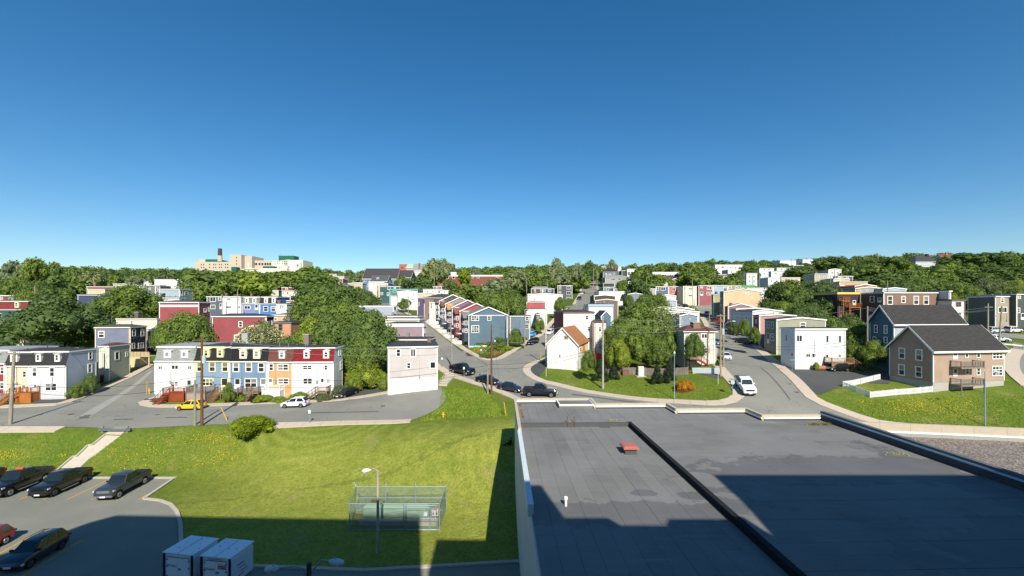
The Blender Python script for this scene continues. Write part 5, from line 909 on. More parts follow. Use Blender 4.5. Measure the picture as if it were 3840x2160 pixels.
house('white house glimpsed between the trees at right middle', 230, 3344, 3372, 1033, '#e9d6cc', dep=8); house('white windowed house glimpsed under the dark hip roof on the ridge', 290, 3455, 3497, 996, '#efe9e2', dep=9, win=[(3477, 1003, 12, 8, 's')]); house('grand dark hip roofed house on the right ridge', 330, 3434, 3538, 981, '#b9c6cc', roof='hip', rc='#47474e', apex=5, dep=14, win=[(3503, 985, 14, 5, 't')], chim=[(.72, .5, 1.6, 6.5, '#4a3c3a')])
house('red roofed villa with white gable on the right ridge', 350, 3540, 3588, 967, '#efe6dc', roof='gable_s', rc='#8e4a40', apex=3.4, dep=9, chim=[(.6, .5, 1.4, 3.6, '#b5734c')]); house('small white porch house among the trees at far right', 215, 3634, 3656, 1024, '#efe6e6', dep=7, win=[(3641, 1036, 9, 14)]); house('lilac house sliver at the right edge of the ridge', 280, 3826, 3870, 984, '#c2bcd6', dep=8, win=[(3834, 992, 5, 8)]); house('white eaves house at far right above the blossom tree', 232, 3668, 3730, 1014, '#e3ddd6', dep=8)
for i, q in enumerate(((2925, 2985, 977, '#d9dcda'), (3010, 3050, 973, '#e9e9e4'), (2256, 2330, 998, '#c9ccc8'), (1395, 1425, 1013, '#7d8478'), (1448, 1470, 1015, '#6f7a70'), (3118, 3140, 985, '#cfc9c0'))):
    house(('white flat ridge house far right of middle', 'white boxy ridge house beside the first flat one', 'long pale shed on the skyline', 'green grey roof on the left skyline', 'second green grey roof on the left skyline', 'small pale house in the ridge gap')[i], 345, q[0], q[1], q[2], q[3], dep=9, boards=False)
for i, q in enumerate(((1225, 1262, 1028, '#c9b8a4'), (1240, 1290, 1036, '#d9c4b0'), (1263, 1285, 1046, '#a34f4c'))): house(('pale house by the street gap left of the sky blue house', 'peach house in front of the pale one by the gap', 'red fronted house below the peach one')[i], 310-i*25, q[0], q[1], q[2], q[3], dep=8, win=[(q[0]+10, q[2]+8, 6, 7), (q[0]+24, q[2]+8, 6, 7)])
house('long orange brick college building with flat roof on the skyline', 420, 1497, 1550, 992, '#b8664c', mat=brickmat('#b8664c'), dep=14, trim='#b8705c', boards=False, name='college_building', cat='building', win=[(1508, 1004, 9, 6, 's')]); house('pale green roofed hall beside the orange brick college', 410, 1524, 1610, 1004, '#c9a890', roof='gable_s', rc='#a9bcae', apex=4, dep=14, boards=False); house('orange brick wing at the right end of the college roofs', 420, 1668, 1700, 989, '#b8664c', mat=brickmat('#b8664c'), dep=14, trim='#b8705c', boards=False); house('steep gabled grey villa with tall chimney in front of the college', 330, 1548, 1600, 1012, '#e0d8d0', roof='gable_s', rc='#8c8f8c', apex=5, dep=9, chim=[(.45, .1, 1.2, 5, '#a3604a')], boards=False)
# ---- small houses glimpsed between the trees on the far slope
PAL = ['#dcdcd8', '#e6e0d0', '#a9b4bc', '#8f6a66', '#e3e3e6', '#b8a894', '#7f93a6', '#d8cba8', '#9a5a58', '#cfd6da', '#6f7b72', '#e9e9e4', '#c9b09c', '#58626c']
CNM = ['off white', 'cream', 'grey blue', 'dull maroon', 'pale grey', 'tan', 'slate blue', 'sand yellow', 'brick pink', 'ice blue', 'moss grey', 'chalk white', 'peach', 'charcoal']
def band(x):
    for e, t in ((400, 'at the far left'), (720, 'left of the hospital'), (1150, 'below the hospital'), (1480, 'right of the hospital'), (1900, 'by the brick college'), (2080, 'left of the upper street'), (2250, 'at the upper street'), (2450, 'right of the upper street'), (2680, 'below the wide modern building'), (2880, 'round the white apartment block'), (3100, 'round the white houses at right'), (3430, 'left of the grand hip roof')):
        if x < e: return t
    return 'right of the grand hip roof'
nf = 0
for D0 in (180, 208, 238, 268):
    px = 425
    while px < 3240:
        D = D0+random.uniform(-9, 9); X = (px-1920)/F*D; wpx = random.uniform(5.5, 8.5)*F/D; gz = h(X, D); yt = HZ+(CZ-gz-random.uniform(5.8, 7.6))*F/D; nx_ = px+wpx*random.choice((1.02, 1.02, 1.6, 2.2))
        ok = any(a < px < b for a, b in ((420, 780), (1200, 1350), (1570, 1700), (1940, 3240)))
        ok = ok and not any((r_[0].location.xy-Vector((X+wpx*D/F/2, D+4))).length < 11 for r_ in HOUSES)
        ok = ok and not any(abs(X+wpx*D/F/2-xx) < 9 for xx in (np.interp(D, [104, 150, 201, 225], [-14, -34, -63, -72]), np.interp(D, [108, 134, 204, 368], [4, 14.6, 33.5, 68]), np.interp(D, [86, 118, 192], [47, 60.3, 86])))
        ok = ok and not any(a-wpx < px < b and D < d_ < 360 and yt-5 < y_ < yt+40 for a, b, d_, y_ in (tuple(q[0]['_px']) for q in HOUSES)) and not (1950 > px > 1560 and D > 225)
        if ok:
            nf += 1; c = PAL[nf*5 % 14]; house('small %s far house with %s of windows %s' % (CNM[nf*5 % 14], 'two rows' if nf % 2 else 'one row', band(px)), D, px, px+wpx, yt, c, dep=8, roof=('flat', 'low_t', 'flat')[nf % 3], apex=(px+wpx/2, yt-.5*F/D), win=[(px+wpx*.28, yt+13*200/D, 7, 8), (px+wpx*.72, yt+13*200/D, 7, 8, 's')]+([(px+wpx*.28, yt+34*200/D, 6, 8), (px+wpx*.72, yt+34*200/D, 7, 8)] if nf % 2 else []), group='small far houses on the upper slope')
        px = nx_
for a_ in ((hm, 3172, 3216, 1152), (hm, 3145, 3168, 1128)): deck(a_[0], a_[1], a_[2], a_[3], 1.6, DECKO, None)
# ---- hospital on the hill
hr_ = thing('hospital', 'huge beige hospital complex with smokestack and green rooftop box on the skyline', 'hospital', (-190, 640, 45))
HC = plain('#b9ad9b', .85, var=.05, name='hospital_wall'); HCW = plain('#d2cabc', .85, var=.04, name='hospital_light_wall'); HG = plain('#1f5c48', .6, name='green_cladding')
def hbx(x0, x1, yt, D, dep, mat, nm='wing'):
    m = MB(); X0, X1 = (x0-1920)/F*D, (x1-1920)/F*D; zt = CZ+(HZ-yt)/F*D; m.box(X0, X1, D, D+dep, 40, zt); m.obj(nm, mat, hr_); return X0, X1, zt
def hw(cx, cy, w_, h_, D):
    p = PD(cx, cy, D-.05); m = MB(); a, b = w_/2*D/F, h_/2*D/F; m.box(p.x-a, p.x+a, D-.12, D+.1, p.z-b, p.z+b); m.obj('window', GLASS, hr_)
hbx(727, 880, 982, 640, 30, HC); hbx(747, 822, 973, 650, 20, HC, 'penthouse'); hbx(770, 821, 972.5, 645, 10, HG, 'plant_room'); hbx(861, 905, 955, 630, 30, HC, 'tower'); hbx(905, 945, 960, 638, 30, HC, 'tower'); hbx(922, 1045, 977, 645, 30, HC); hbx(1022, 1080, 978, 620, 10, HCW); hbx(1080, 1136, 975, 612, 30, HCW)
m = MB(); X0 = (1022-1920)/F*640; X1 = (1080-1920)/F*612; m.hexa([(X0, 640, 40), (X1, 612, 40), (X1+5, 640, 40), (X0+5, 668, 40), (X0, 640, CZ+(HZ-981)/F*640), (X1, 612, CZ+(HZ-973)/F*612), (X1+5, 640, CZ+(HZ-973)/F*612), (X0+5, 668, CZ+(HZ-981)/F*640)]); m.obj('angled_wing', HCW, hr_)
hbx(1045, 1103, 959, 630, 14, HG, 'green_box'); hbx(867, 887, 1001, 610, 8, HG, 'green_block'); hbx(986, 1026, 998, 600, 8, HG, 'green_block')
p = PD(825, 981, 642); m = MB(); m.tube([p, p+Vector((0, 0, 9))], [3.3, 3.0], 14); m.obj('stack_base', HC, hr_); m = MB(); m.tube([p+Vector((0, 0, 9)), PD(825, 932, 642)], [2.9, 2.5], 14); m.obj('smokestack', plain('#4a3b42', .8, name='stack_brick'), hr_)
for y in (992, 1003):
    for x in (755, 764, 786, 801, 809, 823, 831, 846, 854): hw(x, y, 3.2, 5, 640)
for y in (966, 978, 990): hw(887, y, 3.4, 5, 630); 
for y in (967, 980, 992, 1003): hw(915, y, 2.4, 5, 638)
for x in (930, 942, 953, 961, 973, 984, 995, 1004, 1013): hw(x, 990, 7, 8, 645)
for y in (981, 988): 
    for x in (1031, 1040, 1049, 1059, 1066, 1073): hw(x, y, 2.2, 4, 611)
hw(1129, 995, 3, 24, 612); hw(1088-10, 1002, 6, 5, 610)
for a, b in (((1116, 989), (1116, 1008)), ((1111, 994), (1121, 994))): m = MB(); m.bar(PD(*a, 611.5), PD(*b, 611.5), .5, .5); m.obj('wall_cross', plain('#4a4c46', .6, name='dark_metal'), hr_)
for a, b in (((932, 986), (932, 1003)), ((928, 992), (936, 992))): m = MB(); m.bar(PD(*a, 608), PD(*b, 608), .9, .9); m.obj('roof_cross', WHITE, hr_)
for i in range(9):
    x = 1045+i*7; m = MB(); a = PD(x, 960, 630); b = PD(x, 952 if i in (0, 1, 7, 8) else 956, 630); m.bar(a, b, .5, .5); m.obj('antenna', GALV, hr_)
hbx(905, 1000, 1008, 590, 10, HCW, 'chapel'); hbx(975, 1075, 1006, 588, 10, HCW, 'annex'); hbx(1060, 1120, 1005, 596, 10, HCW, 'annex'); hbx(1063, 1078, 997, 592, 6, HCW, 'turret')
m = MB(); a = PD(913, 1009, 589); b = PD(966, 1009, 589); c = PD(932, 1002, 589); m.add([a, b, c, a+Vector((0, 8, 0)), b+Vector((0, 8, 0)), c+Vector((0, 8, 0))], [(0, 1, 2), (5, 4, 3), (0, 2, 5, 3), (1, 4, 5, 2)]); m.obj('pediment', HCW, hr_)
# ---------------------------------------------------------------- trees
def np_mesh(name, V_, Q_, tint, mat):
    me = bpy.data.meshes.new(name); nv, nf = len(V_), len(Q_)
    me.vertices.add(nv); me.vertices.foreach_set('co', V_.astype(np.float32).ravel())
    me.loops.add(nf*4); me.loops.foreach_set('vertex_index', Q_.astype(np.int32).ravel())
    me.polygons.add(nf); me.polygons.foreach_set('loop_start', np.arange(0, nf*4, 4, dtype=np.int32)); me.polygons.foreach_set('loop_total', np.full(nf, 4, np.int32))
    me.update(calc_edges=True); at = me.attributes.new('tint', 'FLOAT', 'POINT'); at.data.foreach_set('value', tint.astype(np.float32)); me.materials.append(mat); return me
def crown_mesh(name, mat, seed, nl=26, n=7000, H0=1.5, ls=.05, shape='round', up=.25, lob=(.24, .4)):
    g = np.random.default_rng(seed); C_ = []; Rr = []
    for i in range(nl):
        d = g.normal(size=3); d /= np.linalg.norm(d); d[2] = abs(d[2])*1.1-.35 if shape != 'cone' else d[2]
        r = g.uniform(*lob); k_ = g.uniform(.55, .8)
        if shape == 'cone': z = g.uniform(.05, .92); a = g.uniform(0, 6.28); rad = (1-z)*.8; c = np.array([rad*math.cos(a), rad*math.sin(a), z*H0]); r = .12+.22*(1-z)
        elif shape == 'wind': c = np.array([d[0]*k_+.25*max(0, d[2]), d[1]*k_, H0*(.42+.5*d[2])])
        else: c = np.array([d[0]*k_, d[1]*k_, H0*(.42+.48*d[2])])
        C_.append(c); Rr.append(r)
    C_ += [np.array([0, 0, H0*.45]), np.array([0, 0, H0*.68])]; Rr += [.55, .42]
    C_, Rr = np.array(C_), np.array(Rr)
    li = g.choice(len(C_), n, p=Rr**2/np.sum(Rr**2)); d = g.normal(size=(n, 3)); d[:, 2] += up; d /= np.linalg.norm(d, axis=1)[:, None]
    rad = Rr[li][:, None]*g.uniform(.78, 1.12, (n, 1)); p = C_[li]+d*rad; p[:, 2] = np.maximum(p[:, 2], .02)
    nn = d*.7+g.normal(size=(n, 3))*.5+np.array([0, 0, .35]); nn /= np.linalg.norm(nn, axis=1)[:, None]
    a = np.cross(nn, g.normal(size=(n, 3))); a /= np.linalg.norm(a, axis=1)[:, None]; b = np.cross(nn, a)
    s = (ls*g.uniform(.5, 1.3, (n, 1))); e = s*g.uniform(.5, .9, (n, 1))
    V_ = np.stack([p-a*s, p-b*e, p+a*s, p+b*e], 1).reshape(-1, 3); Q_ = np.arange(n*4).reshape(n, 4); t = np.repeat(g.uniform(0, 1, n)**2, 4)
    vs, qs, ts = [V_], [Q_], [t]; off = n*4
    for c, r in zip(C_, Rr):   # inner foliage masses
        K, M_ = 8, 6; th_ = np.linspace(.25, math.pi-.25, M_); ph = np.arange(K)/K*2*math.pi
        rr = r*.74*g.uniform(.85, 1.1, (M_, K)); v_ = np.stack([c[0]+rr*np.sin(th_)[:, None]*np.cos(ph), c[1]+rr*np.sin(th_)[:, None]*np.sin(ph), c[2]+rr*np.cos(th_)[:, None]*np.ones(K)], -1).reshape(-1, 3); v_[:, 2] = np.maximum(v_[:, 2], .03)
        q = np.array([(i*K+j, i*K+(j+1) % K, (i+1)*K+(j+1) % K, (i+1)*K+j) for i in range(M_-1) for j in range(K)]+[(0, 2, 4, 6), ((M_-1)*K, (M_-1)*K+6, (M_-1)*K+4, (M_-1)*K+2)])
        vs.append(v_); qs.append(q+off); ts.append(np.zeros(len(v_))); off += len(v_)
    return np_mesh(name, np.concatenate(vs), np.concatenate(qs), np.concatenate(ts), mat)
CR = {}
def crown_for(kind, far, var):
    key = (kind, far, var)
    if key not in CR:
        sd = hash_(kind)+var*17+(5 if far else 0); n = 1500 if far else 11000; ls = .085 if far else .034
        kw = dict(shape='round')
        if kind == 'pine': kw = dict(shape='cone', H0=2.2, nl=34); ls *= .8
        elif kind == 'silver': kw = dict(shape='wind', nl=30, lob=(.16, .3)); ls *= .8
        elif kind in ('blossom',): kw = dict(shape='round', H0=1.1, nl=30)
        elif kind == 'orange': kw = dict(shape='round', H0=1.0, nl=20)
        CR[key] = crown_mesh('crown', LEAF[kind], sd, n=n, ls=ls, nl=kw.pop('nl', 28 if not far else 18), **kw)
    return CR[key]
def hash_(s): return sum(ord(c)*(i+3) for i, c in enumerate(s)) % 1000
TRUNK = None; NT = 0
def tree(kind, px, pyt, pw, D, label, group=None, frac=.16, bush=False, pyb=None, name='tree', cat='tree', x=None):
    global TRUNK, NT
    X = (px-1920)/F*D if x is None else x; gz = h(X, D); top = CZ+(HZ-pyt)/F*D; wr = pw/F*D/2
    if pyb is not None: gz = h(X, D)
    if top-gz < 1.0: top = gz+1.0
    Ht = top-gz; NT += 1; far = D > 165
    r = thing(name, label, cat, (X, D, gz-.1), group)
    cb = 0 if bush else frac*Ht
    if not bush and wr*2.6 < Ht-cb: cb = Ht-wr*2.6
    me = crown_for(kind, far, NT % 3); H0 = {'pine': 2.2, 'blossom': 1.1, 'orange': 1.0}.get(kind, 1.5)*.98
    o = bpy.data.objects.new('crown', me); COL.objects.link(o); o.parent = r; o.location = (0, 0, cb); o.scale = (wr, wr*random.uniform(.85, 1.1), (Ht-cb+.1)/H0); o.rotation_euler.z = random.uniform(-.7, .7) if kind == 'silver' else random.uniform(0, 6.28)
    if not bush:
        if TRUNK is None:
            m = MB(); m.tube([(0, 0, -.05), (.01, 0, .3), (-.01, .01, .6), (.01, 0, .95)], [.045, .033, .024, .008], 7)
            for a in range(5): z = .3+.08*a; m.tube([(0, 0, z), (.14*math.cos(a*2.2), .14*math.sin(a*2.2), z+.16), (.24*math.cos(a*2.2), .24*math.sin(a*2.2), z+.26)], [.018, .012, .004], 5)
            t = m.obj('trunk', BARK, r); TRUNK = t
        else: t = TRUNK.copy(); COL.objects.link(t); t.parent = r
        t.scale = (Ht*.9, Ht*.9, Ht*.82)
    return r
def petals(px, pyt, pw, D, n, mat, label, hgt, spread=1.0, sz=.09):
    pass
T = [('dark', 215, 1112, 330, 100, 'great dark tree in front of the slate blue house at left'), ('dark', 275, 1150, 150, 116, 'dark green tree leaning on the great left one'), ('maple', 485, 1070, 255, 138, 'wide round tree between the red house and the navy one'),
('maple', 705, 1172, 200, 93, 'spreading tree behind the white end row house'), ('maple', 620, 1200, 90, 100, 'smaller tree beside the pole left of the large red house'), ('blossom', 975, 1217, 175, 86, 'round tree full of cream blossom behind the blue row house'), ('maple', 1075, 1262, 110, 84, 'low green tree right of the blossom tree'),
('maple', 1190, 1085, 240, 112, 'tall bright crowned tree right of the orange house'), ('maple', 1300, 1130, 220, 106, 'big tree behind the dark red mansard house'), ('maple', 2288, 1225, 70, 97, 'narrow tree between the cream block and the big middle tree'), ('dark', 1120, 1150, 140, 108, 'dark tree beside the orange house'), ('bright', 1165, 1195, 170, 92, 'yellow green tree behind the orange row house roof'), ('maple', 1240, 1190, 160, 90, 'full tree behind the red mansard roof'),
('maple', 1395, 1160, 205, 86, 'tall maple between the white end row house and the beige block'), ('maple', 1360, 1260, 130, 82, 'lower tree beside the orange gate'), ('maple', 1230, 1062, 240, 150, 'tree behind the tallest bright one on the left slope'), ('maple', 1330, 1075, 180, 168, 'tree left of the yellow edged teal house'), ('dark', 1370, 1090, 110, 155, 'dark tree by the foot of the middle street'),
('dark', 800, 1012, 230, 195, 'huge dark tree above the pale blue house'), ('maple', 735, 1050, 120, 178, 'tree left of the huge dark one'), ('maple', 860, 1035, 130, 185, 'tree right of the huge dark one'), ('bright', 955, 1022, 150, 190, 'olive green tree above the periwinkle house'), ('maple', 905, 1012, 120, 230, 'tree under the hospital tower'), ('maple', 1050, 1015, 160, 250, 'tree under the green rooftop box'), ('maple', 1170, 997, 180, 270, 'round tree at right end of the hospital'), ('maple', 1110, 1030, 160, 215, 'tree below the right end of the hospital'), ('maple', 1190, 1030, 190, 205, 'dense tree on the slope right of hospital'), ('dark', 640, 1008, 120, 260, 'dark tree left of the hospital'), ('maple', 700, 1012, 120, 245, 'tree at the left foot of hospital'),
('maple', 136, 964, 80, 170, 'tall sparse tree rising highest at left'), ('silver', 40, 975, 90, 190, 'pale tree at the far left skyline'), ('maple', 196, 978, 60, 200, 'slim tree right of the tallest left one'), ('silver', 85, 990, 110, 180, 'grey green tree between the two tall left ones'), ('maple', 60, 1040, 130, 165, 'tree above the long blue bungalow'), ('dark', 200, 1020, 150, 185, 'dark tree on the left slope above the violet edged house'), ('dark', 150, 1060, 150, 160, 'dark tree above the great left tree'), ('maple', 270, 1035, 120, 200, 'mid green tree left of the brick red row'), ('maple', 240, 1080, 120, 165, 'low tree left of the navy house'), ('silver', 330, 1015, 130, 230, 'pale tree above the brick red row'), ('maple', 100, 1090, 110, 150, 'tree behind the grey long house'),
('silver', 1618, 967, 100, 262, 'tall pale poplar in front of the brick college'), ('silver', 1662, 968, 80, 260, 'second pale poplar beside the first'), ('maple', 1640, 996, 110, 330, 'green tree beneath the pale poplars'), ('lime', 1742, 1006, 52, 225, 'bright yellow green tree in front of the brick apartments'), ('dark', 1560, 1042, 150, 215, 'dark tree right of the sky blue house'), ('maple', 1510, 1032, 70, 222, 'small tree under the dark roofed annex'), ('maple', 1590, 1040, 90, 225, 'tree left of the brick apartments'), ('dark', 1690, 1045, 70, 215, 'dark tree hiding the apartment windows'), ('maple', 1760, 1062, 190, 178, 'broad tree above the shop house'), ('silver', 1850, 1042, 170, 190, 'large silvery willow above the gable row'), ('maple', 1720, 1095, 90, 168, 'tree at left foot of the willow'), ('maple', 1840, 1095, 170, 150, 'dense tree behind the bright red gabled house'), ('dark', 1900, 1080, 150, 160, 'dark tree behind the blue grey gabled house'), ('maple', 1925, 1110, 110, 150, 'tree left of the red topped house'),
('silver', 1930, 1005, 120, 240, 'silvery tree on the middle ridge'), ('maple', 2010, 990, 120, 255, 'round tree on the middle ridge'), ('silver', 2085, 966, 90, 262, 'tall windswept tree on the ridge'), ('silver', 2160, 985, 60, 255, 'small windswept tree beside the pines'), ('maple', 1990, 1030, 130, 250, 'tree above the olive terrace'), ('silver', 2100, 1010, 140, 260, 'pale tree above the charcoal house'), ('maple', 2165, 1020, 100, 262, 'tree by the upper street bend'), ('dark', 2040, 1040, 120, 248, 'dark tree behind the olive terrace'), ('dark', 2210, 975, 60, 300, 'dark pine like tree at the top of the street'), ('dark', 2196, 1000, 90, 290, 'dark tree at the head of the street'), ('maple', 2255, 1000, 60, 310, 'tree by the poles at the street top'),
('silver', 2293, 972, 50, 330, 'bushy tree on the skyline above the chimneys'), ('maple', 2400, 1002, 110, 250, 'tree left of the wide modern building'), ('dark', 2385, 1038, 110, 190, 'dark round tree right of the grey hip roof house'), ('maple', 2440, 1025, 120, 215, 'tree in front of the wide modern building'), ('maple', 2338, 1048, 50, 205, 'small tree beside the grey green wall'), ('maple', 2480, 1030, 90, 222, 'tree at the left of the tan gabled house'), ('pine', 2334, 1102, 20, 165, 'tiny spruce in front of the blank white house'), ('maple', 2360, 1105, 40, 165, 'small bush tree beside the tiny spruce'),
('maple', 2390, 1135, 200, 98, 'biggest leafy tree in the middle of the right neighbourhood'), ('maple', 2330, 1215, 130, 92, 'tree at left of the biggest middle tree'), ('maple', 2470, 1150, 150, 96, 'blossoming tree at right of the biggest middle tree'), ('maple', 2500, 1215, 110, 92, 'tree against the hip roofed house'), ('bright', 2320, 1275, 90, 88, 'light olive tree behind the fence'), ('maple', 2470, 1270, 100, 87, 'lower tree by the grey fence'), ('maple', 2470, 1100, 120, 140, 'tree behind the light blue garage'), ('maple', 2420, 1105, 110, 150, 'tree behind the biggest middle tree'), ('maple', 2400, 1220, 120, 89, 'low branches tree in the back yard'),
('maple', 2604, 1246, 84, 83, 'young airy tree before the hip roofed house'), ('maple', 2210, 1312, 64, 83, 'young staked tree on the corner lawn'), ('dark', 2960, 1052, 230, 135, 'large dark tree right of the butter yellow house'), ('dark', 3060, 1056, 210, 132, 'second large dark tree right of the yellow house'), ('dark', 3110, 1110, 160, 120, 'dark tree by the maroon decks'), ('maple', 2935, 1130, 120, 125, 'tree against the yellow house side'), ('dark', 3010, 1140, 180, 114, 'dark tree behind the olive green house'), ('maple', 3090, 1185, 160, 104, 'tree right of the olive green house'), ('maple', 3150, 1230, 130, 98, 'tree behind the white corner house'), ('maple', 3225, 1212, 130, 88, 'tree left of the dark teal house'), ('maple', 3275, 1275, 100, 83, 'light tree against the dark teal wall'), ('maple', 3205, 1290, 100, 86, 'low tree by the white lattice fence'), ('dark', 3180, 1180, 120, 105, 'dark tree under the maroon house'), ('maple', 2790, 1198, 50, 100, 'street side tree before the rose red house'), ('dark', 2748, 1200, 40, 112, 'dark bushy tree under the small mauve house'), ('maple', 2830, 1225, 50, 98, 'leafy tree left of the olive green house'),
('maple', 3100, 960, 120, 255, 'tall ridge tree left of the pole'), ('dark', 3140, 958, 110, 250, 'dark ridge tree beside the pole'), ('dark', 3010, 995, 130, 240, 'dark tree right of the brown deck house'), ('maple', 2590, 985, 100, 255, 'tree above the tan gabled house'), ('maple', 2600, 1015, 140, 225, 'tree above the cream two storey house'), ('maple', 2660, 1020, 120, 222, 'tree left of the yellow cottage'), ('maple', 2650, 990, 80, 260, 'ridge tree left of the white apartments'), ('maple', 2755, 1022, 90, 215, 'tree in front of the yellow cottage'), ('maple', 2830, 990, 120, 290, 'tree between the apartments and the white houses'), ('maple', 2810, 1000, 90, 270, 'tree right of the white apartments'), ('bright', 2740, 1055, 80, 208, 'light green shrub tree by the blue car'),
('maple', 3240, 990, 160, 215, 'broad tree above the bright yellow house'), ('dark', 3320, 965, 150, 260, 'dark tree left of the grand hip roof'), ('dark', 3300, 1025, 170, 180, 'dark tree above the faded red house'), ('maple', 3400, 1010, 150, 195, 'tree under the grand hip roof'), ('dark', 3380, 1050, 150, 150, 'dark tree above the long brown house'), ('maple', 3470, 1040, 170, 155, 'broad tree above the brown house middle'), ('maple', 3525, 990, 170, 205, 'tree below the red roofed villa'), ('dark', 3610, 947, 160, 270, 'rounded dark tree right of the red roofed villa'), ('dark', 3700, 944, 150, 262, 'dark ridge tree at far right'), ('maple', 3780, 940, 150, 262, 'ridge tree near the right edge'), ('maple', 3560, 1055, 170, 150, 'tree right of the white three storey house'), ('maple', 3630, 1075, 120, 140, 'tree behind the charcoal house'), ('dark', 3640, 1020, 160, 195, 'dark tree under the rounded one'), ('dark', 3740, 1000, 160, 210, 'dark tree above the porch house'), ('blossom', 3710, 1052, 120, 160, 'white blossoming tree above the charcoal house'), ('dark', 3800, 1020, 160, 180, 'dark tree by the right edge'), ('maple', 3840, 975, 120, 225, 'tree at the right edge under the ridge'), ('maple', 3690, 1000, 120, 225, 'tree left of the porch house'), ('maple', 3440, 1000, 110, 230, 'tree beside the white windowed house'), ('maple', 3780, 1070, 120, 150, 'tree behind the green grey house'), ('maple', 3580, 1000, 120, 220, 'tree between villa and rounded tree'),
('maple', 2100, 1112, 48, 162, 'street tree by the white gabled house'), ('maple', 2026, 1192, 44, 134, 'slender tree behind the rust red house'), ('maple', 1935, 1232, 50, 122, 'garden tree beside the blue grey gabled house'), ('maple', 1945, 1258, 50, 118, 'second garden tree beside the corner garden'), ('maple', 1518, 1118, 55, 178, 'bushy tree by the white garage front'), ('maple', 760, 1150, 40, 130, 'small tree before the slate grey row house')]
for t in T: tree(t[0], t[1], t[2], t[3], t[4], t[5], 'trees of the neighbourhood')
def shrub(kind, px, pyt, pw, pyb, label, name='shrub', cat='shrub', D=None):
    p = G(px, pyb); D = D or p[1]; return tree(kind, px, pyt, pw, D, label, 'shrubs along the streets', bush=True, name=name, cat=cat)
shrub('lime', 945, 1562, 172, 1628, 'big lime green bush on the bank by the road'); shrub('bright', 1375, 1352, 150, 1455, 'broad bright green knotweed thicket left of the beige house'); shrub('bright', 1330, 1395, 80, 1470, 'small bright thicket beside the black parked car'); shrub('bright', 1440, 1395, 50, 1462, 'bright weeds against the beige house corner')
shrub('maple', 287, 1440, 60, 1493, 'round shrub at the side wall of the pale grey row house'); shrub('maple', 340, 1402, 58, 1478, 'tall shrub at the street corner by the red fence'); shrub('maple', 858, 1432, 44, 1512, 'climbing shrub by the steps of the blue row house'); shrub('bright', 905, 1478, 50, 1506, 'weedy plants right of the climbing shrub'); shrub('bright', 985, 1480, 80, 1508, 'tall weeds beside the black bin'); shrub('bright', 1045, 1488, 60, 1508, 'weeds under the white railing'); shrub('bright', 1120, 1470, 70, 1500, 'leafy plants by the white arched steps'); shrub('blossom', 1215, 1480, 60, 1504, 'white flowering weeds under the end deck'); shrub('blossom', 1270, 1448, 60, 1490, 'white flowering weeds beside the black parked car')
shrub('pine', 2250, 1345, 70, 1425, 'left dark pine bush on the corner lawn', 'pine_bush', 'pine bush'); shrub('pine', 2300, 1362, 52, 1422, 'pine bush with browned top beside the left one', 'pine_bush', 'pine bush'); shrub('pine', 2465, 1362, 58, 1438, 'dark pine bush right of the utility cabinet', 'pine_bush', 'pine bush'); shrub('pine', 2512, 1338, 66, 1432, 'tallest dark pine bush near the lamp post', 'pine_bush', 'pine bush')
shrub('orange', 2566, 1428, 74, 1462, 'golden orange bush in a mulch bed on the lawn'); shrub('maple', 2690, 1350, 18, 1372, 'tiny shrub at the corner of the hip roofed house'); shrub('bright', 3060, 1358, 24, 1390, 'thin weeds before the white corner house')
for i, (k_, x, yt, wd, yb) in enumerate((('maple', 1795, 1282, 60, 1296), ('maple', 1840, 1280, 70, 1296), ('bright', 1808, 1300, 34, 1318), ('orange', 1858, 1320, 22, 1330), ('lime', 1826, 1322, 26, 1334), ('maple', 1880, 1288, 60, 1312), ('maple', 1915, 1262, 50, 1300), ('bright', 1900, 1296, 40, 1316), ('lime', 1945, 1276, 46, 1290), ('maple', 1870, 1262, 50, 1292), ('orange', 1795, 1312, 20, 1322), ('maple', 1842, 1306, 40, 1326), ('orange', 1905, 1304, 16, 1314), ('maple', 1965, 1262, 30, 1276), ('maple', 1820, 1330, 50, 1340))):
    shrub(k_, x, yt, wd, yb, ['dark shrub at the left foot of the blue grey gabled wall', 'dark shrub at the middle foot of the blue grey wall', 'yellow green clump at the left of the garden', 'golden clump in the middle of the garden', 'lime clump near the garden tip', 'leafy clump behind the garden middle', 'leafy clump under the garden trees', 'light clump right of the garden middle', 'lime clump at the right end of the garden', 'tall clump behind the garden fence', 'golden clump at the left end of the garden', 'low green clump in the garden middle', 'small golden clump right of the garden middle', 'green clump by the light blue car', 'low green clump along the garden tip'][i], 'garden_shrub', 'shrub')
HPX = [tuple(r_[0]['_px']) for r_ in HOUSES]
def hides(px, pw, D, yt, far=500): return any(a-pw*.45 < px < b+pw*.45 and D < d_ < far and y_ > yt-4 and y_ < yt+45 for a, b, d_, y_ in HPX)
ridge = np.array([(-300, 1000), (0, 1002), (200, 995), (400, 1003), (700, 1005), (900, 1014), (1100, 1014), (1200, 1005), (1300, 1012), (1420, 1016), (1500, 1020), (1700, 996), (1900, 996), (2050, 992), (2250, 990), (2350, 992), (2440, 982), (2600, 978), (2750, 972), (2900, 974), (3050, 970), (3200, 962), (3400, 952), (3600, 950), (4200, 940)])
rk = 0
KW = {'maple': 'mid green', 'dark': 'dark green', 'silver': 'silvery green', 'bright': 'yellow green'}
FARV = []
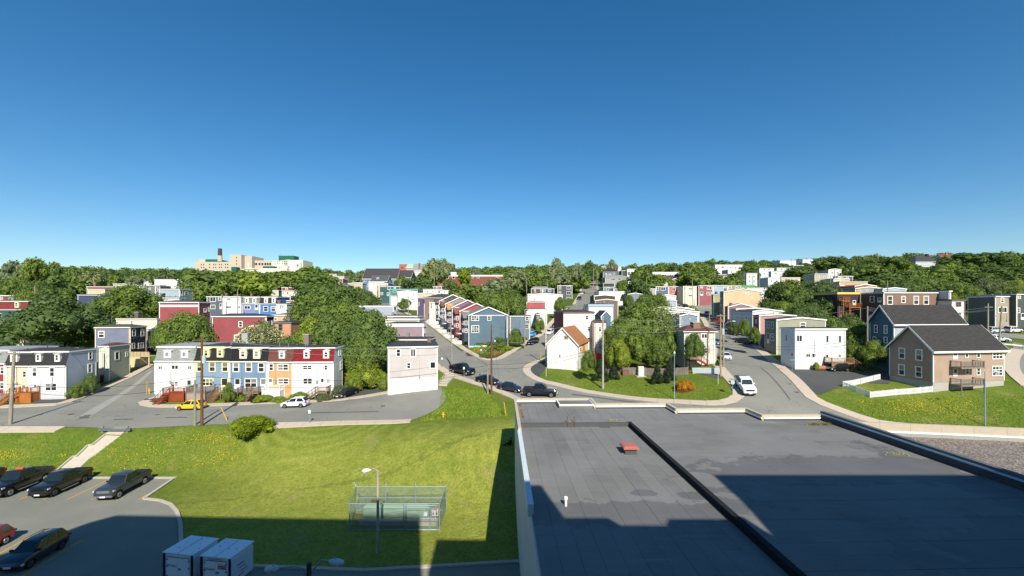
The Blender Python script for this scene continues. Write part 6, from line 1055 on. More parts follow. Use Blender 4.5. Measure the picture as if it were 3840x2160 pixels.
for row, (D0, dy, st) in enumerate(((370, 0, 46), (325, 12, 62), (285, 26, 68))):
    x = -60+row*21
    while x < 3920:
        yt = np.interp(x, ridge[:, 0], ridge[:, 1])+dy+random.uniform(-5, 6); D = D0+random.uniform(-15, 15)
        gaps = ((1345, 1500), (2185, 2345)) if row else ((1490, 1560),)
        if row and 2640 < x < 2800 and row == 2: yt += 12
        if not any(a < x < b for a, b in gaps) and not (row == 2 and (2445 < x < 2560 or 2690 < x < 2790 or 1640 < x < 1700)):
            if row and hides(x, 70, D, yt): x += st*.5; continue
            if row == 0:
                X = (x-1920)/F*D; FARV.append((X, D, h(X, D), CZ+(HZ-yt)/F*D, random.uniform(66, 92)/F*D/2)); x += st*random.uniform(.8, 1.2); continue
            kk = random.choice(('maple', 'dark', 'dark', 'silver', 'maple') if x < 2500 else ('maple', 'dark', 'dark')); tree(kk, x, yt, random.uniform(62, 92), D, '%s skyline tree in the %s %s' % (KW[kk], ('back row', 'middle row', 'front row')[row], band(x)), 'trees along the skyline ridge', frac=.1); rk += 1
        x += st*random.uniform(.8, 1.2)
src = [crown_for(k_, True, i) for k_ in ('dark',) for i in range(3)]; AV, AQ, AT, off_ = [], [], [], 0
for i, (X, Y, z0_, z1_, w_) in enumerate(FARV):
    me = src[i % 3]; n = len(me.vertices); c_ = np.empty(n*3, np.float32); me.vertices.foreach_get('co', c_); c_ = c_.reshape(-1, 3); q = np.empty(len(me.polygons)*4, np.int32); me.loops.foreach_get('vertex_index', q); t = np.empty(n, np.float32); me.attributes['tint'].data.foreach_get('value', t)
    a = random.uniform(0, 6.28); ca, sa = math.cos(a), math.sin(a); v_ = np.stack([(c_[:, 0]*ca-c_[:, 1]*sa)*w_+X, (c_[:, 0]*sa+c_[:, 1]*ca)*w_+Y, c_[:, 2]*(z1_-z0_)/1.47+z0_], 1); AV.append(v_); AQ.append(q.reshape(-1, 4)+off_); AT.append(np.clip(t+random.uniform(-.2, .3), 0, 1)); off_ += n
fw = bpy.data.objects.new('distant_wood', np_mesh('distant_wood', np.concatenate(AV), np.concatenate(AQ), np.concatenate(AT), LEAF['maple'])); COL.objects.link(fw); tag(fw, 'distant wooded ridge line behind all the houses', 'wood', kind='stuff')
for i in range(190):   # back yard trees that fill the slope between the houses
    D = random.uniform(135, 285); px = random.uniform(-60, 3900) if i < 85 else random.uniform(2700, 3900); X = (px-1920)/F*D; gz = h(X, D)
    if any((r_[0].location.xy-Vector((X, D))).length < 8.5 for r_ in HOUSES): continue
    if any(abs(X-xx) < 8 for xx in (np.interp(D, [104, 150, 201, 225], [-14, -34, -63, -72]), np.interp(D, [108, 134, 204, 368], [4, 14.6, 33.5, 68]), np.interp(D, [86, 118, 192], [47, 60.3, 86]))): continue
    top = gz+random.uniform(5, 8)
    if hides(px, 8*F/D, D, HZ+(CZ-top)*F/D, D+110): continue
    kk = random.choice(('maple', 'dark', 'maple', 'bright')); tree(kk, px, HZ+(CZ-top)*F/D, random.uniform(6, 9)*F/D, D, '%s back yard tree on the %s slope %s' % (KW[kk], 'lower' if D < 170 else 'middle' if D < 220 else 'upper', band(px)), 'back yard trees on the slope', frac=.12)
# cream blossoms on the round tree, yellow flowers in the grass
def scatter(name, pts, mat, size, label, cat, up=.12):
    m = MB()
    for p in pts:
        a = random.uniform(0, 6.28); s = size*random.uniform(.6, 1.3); x, y, z = p
        m.add([(x+s*math.cos(a), y+s*math.sin(a), z+up*random.uniform(.5, 1.2)), (x+s*math.cos(a+2.1), y+s*math.sin(a+2.1), z+up), (x+s*math.cos(a+4.2), y+s*math.sin(a+4.2)*.5, z+up+s)], [(0, 1, 2)])
    return tag(m.obj(name, mat), label, cat, kind='stuff')
def onb(px, D, pyt, pw, n):
    X = (px-1920)/F*D; top = CZ+(HZ-pyt)/F*D; rr = pw/F*D/2; gz = h(X, D); zc = top-rr*.85; o = []
    for i in range(n):
        v = Vector((random.gauss(0, 1), random.gauss(0, 1), random.gauss(0, 1)+.5)).normalized(); o.append((X+v.x*rr*.98, D+v.y*rr*.98, zc+v.z*rr*.85))
    return o
scatter('blossoms', onb(975, 86, 1217, 175, 3200), FLOW, .09, 'cream blossom clusters covering the round tree', 'blossoms', 0)
scatter('blossoms', [p for p in onb(2490, 94, 1150, 130, 1500) if p[0] > 31], FLOW, .09, 'cream blossom clusters on the right of the middle tree', 'blossoms', 0)
pts = []
for cx, cy, sx, sy, n in ((3480, 1520, 90, 22, 1500), (3380, 1530, 40, 18, 500), (3600, 1550, 60, 22, 380), (3240, 1510, 25, 12, 160), (3700, 1530, 70, 30, 160), (700, 1655, 60, 22, 300), (790, 1645, 35, 10, 420), (850, 1700, 45, 22, 450), (820, 1740, 50, 16, 260), (430, 1715, 50, 30, 260), (560, 1700, 60, 30, 240), (30, 1710, 40, 12, 420), (230, 1712, 12, 5, 60), (1740, 1470, 18, 6, 60), (2190, 1412, 14, 4, 60), (2560, 1408, 24, 5, 70), (2720, 1440, 14, 8, 80), (600, 1750, 90, 20, 180), (2530, 1455, 10, 4, 30), (3820, 1245, 60, 7, 700)):
    ang = random.uniform(-.3, .3)
    for i in range(n):
        p = G(cx+random.gauss(0, sx), cy+random.gauss(0, sy)); pts.append((p[0], p[1], h(*p)))
pts = [q for q in pts if random.random() < .62]; scatter('buttercups', pts, FLY, .042, 'patches of yellow wild flowers in the grass', 'wild flowers', .16)
pts = [G(x, random.uniform(1298, min(1332, 1340-max(0, x-1850)*.5))) for x in (random.uniform(1775, 1930) for i in range(500))]
scatter('garden_flowers', [(p[0], p[1], h(*p)+.35) for p in pts[:60]], FLP, .14, 'pink flowers in the corner garden', 'flowers', .3); scatter('garden_flowers', [(p[0], p[1], h(*p)+.4) for p in pts[60:140]], FLY, .13, 'yellow flowers in the corner garden', 'flowers', .3)
# rough grass along banks, kerbs and lawns
def rough(quads, dens, hg, name, label):
    m = MB(); 
    for q in quads:
        A, B, C2, D2 = [Vector((*G(*p), 0)) for p in q]; ar = ((B-A).cross(D2-A).length+(C2-B).cross(C2-D2).length)/2
        for i in range(int(ar*dens)):
            s, t = random.random(), random.random(); p = (A*(1-s)+B*s)*(1-t)+(D2*(1-s)+C2*s)*t; z = h(p.x, p.y); a = random.uniform(0, 3.14); k_ = hg*random.uniform(.4, 1.3); wd = .05*random.uniform(.6, 1.6)
            m.add([(p.x-wd*math.cos(a), p.y-wd*math.sin(a), z), (p.x+wd*math.cos(a), p.y+wd*math.sin(a), z), (p.x+random.gauss(0, .08), p.y+random.gauss(0, .08), z+k_)], [(0, 1, 2)])
    return tag(m.obj(name, GB), label, 'grass', kind='stuff')
gb = NM('grass_blades', .8, .15); gf = gb.noise(gb.pos(), .5, 4, .7); gb.col(gb.mix(gb.ramp(gf, [(.35, (0, 0, 0)), (.7, (1, 1, 1))]), (.10, .19, .016), (.24, .29, .04))); GB = gb.m
rough([((1660, 1450), (1830, 1465), (1900, 1560), (1640, 1560)), ((1565, 1580), (1680, 1520), (1900, 1530), (1900, 1565))], 50, .22, 'tall_grass', 'long rough grass on the mound by the dead end')
rough([((30, 1620), (360, 1640), (220, 1760), (0, 1770)), ((480, 1640), (860, 1600), (900, 1740), (420, 1785))], 22, .13, 'tall_grass', 'rough uncut grass on the bank above the parking lot')
rough([((3110, 1500), (3840, 1480), (3840, 1620), (3300, 1580)), ((2030, 1395), (2700, 1440), (2700, 1500), (2180, 1460))], 24, .12, 'tall_grass', 'lush grass on the right lawns')
rough([((1755, 1306), (1872, 1300), (1860, 1334), (1790, 1330)), ((1872, 1300), (1965, 1268), (1930, 1310), (1860, 1334))], 26, .55, 'garden_greens', 'mixed leafy plants filling the corner garden')
# bare dead tree at the left slope
p = (-95.5, 104); r = thing('bare_tree', 'leafless pale branching tree right of the great dark left tree', 'tree', (*p, h(*p))); gz = h(*p)
m = MB(); m.tube([(p[0], p[1], gz), (p[0], p[1], gz+3)], [.22, .16], 7); m.obj('trunk', POLEW, r)
for i in range(16):
    a = random.uniform(-1.2, 1.2); b = random.uniform(-.4, .4); L = random.uniform(3, 6.5); m = MB(); m.tube([(p[0], p[1], gz+random.uniform(1, 3)), (p[0]+math.sin(a)*L*.4, p[1]+b, gz+2+math.cos(a)*L*.5), (p[0]+math.sin(a)*L, p[1]+b*2, gz+3+math.cos(a)*L)], [.07, .05, .015], 5); m.obj('branch', POLEW, r)
# ---------------------------------------------------------------- vehicles
RIM = plain('#a9adb0', .3, .8, name='alloy'); TYRE = plain('#17181a', .85, name='tyre_rubber'); LAMP = plain('#d8dde0', .1, spec=.8, name='lamp_lens'); RED = plain('#8c0f10', .25, name='red_lens'); GRILLE = plain('#0f1012', .4, name='grille_black'); CHROME = plain('#c8ccd0', .15, .9, name='chrome'); PLATE = plain('#e6e6ea', .5, name='plate'); ORANGE = plain('#e0601a', .3, name='amber_lens')
PAINT = {}
def paint_m(hexc, coat=.8):
    if hexc not in PAINT:
        m = NM('car_paint', .35, .5); m.b.inputs['Coat Weight'].default_value = coat; m.b.inputs['Coat Roughness'].default_value = .06; c = srgb(hexc)
        f = m.noise(m.obc(), 1.3, 3); m.col(m.mix(f, sc(c, .92), sc(c, 1.1))); PAINT[hexc] = m.m
    return PAINT[hexc]
KIND = {
 'pickup': dict(W=2.02, prof=[(-2.9, .7), (-2.92, .86), (-2.9, 1.37), (-2.84, 1.41), (-.82, 1.41), (-.7, 1.41), (1.0, 1.41), (1.2, 1.4), (2.3, 1.35), (2.7, 1.3), (2.84, 1.2), (2.88, .74), (2.8, .52)], wx=(1.98, -1.75), r=.45, zb=.52, cab=[(-.88, 1.15, 1.41), (-.82, .66, 2.14)], doors=2, bed=1),
 'sedan': dict(W=1.8, prof=[(-2.28, .4), (-2.32, .7), (-2.25, .98), (-1.6, 1.04), (.85, .99), (1.6, .88), (2.05, .76), (2.26, .58), (2.26, .36)], wx=(1.4, -1.35), r=.33, zb=.26, cab=[(-1.85, 1.05, .98), (-1.05, .2, 1.43)], doors=2),
 'hatch': dict(W=1.78, prof=[(-2.0, .42), (-2.08, .75), (-2.02, 1.0), (.95, 1.0), (1.55, .9), (1.9, .76), (2.06, .55), (2.04, .36)], wx=(1.3, -1.28), r=.33, zb=.27, cab=[(-2.02, 1.1, .98), (-1.5, .25, 1.5)], doors=2),
 'suv': dict(W=1.86, prof=[(-2.2, .5), (-2.28, .85), (-2.2, 1.1), (1.0, 1.1), (1.75, 1.0), (2.12, .85), (2.26, .6), (2.22, .4)], wx=(1.4, -1.33), r=.37, zb=.32, cab=[(-2.22, 1.15, 1.08), (-1.75, .35, 1.66)], doors=3)}
def soft(o, w_):
    bm = bmesh.new(); bm.from_mesh(o.data); bmesh.ops.remove_doubles(bm, verts=bm.verts, dist=.0005)
    ed = [e for e in bm.edges if len(e.link_faces) == 2 and e.calc_face_angle(0) > .6 and e.calc_length() > .12]
    bmesh.ops.bevel(bm, geom=ed, offset=w_, segments=2, affect='EDGES', clamp_overlap=True); bm.to_mesh(o.data); bm.free()
    o.data.polygons.foreach_set('use_smooth', [True]*len(o.data.polygons)); o.data.set_sharp_from_angle(angle=.6)
def vehicle(kind, paint, label, cat='car', group='parked and moving vehicles', name=None, cover=None, opts=()):
    K = KIND[kind]; r = local(name or {'pickup': 'pickup_truck', 'sedan': 'parked_car', 'hatch': 'hatchback', 'suv': 'suv'}[kind], label, cat, group); PM = paint_m(paint)
    hw = K['W']/2; wr = K['r']; zb = K['zb']; top = K['prof']; bot = [(top[-1][0]-.03, zb)]
    for cx in K['wx']:
        R_ = wr+.06
        for i in range(9):
            a = math.pi*i/8; bot.append((cx+R_*math.cos(a), max(zb, wr*.0+zb-.02+R_*math.sin(a)*1.0+.08)))
    bot += [(top[0][0]+.05, zb)]; prof = top+bot
    def sh(p, y, dz=0, k_=1.): # plan taper at nose and tail
        e = max(0, abs(p[0])/abs(top[-1][0])-.72)/.28; yy = y*(1-(.06 if kind == 'pickup' else .13)*e*e); return (p[0]-(.05*e if p[0] > 0 else -.05*e)*(abs(y)/hw)**3, yy, p[1]-dz*(1 if p[1] > .75 else 0))
    rings = [[sh(p, -hw, .09) for p in prof], [sh(p, -hw+.04, .02) for p in prof], [sh(p, -hw+.16) for p in prof], [sh(p, hw-.16) for p in prof], [sh(p, hw-.04, .02) for p in prof], [sh(p, hw, .09) for p in prof]]
    m = MB(); m.slab([list(x) for x in rings]); b = m.obj('body', PM, r); soft(b, .035)
    m = MB(); m.box(-abs(top[0][0])+.25, top[-1][0]-.3, -hw+.12, hw-.12, zb-.06, zb+.3); m.obj('underbody', BLACKP, r)
    (xa, xb, z0), (xc, xd, z1) = K['cab']; w0, w1 = hw-.07, hw-(.2 if kind == 'pickup' else .26)
    P8 = [(xa, -w0, z0-.08), (xb, -w0, z0-.08), (xb, w0, z0-.08), (xa, w0, z0-.08), (xc, -w1, z1), (xd, -w1, z1), (xd, w1, z1), (xc, w1, z1)]
    m = MB(); mid = [(xc*.5+xa*.5-.03, 0, 0)]
    m.hexa(P8); m.slab([[(xc, -w1, z1), (xd, -w1, z1), (xd, w1, z1), (xc, w1, z1)], [(xc+.12, -w1+.1, z1+.045), (xd-.12, -w1+.1, z1+.045), (xd-.12, w1-.1, z1+.045), (xc+.12, w1-.1, z1+.045)]]); soft(m.obj('cabin', PM, r), .05)
    def pane(a, b_, c, d, nm, ins=.08, off=.012):
        a, b_, c, d = map(Vector, (a, b_, c, d)); n = (b_-a).cross(d-a).normalized(); ce = (a+b_+c+d)/4
        if n.dot(ce-Vector((0, 0, 1))) < 0: n = -n
        q = [x+(ce-x)*ins+n*off for x in (a, b_, c, d)]; m = MB(); m.hexa([x-n*.03 for x in q]+q); m.obj(nm, CARG, r)
    pane(P8[1], P8[2], P8[6], P8[5], 'windscreen', .1); pane(P8[0], P8[3], P8[7], P8[4], 'rear_window', .14)
    for sg in (-1, 1):
        lo = lambda t: Vector((xa+(xb-xa)*t, sg*w0, z0-.02)); hi = lambda t: Vector((xc+(xd-xc)*t, sg*w1, z1-.01)); nd = K['doors']; cut = [.04]+[(i+1)/nd for i in range(nd-1)]+[.97]
        if kind == 'pickup': cut = [.03, .5, .98]
        for i in range(len(cut)-1): pane(lo(cut[i]+.012), lo(cut[i+1]-.012), hi(cut[i+1]-.012), hi(cut[i]+.012), 'side_window', .1)
        m = MB(); m.hexa([(x, sg*y, z) for z in (z0+.0, z0+.16) for x, y in ((xb-.42, hw-.05), (xb-.3, hw-.05), (xb-.3, hw+.2), (xb-.42, hw+.2))]); m.obj('mirror', PM if 'pm' in opts else BLACKP, r)
        nx_ = top[-1][0]; zf = top[-2][1] if kind != 'pickup' else 1.1
        m = MB(); m.box(nx_-.32, nx_-.04+(.02 if kind == 'pickup' else -.06), sg*(hw*.84)-.2, sg*(hw*.84)+.14 if sg > 0 else sg*(hw*.84)+.2, zf-.05, zf+.09); m.obj('headlight', LAMP, r)
        m = MB(); zt_ = .82 if kind != 'pickup' else 1.02; tx = -abs(top[1][0]); m.box(tx-.02, tx+.2, min(sg*(hw-.02), sg*(hw-.26)), max(sg*(hw-.02), sg*(hw-.26)), zt_, zt_+(.16 if kind != 'pickup' else .3)); m.obj('tail_light', RED, r)
    nx_ = top[-1][0]; m = MB(); gw = hw*.62; m.box(nx_-.2, nx_+(.03 if kind == 'pickup' else .015), -gw, gw, zf-.22 if kind == 'pickup' else .42, zf+.1 if kind == 'pickup' else .62); m.obj('grille', CHROME if 'chrome' in opts else GRILLE, r)
    if kind == 'pickup': m = MB(); m.box(nx_-.1, nx_+.1, -hw+.12, hw-.12, .5, .68); m.obj('front_bumper', CHROME if 'chrome' in opts or 'bump' in opts else PM, r); m = MB(); m.box(-3.02, -2.85, -hw+.1, hw-.1, .52, .7); m.obj('rear_bumper', CHROME, r)
    m = MB(); m.box(nx_+.02, nx_+.12 if kind == 'pickup' else nx_+.04, -.26, .26, .5, .64); m.obj('number_plate', PLATE, r); tx = top[1][0]; m = MB(); m.box(tx-.04 if kind != 'pickup' else tx-.12, tx+.02, -.26, .26, .62, .76); m.obj('number_plate', PLATE, r)
    if K.get('bed'):
        if cover: m = MB(); m.box(-2.82, -.9, -hw+.1, hw-.1, 1.4, 1.47); m.obj('bed_cover', cover, r)
        else:
            m = MB(); m.box(-2.8, -.9, -hw+.12, hw-.12, 1.37, 1.422); m.obj('bed_floor', plain('#1d1e20', .9, name='bed_liner'), r)
            for a in ((-2.86, -.8, -hw+.02, -hw+.14), (-2.86, -.8, hw-.14, hw-.02), (-2.9, -2.8, -hw+.1, hw-.1)): m = MB(); m.box(*a, 1.39, 1.5); m.obj('bed_rail', PM, r)
    if 'rails' in opts:
        for sg in (-1, 1): m = MB(); m.tube([(xc+.15, sg*(w1-.03), z1), (xc+.25, sg*(w1-.03), z1+.1), (xd-.2, sg*(w1-.03), z1+.1), (xd-.05, sg*(w1-.03), z1)], .022, 6); m.obj('roof_rail', BLACKP, r)
    if 'beacon' in opts: m = MB(); m.box(-.2, .05, -.35, .35, 2.18, 2.3); m.obj('beacon', ORANGE, r)
    if 'step' in opts:
        for sg in (-1, 1): m = MB(); m.box(-.8, 1.25, min(sg*(hw-.02), sg*(hw+.12)), max(sg*(hw-.02), sg*(hw+.12)), .38, .44); m.obj('side_step', CHROME, r)
    for cx in K['wx']:
        for sg in (-1, 1):
            m = MB(); y0, y1 = sg*(hw-.24), sg*(hw+.005); m.tube([(cx, y0, wr), (cx, y0+(y1-y0)*.9, wr), (cx, y1, wr)], [wr, wr, wr*.93], 20); wl = m.obj('wheel', TYRE, r)
            m = MB(); m.tube([(cx, y1-sg*.02, wr), (cx, y1+sg*.012, wr)], [wr*.66, wr*.62], 14); rm = m.obj('rim', RIM if 'darkrim' not in opts else plain('#55585c', .4, .6, name='dark_alloy'), wl)
            for k_ in range(5):
                a = k_*1.2566+.3; m = MB(); c = Vector((cx, y1+sg*.018, wr)); d = Vector((math.cos(a), 0, math.sin(a))); m.bar(c+d*wr*.2, c+d*wr*.52, .06, .012, up=(0, 1, 0)) 
            m = MB(); m.tube([(cx, y1+sg*.012, wr), (cx, y1+sg*.02, wr)], [wr*.2, wr*.18], 8); m.obj('hub', GRILLE, wl)
    return r
def park(r, x, y, hd, s=1.0):
    a = R(hd); f = Vector((math.cos(a), math.sin(a), 0)); l = Vector((-f.y, f.x, 0)); e = 1.3
    zf, zb_, zl, zr = h(*(Vector((x, y, 0))+f*e).xy), h(*(Vector((x, y, 0))-f*e).xy), h(*(Vector((x, y, 0))+l*.7).xy), h(*(Vector((x, y, 0))-l*.7).xy)
    X = Vector((f.x*2*e, f.y*2*e, zf-zb_)).normalized(); Y0 = Vector((l.x*1.4, l.y*1.4, zl-zr)).normalized(); Z = X.cross(Y0).normalized(); Y = Z.cross(X)
    M_ = Matrix((X, Y, Z)).transposed().to_4x4(); z = max((zf+zb_)/2, h(x, y)); onroad = .05 if y > 53 else .035
    r.matrix_world = Matrix.Translation((x, y, z+onroad))@M_@Matrix.Scale(s, 4); return r
PK = lambda px, py: G(px, py) if py < 1790 else P(px, py, 0)
BC = plain('#24262a', .7, name='bed_cover_vinyl')
def V_(kind, paint, px, py, hd, label, s=1., cat='car', **k):
    r = vehicle(kind, paint, label, cat, **k); p = PK(px, py) if not isinstance(px, tuple) else px; return park(r, p[0], p[1], hd, s)
# parking lot (fronts face the viewer)
V_('pickup', '#14161b', (-56.9, 49.3), 0, -84, 'black long bed pickup with orange roof beacon in the parking lot', 1.06, 'pickup truck', cover=BC, opts=('beacon', 'step', 'chrome'))
V_('pickup', '#17191c', (-51.9, 49.2), 0, -84, 'dark pickup with open bed parked between yellow lines', 1.0, 'pickup truck', opts=('darkrim', 'step'))
V_('pickup', '#33383d', (-44.3, 48.7), 0, -84, 'grey pickup with covered bed nearest the grass corner', 1.0, 'pickup truck', cover=BC, opts=('chrome',))
V_('pickup', '#3a1416', (-62.6, 49.3), 0, -84, 'dark red pickup cut off by the left edge of the lot', 1.0, 'pickup truck', cover=BC)
V_('suv', '#0e1730', (-39.8, 35.6), 0, -83, 'dark blue hatchback crossover with roof rails in the nearest parking row', 1.0, 'car', opts=('rails', 'darkrim')).rotation_euler
V_('suv', '#8f1420', (-45.5, 36.3), 0, -83, 'bright red sport utility car cut off by the left edge', 1.0)
# streets
V_('hatch', '#e3b30c', 718, 1535, 180, 'yellow compact crossover on the near road', 1.0, opts=())
V_('hatch', '#e6e8ea', 1108, 1526, 180, 'small white hatchback parked by the kerb before the white end house', 1.0)
V_('sedan', '#101014', 1301, 1488, -112, 'black car parked nose in on the driveway beside the white end house', 1.0); 
V_('pickup', '#12151d', 1734, 1402, -38, 'black open bed pickup first in the line by the steps', 1.0, 'pickup truck', opts=())
V_('sedan', '#11131a', 1828, 1437, -26, 'black sedan behind the brown utility pole', 1.0); V_('sedan', '#131a2e', 1912, 1466, -20, 'dark blue sedan between the pole and the ram style pickup'.replace(' ram style', ' large'), 1.0)
V_('pickup', '#0f1424', 2026, 1486, -12, 'large dark blue pickup right beside the building parapet', 1.02, 'pickup truck', cover=BC, opts=('chrome',))
V_('suv', '#15171c', 1999, 1290, -124, 'black minivan driving down by the flower garden', 1.0); V_('hatch', '#3c9be0', 1986, 1262, -160, 'bright light blue small car in the driveway by the garden', .95); V_('hatch', '#e3e4e4', 2061, 1253, -112, 'white compact car behind the street pole', 1.0); V_('sedan', '#1b2336', 2084, 1226, -112, 'dark sedan uphill of the white compact car', 1.0)
V_('pickup', '#eceded', 2794, 1462, -103, 'white pickup driving down the right street', 1.0, 'pickup truck', cover=plain('#2a3340', .7, name='blue_black_cover'), opts=('pm', 'bump'))
V_('sedan', '#e4e5e6', 2722, 1347, -108, 'white sedan parked at left kerb of the right street', 1.0); V_('sedan', '#1c1a1f', 2790, 1288, 118, 'black sedan parked on the right kerb before the olive house', 1.0)
V_('suv', '#26272b', 2748, 1256, 115, 'dark station wagon uphill of the black sedan', 1.0); V_('sedan', '#b9c0ca', 2724, 1240, 115, 'silver sedan in the uphill row', 1.0); V_('hatch', '#8e2430', 2705, 1225, 115, 'red hatchback in the uphill row behind the silver one', 1.0); V_('sedan', '#a01f2e', 2688, 1209, 115, 'dark red sedan higher in the uphill row', 1.0); V_('suv', '#1d1e22', 2675, 1203, 112, 'black car at the top of the uphill row', .95)
V_('suv', '#9aa3ac', 2652, 1182, 60, 'grey hatchback crossing near the top of the right street', 1.0); V_('sedan', '#3d3436', 2605, 1135, 180, 'brown sedan on the cross street before the dusty red house', 1.0); V_('hatch', '#dfe2e6', 2570, 1167, 150, 'white car at the left side of the right street top', 1.0); V_('hatch', '#23242a', 2563, 1152, 150, 'dark car above the white one at the street top', .95); V_('sedan', '#5d6b78', 2684, 1290, -100, 'grey car half hidden behind the hip roofed house', .95)
V_('hatch', '#11141a', 3140, 1391, 184, 'black hatchback parked before the white corner house', 1.0)
V_('suv', '#14171c', 2172, 1124, -112, 'black car parked at the left kerb of the upper street', 1.0); V_('hatch', '#cfd6d8', 2182, 1105, -110, 'pale car parked above the black one on the upper street', 1.0); V_('suv', '#1b1d22', 2229, 1116, 70, 'dark car at right kerb of the upper street', 1.0); V_('hatch', '#14161a', 2232, 1106, 70, 'second dark car at right kerb of upper street', 1.0); V_('suv', '#e0e0e0', 2206, 1071, -110, 'white car near the top of the upper street', 1.0); V_('sedan', '#dcdcdc', 2216, 1071-6, -110, 'white sedan at the very top of the upper street', 1.0) ; V_('pickup', '#7e2a34', 2200, 1160, 68, 'dark red pickup beside the white parapet house', .9, 'pickup truck')
V_('suv', '#e9eaec', (-83.5, 134), 0, 178, 'white sport utility car parked before the periwinkle row house', 1.0); V_('suv', '#2a3c52', (-74.5, 134), 0, 180, 'dark car parked before the bright blue row house', .95); V_('hatch', '#15171b', (-60.5, 186), 0, -60, 'dark car parked by the dark teal house', 1.0)
V_('pickup', '#1f6fb8', 2830, 1056+2, 172, 'bright blue pickup high on the right slope', 1.0, 'pickup truck') if False else V_('pickup', '#1f6fb8', (123, 217), 0, 172, 'bright blue pickup high on the right slope', 1.0, 'pickup truck')
V_('suv', '#b9bdc2', (127, 112.5), 0, 10, 'silver crossover parked beside the charcoal house', 1.0); V_('suv', '#e2ddd2', (132.5, 113), 0, 10, 'pale gold car second beside the charcoal house', 1.0); V_('hatch', '#e6e8ea', (137.5, 113), 0, 80, 'white car third beside the charcoal house', 1.0); V_('sedan', '#dfe3e8', (117, 103), 0, -30, 'silver sedan nose behind the teal house gutter', 1.0)
# ---------------------------------------------------------------- poles, lamps, wires
def base_at(px, py, D=None):
    if D: return ((px-1920)/F*D, D)
    return G(px, py)
def pole(label, px, pyb, pyt, D=None, r0=.17, mat=None, arms=(), tr=None, lamp=None, lean=0, name='utility_pole', group='utility poles', lx=None):
    p = base_at(px, pyb, D); gz = h(*p); top = CZ+(HZ-pyt)/F*p[1]; top = max(top, gz+3); M_ = mat or POLEW
    r = thing(name, label, 'utility pole', (p[0], p[1], gz), group); q = Vector((p[0]+lean, p[1], top))
    m = MB(); m.tube([(p[0], p[1], gz-.3), q], [r0, r0*.68], 10); m.obj('pole', M_, r)
    for (dz, L) in arms:
        m = MB(); z = top-dz; m.bar((q.x-L/2, q.y-.14, z), (q.x+L/2, q.y-.14, z), .1, .12); m.obj('crossarm', M_, r)
        for s in (-.45, -.15, .3, .45): m = MB(); m.tube([(q.x+L*s, q.y-.14, z+.05), (q.x+L*s, q.y-.14, z+.26)], [.035, .05], 6); m.obj('insulator', CHROME, r)
    if tr: m = MB(); z = top-tr; x = q.x+.38; m.tube([(x, q.y-.1, z-.55), (x, q.y-.1, z+.45), (x, q.y-.1, z+.52)], [.26, .26, .15], 12); m.obj('transformer', plain('#a9b6ba', .5, name='transformer_grey'), r)
    if lamp:
        dx, z, L = lamp; z = top-z; s = 1 if dx > 0 else -1; m = MB(); m.tube([(q.x, q.y-.1, z-.5), (q.x+s*L*.35, q.y-.15, z+.3), (q.x+s*L*.8, q.y-.2, z+.55), (q.x+s*L, q.y-.2, z+.55)], .03, 6); m.obj('lamp_arm', GALV, r)
        m = MB(); m.slab([[(q.x+s*(L+a), q.y-.2+b, z+.55+c) for a, b, c in ((0, -.06, 0), (0, .06, 0), (0, .05, .08), (0, -.05, .08))], [(q.x+s*(L+.35), q.y-.2+b, z+.5+c) for b, c in ((-.13, 0), (.13, 0), (.1, .16), (-.1, .16))], [(q.x+s*(L+.65), q.y-.2+b, z+.52+c) for b, c in ((-.05, 0), (.05, 0), (.04, .06), (-.04, .06))]]); m.obj('lamp_head', plain('#c9ced0', .4, name='lamp_housing'), r)
    return q, r
pl = {}
pl['L'] = pole('weathered wood pole at the far left kerb', 38, 1592, 1320, None, .24, arms=((.25, 2.0),), lean=.6)[0]
pl['S'] = pole('short greyish green pole beside the tall brown one', 731, 1595, 1425, None, .19, mat=woodmat('greenish_pole_wood', (.26, .28, .2)))[0]
pl['B'] = pole('tall brown utility pole with grey transformer in front of the row houses', 757, 1597, 1262, None, .21, mat=POLEB, arms=((.5, 2.1),), tr=3.2)[0]
pl['A'] = pole('pole with street lamp at the corner of the side street', 366, 1405, 1302, 86, .17, lamp=(1, .6, 1.5))[0]
pl['A2'] = pole('pole behind the navy house', 608, 1290, 1216, 105, .16)[0]
pl['C1'] = pole('short grey pole beside the tall brown pole of the junction', 1829, 1512, 1357, 74, .17)[0]
pl['C2'] = pole('tall bare brown pole in front of the junction', 1843, 1512, 1217, 74, .19, mat=POLEB, arms=())[0]
pl['K'] = pole('pale leaning pole by the black pickup at the junction', 1697, 1396, 1213, 91, .19, lean=-.4)[0]
pl['K2'] = pole('pole with transformer box up the middle street', 1531, 1183, 1111, 172, .2, tr=3)[0]; pl['K3'] = pole('pole at the purple house corner', 1594, 1205, 1118, 158, .2)[0]; pl['K4'] = pole('pole left of the sky blue house corner road', 1415, 1142, 1071, 203, .2)[0]; pl['K5'] = pole('pole by the white garage front', 1482, 1145, 1106, 190, .18)[0]; pole('pole right of the dark teal house', 1501, 1083, 1050, 215, .2); pole('pole in the trees before the brick apartments', 1628, 1068, 1017, 250, .22)
pl['G1'] = pole('leaning pole right of the blue grey gabled house', 1903, 1255, 1158, 118, .17, lean=.4)[0]; pl['G2'] = pole('pole before the blue grey flat corner house', 1968, 1262, 1160, 116, .17)[0]
pl['W'] = pole('white pole with curved lamp at the corner gabled house', 2047, 1348, 1179, 96, .17, mat=plain('#c4beb2', .8, name='pale_pole'), lamp=(-1, 1.8, 1.1))[0]
pl['W2'] = pole('large grey pole on the corner lawn', 2261, 1458, 1186, None, .2, mat=woodmat('silver_pole_wood', (.38, .36, .33)))[0]
